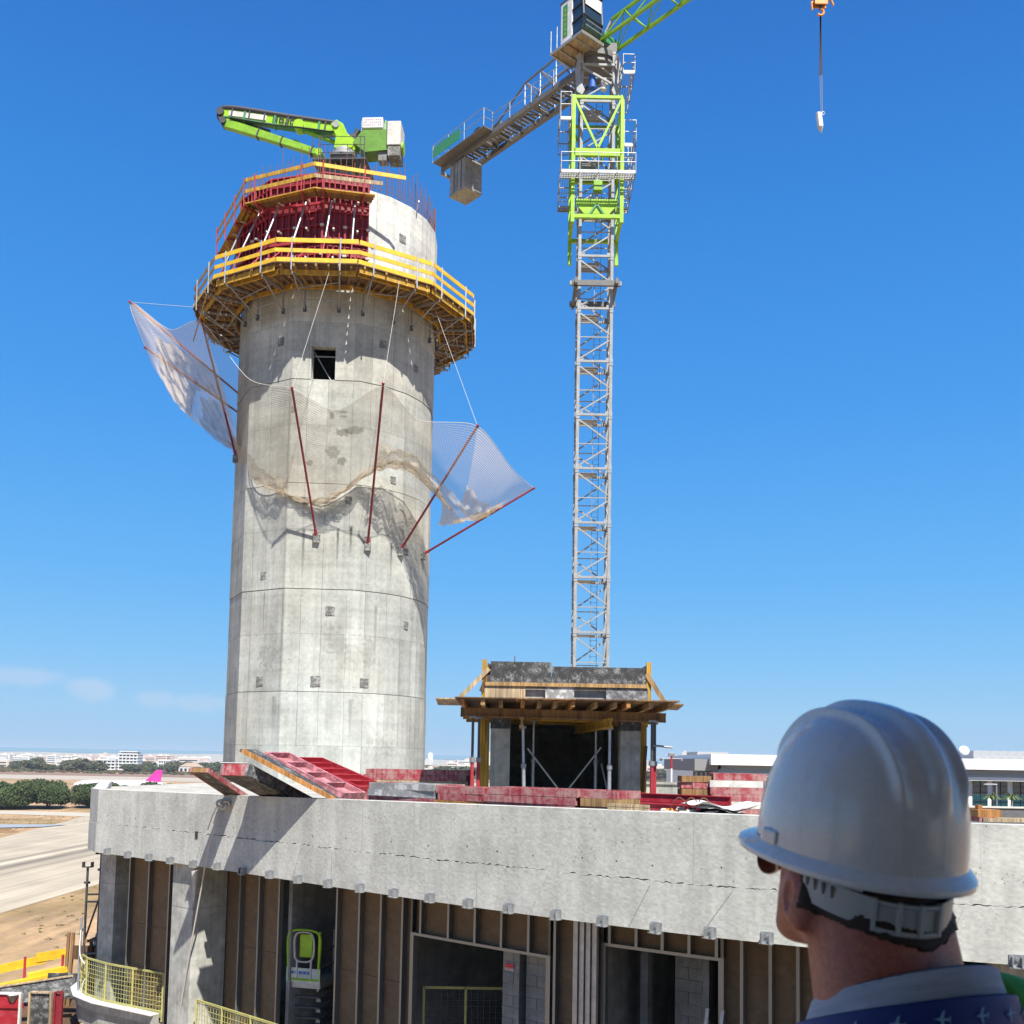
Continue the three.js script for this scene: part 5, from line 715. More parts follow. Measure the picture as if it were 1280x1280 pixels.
// ---------------------------------------------------------------- formwork panels stacked and leaning on the roof
{
  const R0 = 16.92;
  const panel = (name, a, b, w, th, mats, label, cat, group) => { // slab from a to b, with sheet, edge rails and ribs
    const A = V(...a), B = V(...b), [m, l] = basis(A, B), t = new THREE.Group(); t.name = numbered(name); scene.add(t); tag(t, label, cat, group);
    const put = (g) => g.applyMatrix4(m);
    mesh('sheet', put(new THREE.BoxGeometry(w - 0.01, l - 0.01, 0.02).translate(0, 0, th / 2 - 0.012)), mats[0], t);
    for (const s of [-1, 1]) mesh('side_rail', put(new THREE.BoxGeometry(0.05, l, th).translate(s * (w / 2 - 0.025), 0, 0)), mats[1], t);
    for (const s of [-1, 1]) mesh('end_rail', put(new THREE.BoxGeometry(w - 0.1, 0.05, th).translate(0, s * (l / 2 - 0.025), 0)), mats[2] || mats[1], t);
    const n = Math.max(1, Math.round(l / 0.5)); for (let k = 1; k < n; k++) mesh('rib', put(new THREE.BoxGeometry(w - 0.1, 0.04, th * 0.8).translate(0, -l / 2 + l * k / n, -th * 0.08)), mats[1], t);
    return t;
  };
  // leaning over the parapet at the left
  panel('formwork_panel', [-5.82, 16.98, -22.95], [-6.42, 17.72, -21.2], 0.46, 0.1, [M.blackPly, M.redDust, M.timber], 'narrow red edged formwork panel tipped over the parapet', 'formwork panel', 'panels tipped over the parapet');
  { const t = panel('formwork_panel', [-4.5, 16.98, -22.4], [-5.5, 17.76, -20.45], 0.72, 0.26, [M.blackPly, M.ply, M.redDust], 'thick panel with crusted grey side tipped over the parapet', 'formwork panel', 'panels tipped over the parapet'); mesh('underside_sheet', bar(V(-4.46, 16.9, -22.3), V(-5.47, 17.65, -20.42), 0.68, 0.02), M.blackPly, t); mesh('cover_sheet', bar(V(-4.55, 17.12, -22.45), V(-5.53, 17.885, -20.5), 0.7, 0.012), M.white, t); }
  { const t = thing('plywood_sheet', 'long plywood sheet with orange edge leaning on the parapet', 'plywood'); mesh('ply', bar(V(-3.42, 17.2, -20.75), V(-5.35, 18.14, -20.9), 1.0, 0.05), M.blackPly, t); mesh('orange_edge', bar(V(-3.44, 17.2, -20.24), V(-5.33, 18.13, -20.39), 0.05, 0.09), M.orangeTimber, t); }
  panel('formwork_panel', [-3.2, 17.25, -21.1], [-5.0, 18.06, -21.9], 0.85, 0.14, [M.pink, M.pink], 'pink dusted panel sloping behind the orange edged plywood', 'formwork panel', 'red panels heaped near the tower foot'); panel('formwork_panel', [-3.1, 17.0, -21.6], [-4.6, 17.8, -22.6], 0.7, 0.14, [M.red, M.pink], 'pink and red panel lying under the dusted one', 'formwork panel', 'red panels heaped near the tower foot');
  panel('formwork_panel', [-3.0, 17.35, -22.6], [-4.75, 17.97, -24.0], 0.9, 0.12, [M.maroon, M.red], 'bright red ribbed panel frame propped before the tower foot', 'formwork panel', 'red panels heaped near the tower foot'); panel('formwork_panel', [-3.0, 16.98, -22.9], [-4.9, 17.0, -24.2], 0.9, 0.12, [M.maroon, M.red], 'red panel lying flat beneath the propped red frame', 'formwork panel', 'red panels heaped near the tower foot');
  { const t = thing('pale_board', 'pale bare board lying between the tipped panels', 'board'); mesh('board', bar(V(-5.3, 17.02, -22.9), V(-5.1, 17.3, -21.6), 0.3, 0.03), M.white, t); mesh('cleat', bar(V(-5.28, 17.06, -22.75), V(-5.0, 17.06, -22.7), 0.04, 0.05), M.paleTimber, t); }
  // long stacks along the parapet
  const stack = (x0, x1, off, n, th, w, cols, where) => { for (let k = 0; k < n; k++) { const j = rr(-0.06, 0.06), a = FA(x0 + j, off + rr(-0.03, 0.03), R0 + th * (k + 0.5) + 0.004 * k), b = FA(x1 + j * 0.5, off + rr(-0.03, 0.03), R0 + th * (k + 0.5) + 0.004 * k); b.y = a.y; panel('formwork_panel', a.toArray(), b.toArray(), w, th, cols[k % cols.length], `${k === n - 1 ? 'top' : k === 0 ? 'bottom' : ['second', 'third', 'fourth', 'fifth', 'sixth'][k - 1]} ${cols[k % cols.length][3]} panel ${where}`, 'formwork panel', 'stacked formwork panels'); } };
  const dk = [M.ply, M.greyPly, M.redDust, 'grey edged'], rd = [M.maroon, M.redDust, M.redDust, 'dusty red'], rc = [M.maroon, M.redDust, M.red, 'red'];
  stack(-3.15, -1.75, 0.95, 5, 0.125, 0.8, [rc, rd, rc, dk, dk], 'of the dark stack next to the pink panels');
  stack(-1.72, -0.82, 0.95, 5, 0.12, 0.8, [rc, rd, [M.maroon, M.orangeTimber, M.redDust, 'orange edged'], rd, rd], 'of the short orange stack on the parapet line');
  stack(-0.8, 0.75, 0.95, 5, 0.125, 0.8, [rd, rc, rd, rc, rd], 'of the long red stack before the head house');
  stack(0.77, 1.35, 0.95, 5, 0.125, 0.8, [rd, [M.maroon, M.board, M.board, 'timber ended'], rd, [M.maroon, M.board, M.board, 'timber ended'], rd], 'of the timber ended stack before the head house');
  { const t = thing('timber_bundle', 'short pale timbers laid on the parapet before the head house', 'timber'); const a = FA(1.4, 0.25, 0), b = FA(1.98, 0.25, 0); for (let k = 0; k < 4; k++) mesh('timber', bar(V(a.x + 0.05 * (k % 2), 17.31 + Math.floor(k / 2) * 0.05, a.z - 0.06 * (k % 2)), V(b.x, 17.31 + Math.floor(k / 2) * 0.05, b.z - 0.06 * (k % 2)), 0.07, 0.04), M.paleTimber, t); }
  const stack2 = (ax, az, bx2, bz, n, th, w, cols, where) => { for (let k = 0; k < n; k++) { const j = rr(-0.05, 0.05); panel('formwork_panel', [ax + j, R0 + th * (k + 0.5) + 0.004 * k, az], [bx2 + j, R0 + th * (k + 0.5) + 0.004 * k, bz], w, th, cols[k % cols.length], `${k === n - 1 ? 'top' : k === 0 ? 'bottom' : ['second', 'third', 'fourth', 'fifth', 'sixth'][k - 1]} ${cols[k % cols.length][3]} panel ${where}`, 'formwork panel', 'stacked formwork panels'); } };
  stack2(-3.3, -24.2, -0.9, -23.9, 7, 0.12, 0.9, [rc, rd, rc, dk, [M.ply, M.paleTimber, M.paleTimber, 'pale edged'], rd, rd], 'of the stack between the tower and the head house');
  stack2(3.95, -20.4, 4.95, -20.3, 7, 0.13, 1.2, [rd, rc, [M.ply, M.offWhite, M.offWhite, 'white edged'], rd, rc, [M.ply, M.offWhite, M.offWhite, 'white edged'], rd], 'of the tall stack before the white building');
  { const g = thing('brick_pallet', 'brown banded pack of formwork ends beside the tall red stack', 'pallet'); for (let k = 0; k < 7; k++) for (let i = 0; i < 3; i++) mesh('pack_piece', bx(0.21, 0.115, 0.5, 3.42 + i * 0.215, R0 + 0.065 + k * 0.125, -20.15 + rr(-0.02, 0.02)), k % 2 ? M.redDust : M.timber, g); }
  // red walers lying by the right pillar
  for (let k = 0; k < 7; k++) { const r = Math.floor(k / 3), t = thing('steel_waler', ['lowest', 'second lowest', 'third lowest', 'middle', 'third highest', 'second highest', 'topmost'][k] + ' red steel waler heaped right of the head house', 'steel beam', [0, 0, 0], 0, 'heap of red walers'); const y = R0 + 0.08 + r * 0.17, z = -20.6 + (k % 3) * 0.3, j = rr(-0.15, 0.15); const A = V(2.2 + j, y + 0.02, z + 0.1), B = V(4.1 + j, y - 0.0, z + 1.1 + rr(-0.1, 0.1)); mesh('web', bar(A, B, 0.05, 0.14), M.red, t); for (const s of [-1, 1]) mesh('flange', bar(A.clone().add(V(0, s * 0.075, 0)), B.clone().add(V(0, s * 0.075, 0)), 0.12, 0.015), M.red, t); }
  { const t = thing('roof_kerb', 'pale concrete kerb wall behind the red walers on the roof', 'kerb'); mesh('wall', bx(3.2, 0.55, 0.2, 5.2, R0 + 0.275, -28), M.concrete, t); mesh('coping', bx(3.3, 0.06, 0.3, 5.2, R0 + 0.58, -28), M.concrete, t); }
  // slumped sheets
  { for (let k = 0; k < 6; k++) { const t = tag(mesh('plastic_sheet', xf(new THREE.PlaneGeometry(1.0, 0.8, 14, 10).rotateX(-Math.PI / 2), [3.45 + rr(-0.05, 0.05), R0 + 0.16 + k * 0.055, -16.9 + rr(-0.04, 0.04)], 0.5 + rr(-0.12, 0.12)), k === 5 ? M.white : k % 2 ? M.blackPly : M.offWhite), ['lowest black', 'second', 'third', 'fourth', 'fifth', 'top white'][k] + ' sheet in the slumped pile on the parapet', 'sheet', 'slumped pile of sheets'); const p = t.geometry.attributes.position; for (let i = 0; i < p.count; i++) p.setY(i, p.getY(i) + 0.05 * Math.sin(p.getX(i) * 7 + k) + 0.03 * Math.sin(p.getZ(i) * 9 + k * 2)); t.geometry.computeVertexNormals(); }
    const t = thing('sheet_bearer', 'timber bearers under the slumped sheets', 'timber'); for (const x of [3.15, 3.75]) mesh('bearer', bx(0.1, 0.1, 0.8, x, R0 + 0.05, -16.9, 0.5), M.timber, t); }
  { const t = thing('rubble_heap', 'scatter of pale rubble and bent bars beside the red walers', 'rubble'); for (let k = 0; k < 12; k++) { const g = new THREE.IcosahedronGeometry(rr(0.05, 0.12), 0); mesh('lump', g.scale(1, 0.6, 1).translate(rr(2.5, 3.1), R0 + 0.32 + rr(-0.05, 0.02), -17.0 + rr(-0.2, 0.2)), k % 4 ? M.offWhite : M.orange, t); } mesh('bearing_board', bx(0.9, 0.28, 0.6, 2.8, R0 + 0.14, -17.0), M.darkTimber, t); for (let k = 0; k < 3; k++) mesh('bent_bar', tube([V(2.6 + k * 0.2, R0 + 0.3, -16.9), V(2.75 + k * 0.2, R0 + 0.55, -16.8), V(3.0 + k * 0.2, R0 + 0.35, -16.9)], 0.009, 5), M.rust, t); }
  { const t = thing('orange_timber', 'stack of orange timber blocks on the parapet near the white building', 'timber'); mesh('block', bx(0.32, 0.1, 0.3, 6.5, 17.42, -14.1), M.orangeTimber, t); mesh('block', bx(0.22, 0.06, 0.3, 6.47, 17.338, -14.1), M.redDust, t); mesh('plank', bx(1.1, 0.05, 0.25, 6.95, 17.335, -13.95 - 0.1), M.paleTimber, t); mesh('block', bx(0.06, 0.06, 0.1, 6.42, 17.5, -14.1), M.orangeTimber, t); }
}
// ---------------------------------------------------------------- guard barriers, scaffold and gear round the annex floor
function barrier(name, pts, y0, y1, label, group, posts = true) {
  const t = thing(name, label, 'barrier', [0, 0, 0], 0, group);
  for (let i = 0; i < pts.length - 1; i++) {
    const a = V(pts[i][0], 0, pts[i][1]), b = V(pts[i + 1][0], 0, pts[i + 1][1]), A = y => a.clone().setY(y), B = y => b.clone().setY(y), l = a.distanceTo(b);
    mesh('top_rail', bar(A(y1), B(y1), 0.03, 0.05), M.meshYellow, t); mesh('toe_board', bar(A(y0 + 0.08), B(y0 + 0.08), 0.025, 0.17), M.meshYellow, t);
    const g = []; const n = Math.round(l / 0.11); for (let k = 1; k < n; k++) g.push(rod(A(y0 + 0.16).lerp(B(y0 + 0.16), k / n), A(y1).lerp(B(y1), k / n), 0.007, 4)); for (let y = y0 + 0.27; y < y1 - 0.04; y += 0.11) g.push(rod(A(y), B(y), 0.007, 4)); const m = mesh('wire_mesh', g, label.includes('door') ? M.darkSteel : M.meshYellow, t); m.userData.kind = 'stuff';
    mesh('post', bar(A(y0 - 0.1), A(y1 + 0.02), 0.045, 0.03), M.meshYellow, t); if (i === pts.length - 2) mesh('post', bar(B(y0 - 0.1), B(y1 + 0.02), 0.045, 0.03), M.meshYellow, t);
  }
  return t;
}
barrier('mesh_barrier', [[-11.42, -28.05], [-11.1, -27.6], [-10.35, -26.95], [-9.45, -26.4], [-8.5, -25.85]], 11.55, 12.62, 'curved yellow mesh barrier on the slab edge beside the corner column', 'yellow mesh barriers');
{ const P = [-6.95, -6.2, -5.4, -4.6, -3.8, -3.0].map(x => { const p = FA(x, 0.12, 0); return [p.x, p.z]; }); barrier('mesh_barrier', P, 11.5, 12.6, 'yellow mesh barrier between the big column and the scissor lift bay', 'yellow mesh barriers'); }
{ const a = FA(-2.44, 1.3, 0); barrier('mesh_barrier', [[a.x, a.z], [a.x + 0.8, a.z], [a.x + 1.62, a.z - 0.02]], 12.5, 13.66, 'yellow topped mesh barrier closing the left door opening', 'yellow mesh barriers'); }
{ // grey posts and loose rope by the slab corner
  const t = thing('scaffold_tower', 'grey scaffold frame with planks around the left corner column', 'scaffold');
  const S = [[-11.62, -28.6, 14.9], [-11.12, -28.25, 15.3], [-10.25, -29.6, 15.2], [-9.9, -29.0, 15.2]];
  for (const [x, z, y] of S) mesh('standard', rod(V(x, 11.4, z), V(x, y, z), 0.035, 8), M.darkSteel, t);
  for (const [x, z, y] of S.slice(0, 2)) { mesh('fork_head', [bx(0.26, 0.02, 0.18, x, y, z), bx(0.02, 0.14, 0.18, x - 0.12, y + 0.07, z), bx(0.02, 0.14, 0.18, x + 0.12, y + 0.07, z)], M.darkSteel, t); mesh('jack_nut', rod(V(x, y - 0.45, z), V(x, y - 0.4, z), 0.09, 8), M.darkSteel, t); }
  for (const y of [14.15, 13.95, 12.9, 12.55]) mesh('ledger', rod(V(-11.62, y, -28.6), V(-9.9, y + 0.02, -29.0), 0.026), M.steel, t);
  mesh('brace', rod(V(-11.6, 12.95, -28.6), V(-11.1, 14.2, -28.25), 0.026), M.darkSteel, t); mesh('brace', rod(V(-11.1, 11.6, -28.2), V(-10.0, 12.4, -29.0), 0.026), M.steel, t); mesh('brace', rod(V(-11.5, 12.9, -28.5), V(-10.0, 13.6, -29.2), 0.026), M.steel, t);
  for (let k = 0; k < 3; k++) mesh('plank', bar(V(-11.5 + k * 0.06, 12.92, -28.35 - k * 0.24), V(-9.95, 13.12, -28.8 - k * 0.24), 0.22, 0.045), M.timber, t);
  const p = thing('grey_post', 'slim galvanised post at the end of the curved yellow barrier', 'post', [-11.5, 11.4, -28.05]); mesh('tube', rod(V(0, 0, 0), V(0, 2.2, 0), 0.035, 8), M.galv, p); mesh('coupler', rod(V(0, 1.9, 0), V(0.08, 1.9, 0.03), 0.05, 8), M.steel, p);
  tag(mesh('loose_rope', tube([V(-11.48, 13.3, -28.0), V(-11.42, 12.6, -27.9), V(-11.1, 12.25, -27.75), V(-11.25, 11.95, -27.75), V(-11.3, 11.7, -27.8)], 0.014, 5, 40), M.whiteRope), 'white rope looped loosely at the corner of the curved barrier', 'rope');
}
{ // rope tied off over the parapet, hanging past the column
  const t = thing('hanging_rope', 'pale rope knotted on the edge band hanging down past the big column', 'rope');
  const q = FA(-6.6, -0.06, 0), pts = [V(-6.32, 16.95, -22.42), V(-6.42, 16.5, -22.5), V(-6.6, 15.9, -22.66), V(-6.75, 15.2, -22.85), V(-7.1, 13.6, -23.3), V(-7.45, 12.0, -23.8), V(-7.6, 11.45, -24.0)];
  mesh('line', tube(pts, 0.018, 6, 60), M.rope, t); mesh('knot', [new THREE.TorusGeometry(0.07, 0.03, 6, 12).translate(-6.3, 16.98, -22.4), new THREE.TorusKnotGeometry(0.07, 0.026, 40, 6).translate(-6.18, 16.98, -22.32)], M.rope, t); mesh('tail', tube([V(-6.35, 16.95, -22.42), V(-6.5, 16.7, -22.56), V(-6.62, 16.4, -22.66)], 0.014, 5), M.rope, t); mesh('tail', tube([V(-6.3, 16.95, -22.38), V(-6.38, 16.75, -22.44), V(-6.45, 16.55, -22.5)], 0.014, 5), M.rope, t);
  mesh('rag', new THREE.ConeGeometry(0.1, 0.8, 5).rotateX(Math.PI).translate(-7.02, 15.05, -23.2), M.offWhite, t);
}
{ // scissor lift in the dark bay
  const t = thing('scissor_lift', 'lime green scissor lift parked in the dark bay behind the column', 'scissor lift', [-4.4, 11.4, -22.6], -0.28); t.scale.set(1.3, 1, 1);
  const W = 0.62, L = 2.0;
  mesh('chassis', rbox(W, 0.4, L, 0.03, 0, 0.3, -L / 2), M.mastDark, t); for (const [x, z] of [[-0.26, -0.3], [0.26, -0.3], [-0.26, -1.7], [0.26, -1.7]]) mesh('wheel', new THREE.CylinderGeometry(0.16, 0.16, 0.1, 16).rotateZ(Math.PI / 2).translate(x * 1.1, 0.16, z), M.rubber, t);
  for (let k = 0; k < 5; k++) for (const x of [-0.26, 0.26]) { mesh('scissor_arm', bar(V(x, 0.5 + k * 0.22, -0.12), V(x, 0.72 + k * 0.22, -L + 0.15), 0.04, 0.07), M.steel, t); mesh('scissor_arm', bar(V(x * 0.86, 0.72 + k * 0.22, -0.12), V(x * 0.86, 0.5 + k * 0.22, -L + 0.15), 0.04, 0.07), M.steel, t); }
  for (let k = 0; k < 5; k++) mesh('pivot', rod(V(-0.28, 0.56 + k * 0.22, -0.1), V(0.28, 0.56 + k * 0.22, -0.1), 0.025), M.darkSteel, t);
  mesh('basket_floor', rbox(W, 0.16, L, 0.02, 0, 1.72, -L / 2), M.offWhite, t);
  const lb = mesh('label_plate', bx(W, 0.3, 0.02, 0, 1.92, 0.015), std([0.62, 0.72, 0.62], { map: T.worn }), t); for (let k = 0; k < 5; k++) mesh('blue_print', bx(0.06, 0.06, 0.004, -0.2 + k * 0.075, 1.97, 0.028), M.blue, lb); mesh('dark_stripe', bx(0.5, 0.05, 0.004, 0.03, 1.83, 0.028), M.jibGreen, lb);
  for (const x of [-0.28, 0.28]) mesh('corner_post', rod(V(x, 1.8, 0), V(x, 2.85, 0), 0.028, 8), M.green, t);
  const ring = new THREE.Shape(); mesh('front_frame', [tube([V(-0.28, 2.1, 0.01), V(-0.28, 2.78, 0.01), V(-0.2, 2.86, 0.01), V(0.2, 2.86, 0.01), V(0.28, 2.78, 0.01), V(0.28, 2.1, 0.01)], 0.028, 6, 50)], M.green, t); mesh('gate_frame', [tube([V(-0.16, 2.3, 0.03), V(-0.16, 2.74, 0.03), V(-0.1, 2.82, 0.03), V(0.12, 2.82, 0.03), V(0.17, 2.74, 0.03), V(0.17, 2.3, 0.03), V(0.1, 2.22, 0.03), V(-0.1, 2.22, 0.03), V(-0.16, 2.3, 0.03)], 0.02, 6, 60)], M.offWhite, t); mesh('document_box', rbox(0.24, 0.5, 0.06, 0.02, 0.02, 2.54, -0.05), M.green, t); for (const x of [-0.12, 0.14]) mesh('gate_leg', rod(V(x, 1.85, 0.02), V(x, 2.24, 0.02), 0.02), M.offWhite, t);
  for (const x of [-0.28, 0.28]) { for (const y of [2.1, 2.45, 2.84]) mesh('side_rail', rod(V(x, y, 0), V(x, y, -L), 0.022), M.galv, t); for (const z of [-0.7, -1.35, -2.0]) mesh('side_post', rod(V(x, 1.8, z), V(x, 2.84, z), 0.022), M.galv, t); }
}
{ // edge formwork platform beyond the slab corner
  const t = thing('edge_platform', 'plywood edge platform with yellow guard boards beyond the slab corner', 'scaffold platform');
  mesh('deck', bx(5.2, 0.1, 4.2, -14.4, 10.6, -29.6), M.darkTimber, t); for (let i = 0; i < 3; i++) for (const z of [-27.8, -31.4]) mesh('shore', rod(V(-16.6 + i * 2.1, 0, z), V(-16.6 + i * 2.1, 10.55, z), 0.06, 8), M.steel, t);
  mesh('guard_board', bar(V(-15.2, 11.68, -29.6), V(-13.55, 12.0, -30.6), 0.05, 0.24), M.yellow, t); mesh('guard_board', bar(V(-13.75, 12.05, -30.45), V(-13.0, 12.13, -30.9), 0.05, 0.26), M.yellow, t);
  mesh('guard_board', bar(V(-15.2, 11.2, -29.5), V(-13.1, 11.56, -30.6), 0.3, 0.16), M.yellow, t); mesh('guard_board', bar(V(-13.9, 11.55, -30.3), V(-12.95, 11.7, -30.75), 0.3, 0.16), M.yellow, t);
  for (const [x, z] of [[-14.0, -30.3], [-13.1, -30.75]]) mesh('guard_post', bar(V(x, 10.6, z), V(x, 12.1, z), 0.06, 0.05), M.redPipe, t);
  for (const x of [-12.95, -12.82]) mesh('timber_upright', bar(V(x, 10.6, -30.6), V(x + 0.02, 12.75, -30.7), 0.08, 0.08), M.timber, t);
  mesh('dark_board', bx(0.9, 0.4, 0.05, -12.3, 12.2, -30.6), M.darkTimber, t); mesh('dark_board', bx(1.3, 0.7, 0.06, -12.35, 11.45, -29.6), M.blackPly, t); mesh('dark_post', bx(0.08, 1.4, 0.08, -12.2, 11.9, -30.55), M.darkTimber, t);
  mesh('grey_upstand', bar(V(-13.9, 11.4, -28.2), V(-12.0, 11.62, -28.9), 0.05, 0.5), M.ply, t); mesh('white_cap', bar(V(-13.9, 11.67, -28.2), V(-12.0, 11.89, -28.9), 0.12, 0.03), M.paleTimber, t);
  const f = (name, x0, x1, y1, z, m, label) => { const p = thing('formwork_panel', label, 'formwork panel', [0, 0, 0], 0, 'panels standing at the slab corner'); mesh('sheet', bx(x1 - x0 - 0.06, 2.0, 0.03, (x0 + x1) / 2, y1 - 1.05, z), m[0], p); for (const x of [x0 + 0.03, x1 - 0.03]) mesh('side_rail', bx(0.05, 2.05, 0.1, x, y1 - 1.02, z + 0.02), m[1], p); mesh('top_rail', bx(x1 - x0 - 0.1, 0.04, 0.1, (x0 + x1) / 2, y1, z + 0.02), m[2], p); return p; };
  const rp = f('p', -13.3, -12.5, 11.82, -27, [M.red, M.offWhite, M.white], 'bright red panel standing at the slab corner below the yellow boards'); mesh('cross_rail', bx(0.7, 0.1, 0.06, -12.9, 11.5, -26.97), M.red, rp); mesh('gusset_plate', new THREE.CylinderGeometry(0.16, 0.02, 0.22, 4).translate(-12.72, 11.68, -26.95), M.greyPly, rp);
  f('p', -12.47, -11.86, 11.78, -27.35, [M.blackPly, M.paleTimber, M.paleTimber], 'cement spattered black plywood panel standing at the slab corner'); f('p', -11.84, -11.6, 11.78, -27.4, [M.maroon, M.maroon, M.maroon], 'narrow maroon panel standing against the slab corner');
}
// ---------------------------------------------------------------- airliner, trees, city
{
  const p = thing('airliner', 'white airliner with magenta tail parked beyond the annex roof', 'aircraft', [-167.8, 0, -430], 0.13);
  // fuselage along x, nose to the left
  const prof = [[0, 0.02], [0.8, 0.7], [2.2, 1.35], [4.5, 1.85], [7, 1.98], [24, 1.98], [28, 1.7], [32, 1.1], [35.5, 0.45], [37, 0.15]];
  const g = new THREE.LatheGeometry(prof.map(([l, r]) => new THREE.Vector2(r, l)), 24).rotateZ(-Math.PI / 2).translate(-14, 5.4, 0), q = g.attributes.position; for (let i = 0; i < q.count; i++) { const x = q.getX(i); if (x > 8) q.setY(i, q.getY(i) + (x - 8) * 0.055); } g.computeVertexNormals();
  const f = mesh('fuselage', g, std([0.82, 0.82, 0.82], { roughness: 0.35 }), p); for (let k = 0; k < 24; k++) mesh('cabin_window', bx(0.28, 0.36, 0.05, -7 + k * 0.95, 5.9, 1.93), M.black, f); mesh('blue_tail_cone', new THREE.CylinderGeometry(0.72, 1.35, 5, 18).rotateZ(-Math.PI / 2 + 0.05).translate(17.2, 5.85, 0), std([0.05, 0.25, 0.6], { roughness: 0.4 }), f);
  const fin = new THREE.Shape([[14.5, 7.1], [19.2, 12.05], [21.6, 12.05], [21.0, 7.0]].map(a => new THREE.Vector2(...a))); mesh('tail_fin', new THREE.ExtrudeGeometry(fin, { depth: 0.35, bevelEnabled: false }).translate(0, 0, -0.17), std([0.62, 0.03, 0.28], { roughness: 0.5 }), p);
  const wing = new THREE.Shape([[0, 0], [6, 0], [12, 16.5], [10.3, 16.5]].map(a => new THREE.Vector2(...a))); for (const s of [-1, 1]) { mesh('wing', new THREE.ExtrudeGeometry(wing, { depth: 0.4, bevelEnabled: false }).rotateX(s * Math.PI / 2).translate(-2, 4.3, s * 1.5), std([0.6, 0.6, 0.6], { roughness: 0.4 }), p); mesh('engine', new THREE.CylinderGeometry(1.0, 0.75, 3.6, 16).rotateZ(Math.PI / 2).translate(0.5, 3.0, s * 5.8), M.white, p); mesh('tailplane', new THREE.ExtrudeGeometry(new THREE.Shape([[0, 0], [3, 0], [5, 6], [3.6, 6]].map(a => new THREE.Vector2(...a))), { depth: 0.25, bevelEnabled: false }).rotateX(s * Math.PI / 2).translate(17.5, 6.5, s * 0.6), M.white, p); }
  for (const [x, z] of [[-10, 0], [3, 2.2], [3, -2.2]]) { const gear = mesh('landing_gear', rod(V(x, 0.5, z), V(x, 4.0, z), 0.15, 8), M.steel, p); mesh('wheel', new THREE.CylinderGeometry(0.55, 0.55, 0.6, 16).rotateX(Math.PI / 2).translate(x, 0.55, z), M.rubber, gear); }
}
function leafCrown(n, rx, ry, rz, lobes, size, low = -1) {   // many small leaf-clump faces through the crown's volume
  const P = [], N = []; const c = lobes.map(() => [rr(-0.55, 0.55), rr(-0.35, 0.5), rr(-0.55, 0.55), rr(0.45, 0.7)]);
  c.push([0, 0, 0, 0.75]);
  for (let i = 0; i < n; i++) {
    const L = c[Math.floor(rnd() * c.length)], u = rr(-1, 1), a = rr(0, 6.283), r = Math.pow(rnd(), 0.33) * L[3], s = Math.sqrt(1 - u * u), x = (L[0] + r * s * Math.cos(a)) * rx, y = (L[1] + r * u) * ry, z = (L[2] + r * s * Math.sin(a)) * rz; if (y < low * ry) continue;
    const nx = rr(-1, 1), ny = rr(-0.4, 1), nz = rr(-1, 1), nrm = V(nx, ny, nz).normalize(), t1 = V(rr(-1, 1), rr(-1, 1), rr(-1, 1)).cross(nrm).normalize().multiplyScalar(size * rr(0.6, 1.3)), t2 = t1.clone().cross(nrm).multiplyScalar(rr(0.4, 0.8)), o = V(x, y, z);
    const A = o.clone().sub(t1), B = o.clone().add(t2), C = o.clone().add(t1), D = o.clone().sub(t2); for (const v of [A, B, C, A, C, D]) { P.push(v.x, v.y, v.z); N.push(nrm.x, nrm.y, nrm.z); }
  }
  const g = new THREE.BufferGeometry(); g.setAttribute('position', new THREE.Float32BufferAttribute(P, 3)); g.setAttribute('normal', new THREE.Float32BufferAttribute(N, 3)); return g;
}
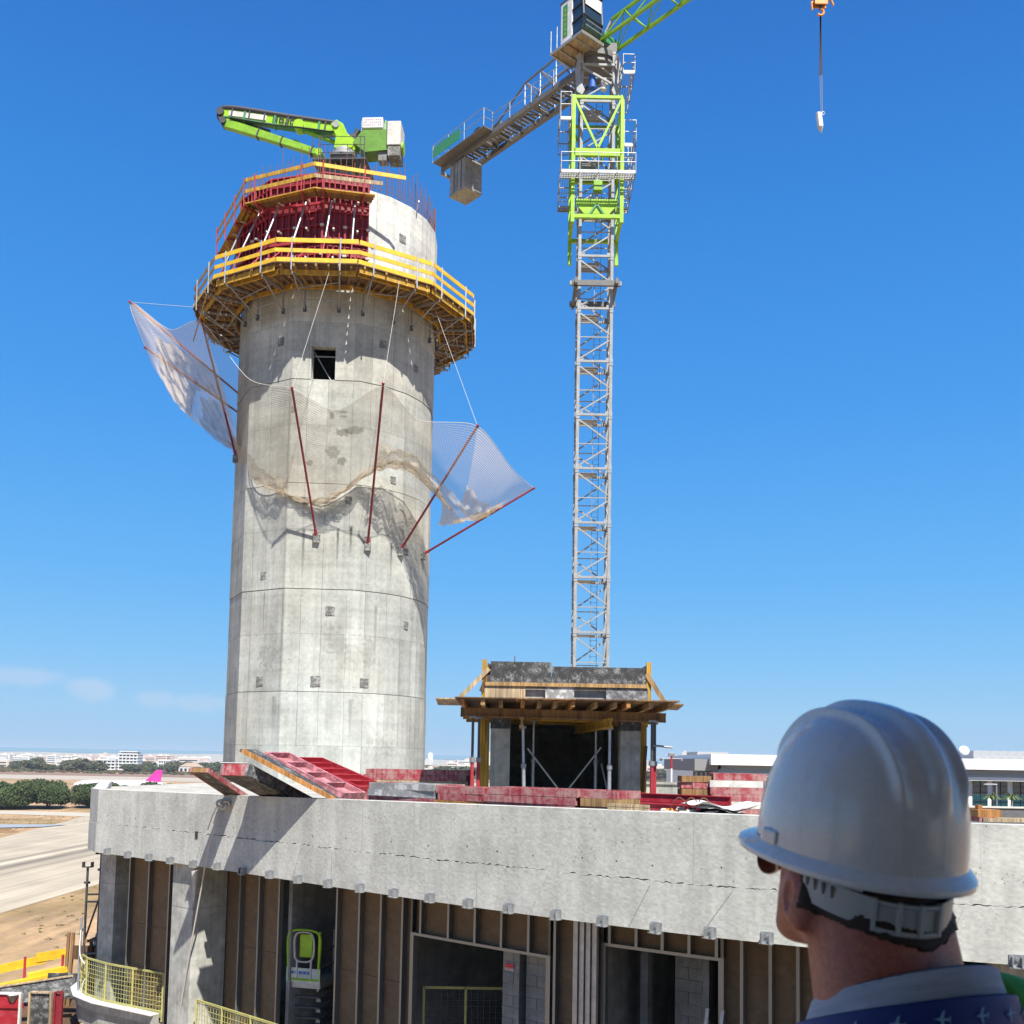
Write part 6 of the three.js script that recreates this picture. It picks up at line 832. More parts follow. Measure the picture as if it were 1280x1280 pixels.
{
  const leaf = [[0.05, 0.078, 0.024], [0.06, 0.09, 0.028], [0.045, 0.07, 0.026]].map(c => std(c, { side: THREE.DoubleSide, roughness: 0.9 })), bark = std([0.09, 0.06, 0.04], { roughness: 1 });
  const protos = [0, 1, 2].map(k => { const t = new THREE.Group(); t.name = 'round_tree'; const tr = mesh('trunk', [rod(V(0, 0, 0), V(0.1, 2.2, 0), 0.32, 8, 0.24), rod(V(0.1, 2.1, 0), V(-1.2, 3.8, 0.4), 0.18, 6, 0.1), rod(V(0.1, 2.1, 0), V(1.3, 3.9, -0.3), 0.18, 6, 0.1), rod(V(0.1, 2.0, 0), V(0.2, 4.5, 1.0), 0.16, 6, 0.08)], bark, t); mesh('crown', leafCrown(10000, 5.8, 4.0, 5.8, [1, 2, 3, 4, 5, 6, 7], 0.32, -0.95).translate(0, 4.5, 0), leaf[k], t); return t; });
  const spots = [[-150, -336], [-158, -330], [-166, -334], [-174, -328], [-182, -334], [-154, -345], [-163, -343], [-171, -342], [-134, -349], [-141, -346], [-127, -352], [-146, -356], [-119, -350], [-190, -330], [-178, -344], [-186, -345], [-137, -356], [-131, -345], [-152, -339], [-161, -336], [-168, -338], [-177, -336], [-143, -350], [-138, -351], [-157, -350], [-166, -350], [-174, -349]];
  spots.forEach(([x, z], i) => { const t = protos[i % 3].clone(); t.name = numbered('round_tree'); t.position.set(x, 0, z); t.rotation.y = rr(0, 6); const s = rr(0.9, 1.08); t.scale.set(s, s * (1 + rr(-0.06, 0.06)), s); scene.add(t); tag(t, x < -148 ? 'rounded dark green tree in the larger clump beyond the taxiway' : 'rounded dark green tree in the smaller clump by the annex corner', 'tree', x < -148 ? 'larger clump of round trees' : 'smaller clump of round trees'); });
  // far loose trees before the city
  const far = [0, 1].map(k => { const t = new THREE.Group(); mesh('trunk', rod(V(0, 0, 0), V(0, 3, 0), 0.3, 6, 0.2), bark, t); mesh('crown', leafCrown(1400, 6, 4.2, 6, [1, 2, 3, 4], 0.75).translate(0, 5.4, 0), std([[0.075, 0.09, 0.045], [0.095, 0.10, 0.055]][k], { side: THREE.DoubleSide, roughness: 1 }), t); return t; });
  for (let i = 0; i < 150; i++) { const z = -rr(1000, 1250), k = i % 2, px = rr(-0.56, 0.16), t = far[k].clone(); t.name = numbered('far_tree'); const s = rr(0.7, 1.5); t.position.set(px * -z, 0, z); t.scale.set(s * 1.3, s, s * 1.3); t.rotation.y = rr(0, 6); scene.add(t); tag(t, k ? 'pale olive tree in the belt before the far town' : 'dark olive tree in the belt before the far town', 'tree', k ? 'pale trees of the far belt' : 'dark trees of the far belt'); }
  // scrub: uncountable
  { const b = leafCrown(120, 3.2, 1.4, 3.2, [1, 2, 3], 0.7); const im = new THREE.InstancedMesh(clean(uvm(b)), std([0.14, 0.13, 0.075], { side: THREE.DoubleSide, roughness: 1 }), 2600), m = new THREE.Matrix4(); for (let i = 0; i < 2600; i++) { const z = -rr(960, 1300); m.makeRotationY(rr(0, 6)).setPosition(rr(-0.6, 0.5) * -z, 0.6, z); im.setMatrixAt(i, m); im.setColorAt(i, new THREE.Color().setRGB(rr(0.7, 1.2), rr(0.7, 1.1), rr(0.6, 1))); } im.name = 'scrub'; im.userData = { kind: 'stuff', label: 'low dry scrub along the far edge of the airfield', category: 'scrub' }; scene.add(im); }
  { const b = leafCrown(40, 0.35, 0.2, 0.35, [1, 2], 0.09); const im = new THREE.InstancedMesh(clean(uvm(b)), std([0.20, 0.17, 0.08], { side: THREE.DoubleSide, roughness: 1 }), 500), m = new THREE.Matrix4(); for (let i = 0; i < 500; i++) { const z = -rr(70, 300); m.makeRotationY(rr(0, 6)).scale(V(rr(0.5, 1.3), rr(0.5, 1), rr(0.5, 1.3))).setPosition(rr(-56, -25) - (z < -150 ? 90 : 0), 0.08, z); im.setMatrixAt(i, m); } im.name = 'dry_tufts'; im.userData = { kind: 'stuff', label: 'dry weed tufts scattered over the bare ground', category: 'weeds' }; scene.add(im); }
}
{
  // mid-rise with banded balconies and its lower neighbour
  const slabs = (t, x, z, w, d, n, h, y0 = 0, m = M.white) => { for (let k = 0; k < n; k++) { mesh('floor_band', bx(w, h * 0.42, d, x, y0 + k * h + h * 0.8, z), m, t); mesh('window_band', bx(w - 1.2, h * 0.58, d - 1.2, x, y0 + k * h + h * 0.3, z), M.glass, t); for (let j = 0; j <= 5; j++) mesh('pier', bx(0.9, h * 0.57, d - 0.6, x - w / 2 + 0.8 + j * (w - 1.6) / 5, y0 + k * h + h * 0.3, z), m, t); } };
  const a = thing('midrise_block', 'white mid-rise block with dark balcony bands on the far skyline', 'building'); slabs(a, -407, -1100, 21, 16, 6, 3.3); mesh('roof_box', bx(16, 1.5, 12, -407, 20.6, -1100), M.mastDark, a); mesh('roof_slab', bx(19, 0.9, 14, -407, 21.8, -1100), M.white, a);
  const b = thing('lowrise_block', 'white stepped low block beside the banded mid-rise', 'building'); slabs(b, -430, -1098, 22, 16, 4, 3.3); slabs(b, -440, -1092, 16, 10, 2, 3.3);
  const c = thing('lowrise_block', 'small white block right of the banded mid-rise', 'building'); slabs(c, -372, -1110, 14, 12, 4, 3.4); const d = thing('pavilion_roof', 'low pale building with dark hipped roof behind the airliner tail', 'building'); mesh('wall', bx(24, 7, 12, -338, 3.5, -1090), M.offWhite, d); mesh('roof', new THREE.CylinderGeometry(6, 15, 4, 4).rotateY(Math.PI / 4).scale(1.1, 1, 0.6).translate(-338, 9, -1090), std([0.32, 0.24, 0.18]), d); for (let k = 0; k < 5; k++) mesh('window', bx(2.4, 3, 0.2, -347 + k * 4.5, 3.6, -1083.9), M.glass, d);
  const tones = [M.white, M.offWhite, std([0.6, 0.52, 0.46]), std([0.50, 0.50, 0.5]), std([0.55, 0.42, 0.36])], names = ['white', 'cream', 'tan', 'grey', 'reddish'];
  for (let i = 0; i < 120; i++) { const z = -rr(1200, 2600), far = z < -1900, sx = i < 70 ? rr(-0.6, -0.2) : rr(-0.16, 0.22), k = Math.floor(rnd() * 5), t = thing('far_building', `${names[k]} ${far ? 'small hazy' : 'low'} building of the town ${sx < -0.18 ? 'behind the airfield scrub' : 'seen past the head house'}`, 'building', [sx * -z, 0, z], rr(-0.4, 0.4), `${names[k]} ${far ? 'distant' : 'nearer'} town buildings ${sx < -0.18 ? 'left of' : 'beyond'} the site`); const w = rr(14, 34), h = (far ? rr(12, 22) : rr(8, 17)) * (rnd() < 0.12 ? 1.35 : 1); mesh('wall', bx(w, h, 14, 0, h / 2, 0), tones[k], t); mesh('roof_hut', bx(w * 0.3, 2.2, 5, rr(-w / 4, w / 4), h + 1.1, 0), tones[(k + 1) % 5], t); for (let f = 0; f < Math.floor(h / 3.6); f++) mesh('window_row', bx(w * 0.84, 1.3, 0.3, 0, 2 + f * 3.5, 7.05), M.tealGlass, t); }
  // hazy high-rises past the tower foot
  for (let i = 0; i < 22; i++) { const z = -rr(3300, 4000), sx = rr(-0.1, 0.17), w = rr(16, 30), h = rr(18, 62), t = thing('high_rise', 'pale tower block on the hazy skyline between the shaft and the white building', 'building', [sx * -z, 0, z], rr(-0.5, 0.5), 'tower blocks on the hazy skyline'); mesh('wall', bx(w, h, w * 0.8, 0, h / 2, 0), i % 3 ? M.offWhite : M.white, t); mesh('crown', bx(w * 0.5, 5, w * 0.4, 0, h + 2.5, 0), M.offWhite, t); }
}
scene.fog = new THREE.FogExp2(new THREE.Color(0.72, 0.82, 0.95), 0.00009);
{ // white office building at the right
  const t = thing('office_building', 'white low office building with dark glass strips behind the man', 'building', [0, 0, 0]);
  const z = -150, w = std([0.74, 0.74, 0.73], { roughness: 0.6 });
  mesh('wall', bx(70, 16.9, 30, 65, 8.45, z - 16), w, t); mesh('roof_fascia', bx(72, 1.55, 35, 65, 18.9, z - 16), w, t); mesh('recessed_wall', bx(68, 0.6, 30.2, 65, 17.82, z - 16.4), w, t); mesh('grey_band', bx(70.4, 0.5, 31, 65, 17.27, z - 16), std([0.45, 0.46, 0.47]), t); mesh('ledge', bx(71, 0.5, 33, 65, 16.77, z - 16), w, t);
  mesh('left_fascia', bx(3.4, 1.7, 30, 28.6, 18.1, z - 15), std([0.22, 0.22, 0.22]), t); mesh('left_wing', bx(6.4, 17.2, 26, 30.2, 8.6, z - 15), w, t); for (let k = 0; k < 7; k++) mesh('fin', bx(0.3, 6, 0.6, 27.4 + k * 0.7, 14.0, z - 1.7), M.galv, t); mesh('fin_glass', bx(5.2, 6, 0.2, 29.6, 14.0, z - 1.9), M.glass, t);
  for (let k = 0; k < 14; k++) { const x = 54.2 + k * 2.95; const p = mesh('glass_strip', bx(2.1, 3.9, 0.3, x, 14.5, z - 0.95), M.tealGlass, t); mesh('mullion', bx(0.08, 3.9, 0.12, x, 14.5, z - 0.75), M.black, p); for (const dy of [-1, 0.3, 1.2]) mesh('transom', bx(2.1, 0.07, 0.1, x, 14.5 + dy, z - 0.76), M.black, p); }
  mesh('penthouse', bx(24, 1.5, 16, 86, 20.4, z - 22), std([0.36, 0.37, 0.38], { map: T.worn }), t); mesh('penthouse', bx(5, 0.6, 10, 32.5, 19.9, z - 20), std([0.3, 0.3, 0.3]), t);
  { const d = thing('roof_dish', 'white satellite dish on the office building roof', 'satellite dish', [70.6, 19.7, z - 10]); mesh('dish', new THREE.SphereGeometry(0.9, 16, 10, 0, 6.3, 0, 1.1).rotateX(1.1).translate(0, 1.2, 0), M.white, d); mesh('stand', rod(V(0, 0, 0), V(0, 1.2, -0.2), 0.1), M.galv, d); }
  // dark wall and planting below
  const wl = thing('boundary_wall', 'dark grey panel wall in front of the office building', 'wall'); for (let k = 0; k < 14; k++) mesh('panel', bx(5.96, 13.6, 0.4, 30 + k * 6, 6.8, -122), std([0.13, 0.13, 0.135], { map: T.worn, roughness: 0.8 }), wl); mesh('coping', bx(84, 0.2, 0.7, 69, 13.7, -122), M.offWhite, wl);
  for (let k = 0; k < 7; k++) { const pl = thing('roof_palm', 'small leafy palm on the wall terrace before the dark glass', 'plant', [46 + k * 3.6 + rr(-0.8, 0.8), 13.5, -122.9], rr(0, 3), 'palms on the terrace'); mesh('stem', rod(V(0, 0, 0), V(0.1, 1.0, 0), 0.1), M.timber, pl); const g = []; for (let j = 0; j < 14; j++) { const a = j * 0.45 + rr(-0.2, 0.2), r = rr(0.9, 1.6); g.push(bar(V(0.1, 1.0, 0), V(Math.cos(a) * r * 0.5, 1.5 + rr(0, 0.4), Math.sin(a) * r * 0.5), 0.2, 0.02), bar(V(Math.cos(a) * r * 0.5, 1.5, Math.sin(a) * r * 0.5), V(Math.cos(a) * r, 1.1, Math.sin(a) * r), 0.16, 0.02)); } const fr = mesh('fronds', g, std([0.10, 0.14, 0.05], { side: THREE.DoubleSide }), pl); fr.userData.kind = 'stuff'; }
  const lm = thing('street_lamp', 'grey street lamp standing before the dark glass of the office building', 'street lamp', [61.5, 0, -130]); mesh('pole', rod(V(0, 0, 0), V(0, 16.2, 0), 0.12, 8, 0.07), M.galv, lm); mesh('lamp_head', rbox(1.6, 0.18, 0.5, 0.05, -0.8, 16.25, 0), M.galv, lm);
  const an = thing('antenna_mast', 'thin antenna mast with red and white banding beyond the roof', 'antenna', [23.5, 0, -150]); for (let k = 0; k < 10; k++) mesh('mast_band', rod(V(0, k * 1.94, 0), V(0, (k + 1) * 1.94, 0), 0.16, 8), k % 2 ? M.redPipe : M.white, an); for (const [y, l] of [[18.9, 1.6], [19.3, 0.8]]) mesh('arm', rod(V(-l, y, 0), V(l, y, 0), 0.07), M.steel, an); for (const x of [-1.6, -1.45, 1.5]) mesh('lamp_box', bx(0.3, 0.35, 0.3, x, 18.75, 0), M.mastDark, an); mesh('crown_box', rbox(0.9, 0.5, 0.5, 0.05, 0, 19.5, 0), M.steel, an);
}
// ---------------------------------------------------------------- the sheltered storey the viewer stands in (outside the frame)
{
  const F = 16.3;
  struct('terrace_floor', [bx(14, 0.3, 10, 0, F - 0.15, 3.1)], M.concrete); struct('terrace_roof', [bx(14, 0.35, 7.4, 0, 20.75, 3.3)], M.concrete); struct('terrace_wall', [bx(14, 4.26, 0.25, 0, 18.44, 6.6)], M.paleTimber);
  struct('terrace_pillar', [bx(0.5, 4.26, 0.5, -5.5, 18.44, 1.2), bx(0.5, 4.26, 0.5, 5.5, 18.44, 1.2)], M.concrete); struct('terrace_base', [bx(13.6, 15.98, 9.6, 0, 8, 3.4)], M.concrete);
}
// ---------------------------------------------------------------- man in a white hard hat, seen from behind
const P0 = [0.428, 16.3, -1.275], YAW = 0.36, HEADY = 1.605, PITCH = 0.17;
function march(sdf, c, half, res) {
  const mc = new MarchingCubes(res, new THREE.MeshBasicMaterial(), false, false, 400000); mc.isolation = 0; const n = mc.size, hs = mc.halfsize;
  for (let z = 0; z < n; z++) for (let y = 0; y < n; y++) for (let x = 0; x < n; x++) mc.field[x + y * n + z * n * n] = -sdf(c[0] + (x - hs) / hs * half, c[1] + (y - hs) / hs * half, c[2] + (z - hs) / hs * half);
  mc.update(); const k = mc.count, p = new Float32Array(k * 3), nn = new Float32Array(k * 3);
  for (let i = 0; i < k; i++) for (let j = 0; j < 3; j++) { p[i * 3 + j] = mc.positionArray[i * 3 + j] * half + c[j]; nn[i * 3 + j] = mc.normalArray[i * 3 + j]; }
  const g = new THREE.BufferGeometry(); g.setAttribute('position', new THREE.BufferAttribute(p, 3)); g.setAttribute('normal', new THREE.BufferAttribute(nn, 3)); return g;
}
const smin = (a, b, k) => { const h = Math.max(k - Math.abs(a - b), 0) / k; return Math.min(a, b) - h * h * k * 0.25; };
const ell = (x, y, z, c, r) => { const a = (x - c[0]) / r[0], b = (y - c[1]) / r[1], d = (z - c[2]) / r[2], k0 = Math.hypot(a, b, d), k1 = Math.hypot(a / r[0], b / r[1], d / r[2]); return k1 > 1e-9 ? k0 * (k0 - 1) / k1 : -Math.min(...r); };
const cap = (x, y, z, a, b, r0, r1) => { const ax = x - a[0], ay = y - a[1], az = z - a[2], bx_ = b[0] - a[0], by = b[1] - a[1], bz = b[2] - a[2], t = clamp((ax * bx_ + ay * by + az * bz) / (bx_ * bx_ + by * by + bz * bz)); return Math.hypot(ax - bx_ * t, ay - by * t, az - bz * t) - (r0 + (r1 - r0) * t); };
const cP = Math.cos(PITCH), sP = Math.sin(PITCH);
const toHead = (x, y, z) => { const Y = y - HEADY, Z = z; return [x, Y * cP + Z * sP, -Y * sP + Z * cP]; };    // undo the upward tilt
function headSdf(x, y, z) {
  const [hx, hy, hz] = toHead(x, y, z);
  let d = ell(hx, hy, hz, [0, 0.03, 0.008], [0.079, 0.105, 0.1]);
  d = smin(d, ell(hx, hy, hz, [0, -0.055, -0.03], [0.066, 0.085, 0.072]), 0.03);
  d = smin(d, ell(hx, hy, hz, [0, -0.118, -0.068], [0.028, 0.024, 0.026]), 0.03);
  d = smin(d, cap(Math.abs(hx), hy, hz, [0.062, -0.045, -0.005], [0.03, -0.12, -0.07], 0.022, 0.018), 0.025);
  d = smin(d, cap(hx, hy, hz, [0, -0.02, -0.105], [0, -0.06, -0.122], 0.009, 0.015), 0.012);
  d = smin(d, ell(hx, hy, hz, [0, -0.088, -0.1], [0.026, 0.008, 0.01]), 0.01);
  d = Math.max(d, -ell(Math.abs(hx), hy, hz, [0.033, -0.027, -0.112], [0.016, 0.01, 0.014]));
  let e = ell(Math.abs(hx) + (hy + 0.05) * 0.12, hy, hz + (hy + 0.05) * 0.2, [0.088, -0.058, 0.012], [0.012, 0.036, 0.023]); e = Math.max(e, -ell(Math.abs(hx), hy, hz, [0.1, -0.056, 0.008], [0.008, 0.021, 0.012])); d = smin(d, e, 0.008);
  d = smin(d, cap(x, y, z, [-0.006, HEADY - 0.055, 0.028], [0.004, 1.37, 0.062], 0.076, 0.086), 0.03);
  d = smin(d, cap(Math.abs(x - 0.01), y, z, [0.035, HEADY - 0.09, 0.055], [0.055, 1.38, 0.07], 0.036, 0.04), 0.03);
  return d;
}
const torso = (x, y0, z) => { const y = y0 + 0.045 - 0.34 * clamp(x, -0.26, 0.18); let d = smin(ell(x, y, z, [0, 1.2, 0.04], [0.19, 0.24, 0.125]), ell(x, y, z, [0, 0.98, 0.02], [0.165, 0.2, 0.115]), 0.08); d = smin(d, cap(Math.abs(x), y, z, [0.03, 1.395, 0.055], [0.185, 1.345, 0.05], 0.05, 0.065), 0.06); return d; };
const arms = (x, y0, z) => { const y = y0 + 0.05; return smin(cap(Math.abs(x), y, z, [0.2, 1.345, 0.05], [0.25, 1.06, 0.06], 0.06, 0.045), cap(Math.abs(x), y, z, [0.25, 1.06, 0.06], [0.255, 0.83, -0.02], 0.044, 0.03), 0.02); };
const legs = (x, y, z) => smin(cap(Math.abs(x), y, z, [0.09, 0.88, 0.02], [0.1, 0.48, 0.0], 0.095, 0.062), cap(Math.abs(x), y, z, [0.1, 0.48, 0], [0.1, 0.08, 0.03], 0.06, 0.042), 0.03);
function handSdf(x, y, z) { const a = Math.abs(x); let d = ell(a, y, z, [0.255, 0.775, -0.03], [0.018, 0.05, 0.042]); d = smin(d, cap(a, y, z, [0.255, 0.85, -0.015], [0.255, 0.79, -0.025], 0.03, 0.026), 0.015);
  for (const [dz, l] of [[-0.034, 0.07], [-0.012, 0.08], [0.011, 0.074], [0.03, 0.058]]) { const k = [0.252, 0.735, -0.03 + dz], m = [0.247, 0.735 - l * 0.55, -0.033 + dz * 1.05], e = [0.236, 0.735 - l, -0.035 + dz]; d = smin(d, Math.min(cap(a, y, z, k, m, 0.0095, 0.009), cap(a, y, z, m, e, 0.009, 0.0075)), 0.006); }
  d = smin(d, Math.min(cap(a, y, z, [0.245, 0.8, -0.06], [0.232, 0.765, -0.085], 0.012, 0.011), cap(a, y, z, [0.232, 0.765, -0.085], [0.226, 0.735, -0.088], 0.011, 0.009)), 0.01); return d; }
{
  const man = thing('person', 'man in white hard hat and blue lanyard looking up toward the tower', 'person', P0, YAW);
  const skinT = dataTex(256, 256, (x, y, o) => { const i = (y * 2) * 512 + x * 2, v = 0.9 + (nB[i] - 0.5) * 0.22 + (nC[i] - 0.5) * 0.14; o[0] = v; o[1] = v * (0.97 + (nA[i] - 0.5) * 0.12); o[2] = v * 0.96; }, true, 9, 9);
  const skin = phy([0.56, 0.195, 0.13], { map: skinT, bumpMap: T.worn, bumpScale: 0.0006, roughness: 0.52, sheen: 0.25, sheenRoughness: 0.5 });
  const under = (x, y, z) => smin(smin(torso(x, y, z), arms(x, y, z), 0.03), legs(x, y, z), 0.05) + 0.012;
  const bodyG = [march((x, y, z) => Math.max(headSdf(x, y, z), 1.345 - y), [0.0, 1.535, 0.0], 0.2, 110), march((x, y, z) => Math.max(under(x, y, z), y - 1.36), [0, 0.72, 0.02], 0.75, 76)];
  for (const s of [-1, 1]) bodyG.push(march((x, y, z) => Math.max(handSdf(x, y, z), y - 0.86), [0.245 * s, 0.76, -0.03], 0.12, 72));
  mesh('body', bodyG, skin, man);
  // cropped hair under the hat
  mesh('hair', march((x, y, z) => { const [hx, hy, hz] = toHead(x, y, z); const w = 0.0016 * Math.sin(hx * 900 + hy * 300) * Math.sin(hz * 800 + hy * 700); return Math.max(headSdf(x, y, z) - 0.003 + w, -0.086 + 0.22 * Math.abs(hx) - hy + 2 * w, hy - 0.03, 0.03 - hz - Math.max(0, hy + 0.04) * 0.8); }, [0, HEADY - 0.02, 0.04], 0.14, 96), std([0.04, 0.025, 0.018], { roughness: 0.75 }), man);
  for (const s of [-1, 1]) mesh('eye', new THREE.SphereGeometry(0.011, 12, 8).applyMatrix4(new THREE.Matrix4().makeRotationX(PITCH).setPosition(0, HEADY, 0).multiply(new THREE.Matrix4().makeTranslation(0.033 * s, -0.027, -0.094))), M.white, man);
  // shirt, collar, vest, trousers, boots
  const cloth = std([0.52, 0.56, 0.63], { map: T.worn, roughness: 0.9 });
  mesh('shirt', march((x, y, z) => Math.max(smin(torso(x, y, z), Math.max(arms(x, y, z) - 0.006, 1.08 - y), 0.03) - 0.008, 0.86 - y, -(Math.hypot(x - 0.02, z - 0.056) - 0.098 + (y - 1.36) * 0.3) * (y > 1.3 ? 1 : -1)), [0, 1.15, 0.03], 0.42, 84), cloth, man);
  mesh('vest', march((x, y, z) => Math.max(torso(x, y, z) - 0.022, 0.88 - y, Math.abs(x) - 0.205, -(Math.hypot(x - 0.01, (z - 0.04) * 0.8) - 0.145) * (y > 1.3 ? 1 : -1)), [0, 1.15, 0.03], 0.42, 84), std([0.16, 0.62, 0.02], { map: T.worn, roughness: 0.7 }), man);
  mesh('trousers', march((x, y, z) => Math.max(smin(legs(x, y, z), Math.max(torso(x, y, z), y - 0.95), 0.06) - 0.012, 0.1 - y), [0, 0.52, 0.02], 0.48, 72), std([0.03, 0.04, 0.07], { roughness: 0.9 }), man);
  for (const s of [-1, 1]) { const g = march((x, y, z) => Math.max(smin(ell(x, y, z, [0.1 * s, 0.055, -0.05], [0.048, 0.055, 0.13]), cap(x, y, z, [0.1 * s, 0.06, 0.03], [0.1 * s, 0.16, 0.03], 0.052, 0.05), 0.03), -y), [0.1 * s, 0.09, -0.04], 0.16, 50); mesh('boot', g, M.rubber, man); }
  // stand-up collar: flared band open at the front, lower toward the throat
  const ringBand = (r0, r1, y0, y1, th, a0, a1, n = 90, c = [0.02, 0, 0.056], ovz = 0.98) => { // angle 0 = back (+z)
    const P = [], I = [], U = []; const row = []; for (let i = 0; i <= n; i++) { const a = a0 + (a1 - a0) * i / n, f = (1 + Math.cos(a)) / 2, dy = -0.085 * (1 - f); for (const [r, y] of [[r0, y0], [r1, y1], [r1 - th, y1 + 0.002], [r0 - th, y0]]) { P.push(c[0] + Math.sin(a) * r, y + dy, c[2] + Math.cos(a) * r * ovz); U.push(i / n, y > (y0 + y1) / 2 ? 1 : 0); } }
    for (let i = 0; i < n; i++) for (let k = 0; k < 4; k++) { const p = i * 4 + k, q = i * 4 + (k + 1) % 4; I.push(p, p + 4, q, q, p + 4, q + 4); }
    const g = new THREE.BufferGeometry(); g.setAttribute('position', new THREE.Float32BufferAttribute(P, 3)); g.setAttribute('uv', new THREE.Float32BufferAttribute(U, 2)); g.setIndex(I); g.computeVertexNormals(); return g; };
  const col = mesh('collar', [ringBand(0.121, 0.104, 1.432, 1.486, 0.005, -2.8, 2.8), ringBand(0.116, 0.1, 1.35, 1.476, 0.004, -2.8, 2.8)], cloth, man, true);
  // lanyard with pale aeroplane pictograms
  const lan = mesh('lanyard', ringBand(0.1305, 0.124, 1.424, 1.458, 0.003, -2.6, 2.6, 110), std([0.012, 0.035, 0.20], { roughness: 0.6 }), man, true);
  const plane = new THREE.Shape([[0, 1], [0.14, 0.35], [0.95, -0.05], [0.95, -0.2], [0.14, -0.05], [0.1, -0.62], [0.36, -0.85], [0, -0.8], [-0.36, -0.85], [-0.1, -0.62], [-0.14, -0.05], [-0.95, -0.2], [-0.95, -0.05], [-0.14, 0.35]].map(p => new THREE.Vector2(p[0] * 0.0095, p[1] * 0.0095)));
  for (const a of [-1.1, -0.75, -0.4, -0.05, 0.3, 0.65]) { const f = (1 + Math.cos(a)) / 2; mesh('plane_print', new THREE.ExtrudeGeometry(plane, { depth: 0.0008, bevelEnabled: false }).rotateZ(Math.PI / 2).applyMatrix4(new THREE.Matrix4().makeRotationY(a).setPosition(0.02 + Math.sin(a) * 0.1292, 1.441 - 0.085 * (1 - f), 0.056 + Math.cos(a) * 0.1268)), std([0.25, 0.45, 0.62]), lan); }
  mesh('lanyard_drop', [bar(V(-0.07, 1.34, -0.075), V(-0.02, 1.05, -0.12), 0.022, 0.003), bar(V(0.09, 1.34, -0.075), V(0.0, 1.05, -0.12), 0.022, 0.003)], std([0.012, 0.035, 0.20]), man);
  mesh('clip', bar(V(0.142, 1.33, 0.02), V(0.142, 1.405, 0.03), 0.012, 0.02), M.mastDark, man);
  // tinted glasses
  const HM = new THREE.Matrix4().makeRotationX(PITCH).setPosition(0, HEADY, 0), hg = g => g.applyMatrix4(HM);
  const gl = mesh('glasses', [hg(rod(V(-0.01, -0.018, -0.112), V(0.01, -0.018, -0.112), 0.0018)), ...[-1, 1].map(s => hg(tube([V(0.066 * s, -0.016, -0.105), V(0.079 * s, -0.018, -0.06), V(0.083 * s, -0.022, 0.0), V(0.084 * s, -0.032, 0.022)], 0.0016, 5)))], M.galv, man);
  for (const s of [-1, 1]) mesh('lens', hg(new THREE.SphereGeometry(0.034, 18, 12).scale(1, 0.82, 0.16).rotateY(-0.32 * s).translate(0.038 * s, -0.04, -0.113)), phy([0.05, 0.018, 0.012], { roughness: 0.08, clearcoat: 1 }), gl);

  // ------------------------------------------------------------ hard hat
  const hat = thing('hard_hat', 'glossy white hard hat with three raised ridges worn by the man', 'hard hat', P0, YAW);
  const hwT = dataTex(512, 512, (x, y, o, i) => { const sc = nC[i] > 0.9 ? 0.1 : 0, v = 0.95 + (nA[i] - 0.5) * 0.07 + (nV[i] > 0.68 ? -0.03 : 0) - sc; o[0] = v; o[1] = v * 0.995; o[2] = v * 0.98; }, true, 5, 5), hwR = dataTex(512, 512, (x, y, o, i) => { o[0] = o[1] = o[2] = 0.75 + (nB[i] - 0.5) * 0.6 + (nV[i] - 0.5) * 0.4; }, false, 5, 5);
  const hw = phy([0.86, 0.86, 0.84], { map: hwT, roughnessMap: hwR, roughness: 0.36, clearcoat: 0.45, clearcoatRoughness: 0.14 });
  const RA = 0.139, RB = 0.112, RH = 0.166;
  const dome = (th, t, k = 1) => { const e = t * Math.PI / 2, f = Math.pow(Math.cos(e), 0.72) * k, x = RB * Math.sin(th) * f, z = -RA * Math.cos(th) * f + 0.004; let y = RH * Math.pow(Math.sin(e), 0.92) * k; const fade = sm(0.2, 0.42, t); const rg = fade * (0.0135 * Math.exp(-((x / 0.013) ** 4)) + 0.0105 * Math.exp(-(((Math.abs(x) - 0.043) / 0.0062) ** 2))); const nx = x / RB / RB, nz = z / RA / RA, ny = y / RH / RH, l = Math.hypot(nx, ny, nz) || 1; return V(x + nx / l * rg, y + ny / l * rg, z + nz / l * rg); };
  const grid = (fn, n, m, flip) => { const P = [], I = []; for (let j = 0; j <= m; j++) for (let i = 0; i <= n; i++) { const p = fn(i / n * Math.PI * 2, j / m); P.push(p.x, p.y, p.z); } for (let j = 0; j < m; j++) for (let i = 0; i < n; i++) { const a = j * (n + 1) + i, b = a + n + 1; if (flip) I.push(a, b, a + 1, b, b + 1, a + 1); else I.push(a, a + 1, b, b, a + 1, b + 1); } const g = new THREE.BufferGeometry(); g.setAttribute('position', new THREE.Float32BufferAttribute(P, 3)); g.setIndex(I); g.computeVertexNormals();
    const nn = g.attributes.normal; for (let j = 0; j <= m; j++) { const a = j * (n + 1), b = a + n, v = V(nn.getX(a) + nn.getX(b), nn.getY(a) + nn.getY(b), nn.getZ(a) + nn.getZ(b)).normalize(); nn.setXYZ(a, v.x, v.y, v.z); nn.setXYZ(b, v.x, v.y, v.z); } return g; };
  const brimE = th => 0.009 + 0.03 * Math.pow(Math.max(0, Math.cos(th)), 2.2) + 0.004 * Math.pow(Math.max(0, -Math.cos(th)), 2);
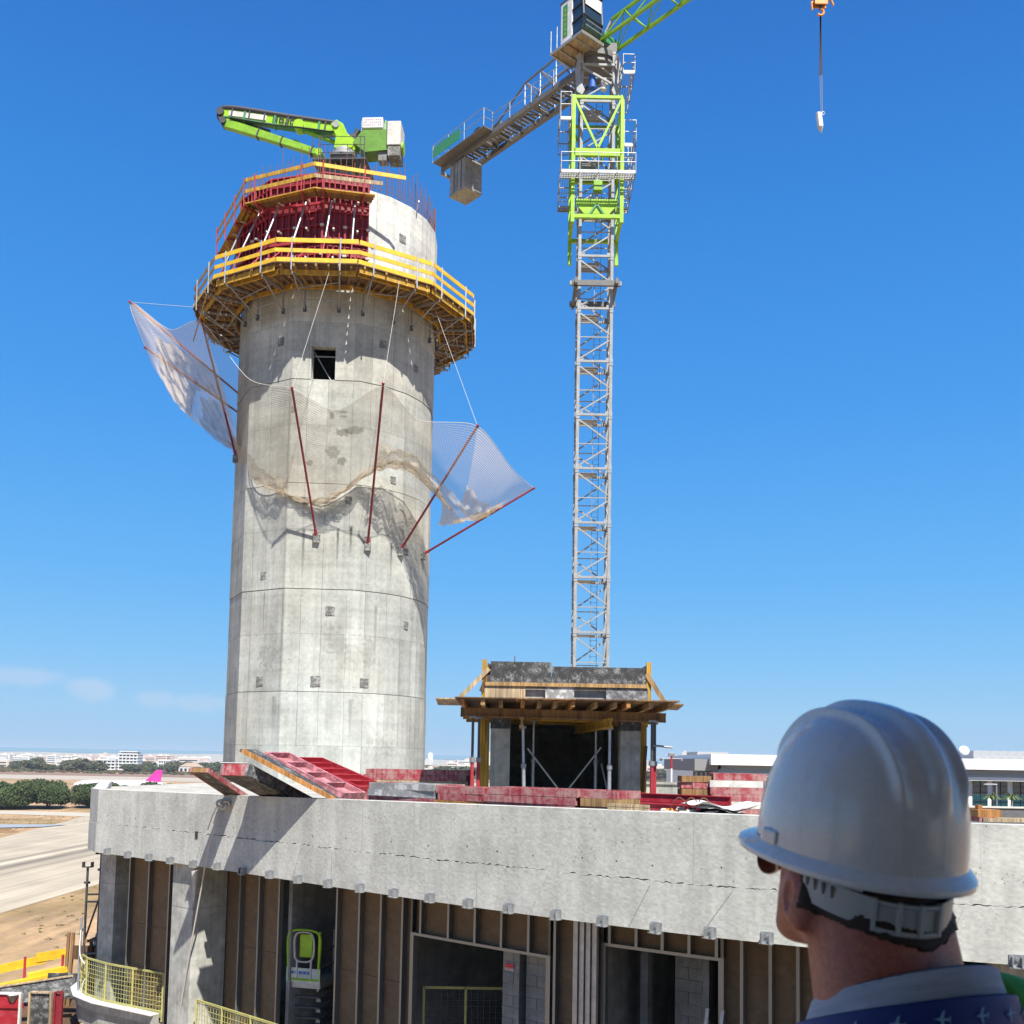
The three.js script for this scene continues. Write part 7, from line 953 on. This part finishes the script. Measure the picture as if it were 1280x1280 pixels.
  const brim = (th, t) => { const b = dome(th, 0), l = Math.hypot(b.x, b.z), e = brimE(th), prof = [[0, 0], [0.35, -0.004], [0.75, -0.009], [1.0, -0.013], [1.03, -0.0165], [0.98, -0.0195], [0.7, -0.014], [0.3, -0.0085], [-0.25, -0.005]], u = t * (prof.length - 1), i = Math.min(prof.length - 2, Math.floor(u)), f = u - i, r = prof[i][0] + (prof[i + 1][0] - prof[i][0]) * f, y = prof[i][1] + (prof[i + 1][1] - prof[i][1]) * f; return V(b.x + b.x / l * e * r, y + b.y - 0.004 * Math.max(0, Math.cos(th)), b.z + b.z / l * e * r); };
  const shell = mesh('shell', [grid((a, t) => dome(a, t), 320, 110, false)].map(g => hg(g)), hw, hat); mesh('inner_shell', [grid((a, t) => dome(a, t, 0.965), 60, 20, true)].map(g => hg(g)), std([0.3, 0.3, 0.3]), hat);
  mesh('brim', [grid(brim, 160, 32, false)].map(g => hg(g)), hw, hat);
  for (const s of [-1, 1]) mesh('side_slot', hg(rbox(0.008, 0.018, 0.03, 0.004, s * 0.111, 0.008, -0.02)), hw, hat);
  // suspension band hugging the nape
  const bandM = phy([0.50, 0.52, 0.50], { roughness: 0.4, transmission: 0.0 }), strip = (a0, a1, yT, yB, rx, rz, th, n = 70) => { const P = [], I = []; for (let i = 0; i <= n; i++) { const a = a0 + (a1 - a0) * i / n, t = yT(a), b = yB(a); for (const [y, r] of [[t, 0], [b, 0], [b, -th], [t, -th]]) P.push(Math.sin(a) * (rx + r), y, Math.cos(a) * (rz + r) + 0.012); } for (let i = 0; i < n; i++) for (let k = 0; k < 4; k++) { const p = i * 4 + k, q = i * 4 + (k + 1) % 4; I.push(p, p + 4, q, q, p + 4, q + 4); } const g = new THREE.BufferGeometry(); g.setAttribute('position', new THREE.Float32BufferAttribute(P, 3)); g.setIndex(I); g.computeVertexNormals(); return hg(g); };
  const drop = a => 0.024 * Math.pow(Math.max(0, Math.cos(a * 0.85)), 1.2);
  const sus = mesh('suspension_band', strip(-1.42, 1.42, a => -0.012 - drop(a), a => -0.046 - drop(a), 0.097, 0.118, 0.003), bandM, hat);
  for (const s of [-1, 1]) mesh('upper_strap', strip(s * 1.6, s * 0.75, a => 0.004, a => -0.02 - 0.4 * drop(a), 0.099, 0.12, 0.002, 30), bandM, hat);
  for (const a of [-0.62, -0.36, -0.1, 0.16]) mesh('adjuster_rib', hg(new THREE.BoxGeometry(0.005, 0.037, 0.006).rotateY(a).translate(Math.sin(a) * 0.0995, -0.029 - drop(a), Math.cos(a) * 0.1205 + 0.012)), bandM, sus);
  mesh('adjuster_plate', strip(-0.62, 0.16, a => -0.012 - drop(a), a => -0.0165 - drop(a), 0.101, 0.122, 0.005, 20), bandM, sus); mesh('adjuster_plate', strip(-0.62, 0.16, a => -0.043 - drop(a), a => -0.0485 - drop(a), 0.101, 0.122, 0.005, 20), bandM, sus); mesh('adjuster_tab', strip(-0.34, -0.12, a => -0.048 - drop(a), a => -0.056 - drop(a), 0.1, 0.121, 0.004, 10), bandM, sus);
  for (const s of [-1, 1]) for (let k = 0; k < 4; k++) { const a = s * (1.36 - k * 0.1); mesh('band_slot', hg(new THREE.BoxGeometry(0.003, 0.014, 0.003).rotateX(0.25).rotateY(a).translate(Math.sin(a) * 0.0975, -0.022 - drop(a), Math.cos(a) * 0.1185 + 0.012)), M.mastDark, sus); }
}
renderer.render(scene, camera);
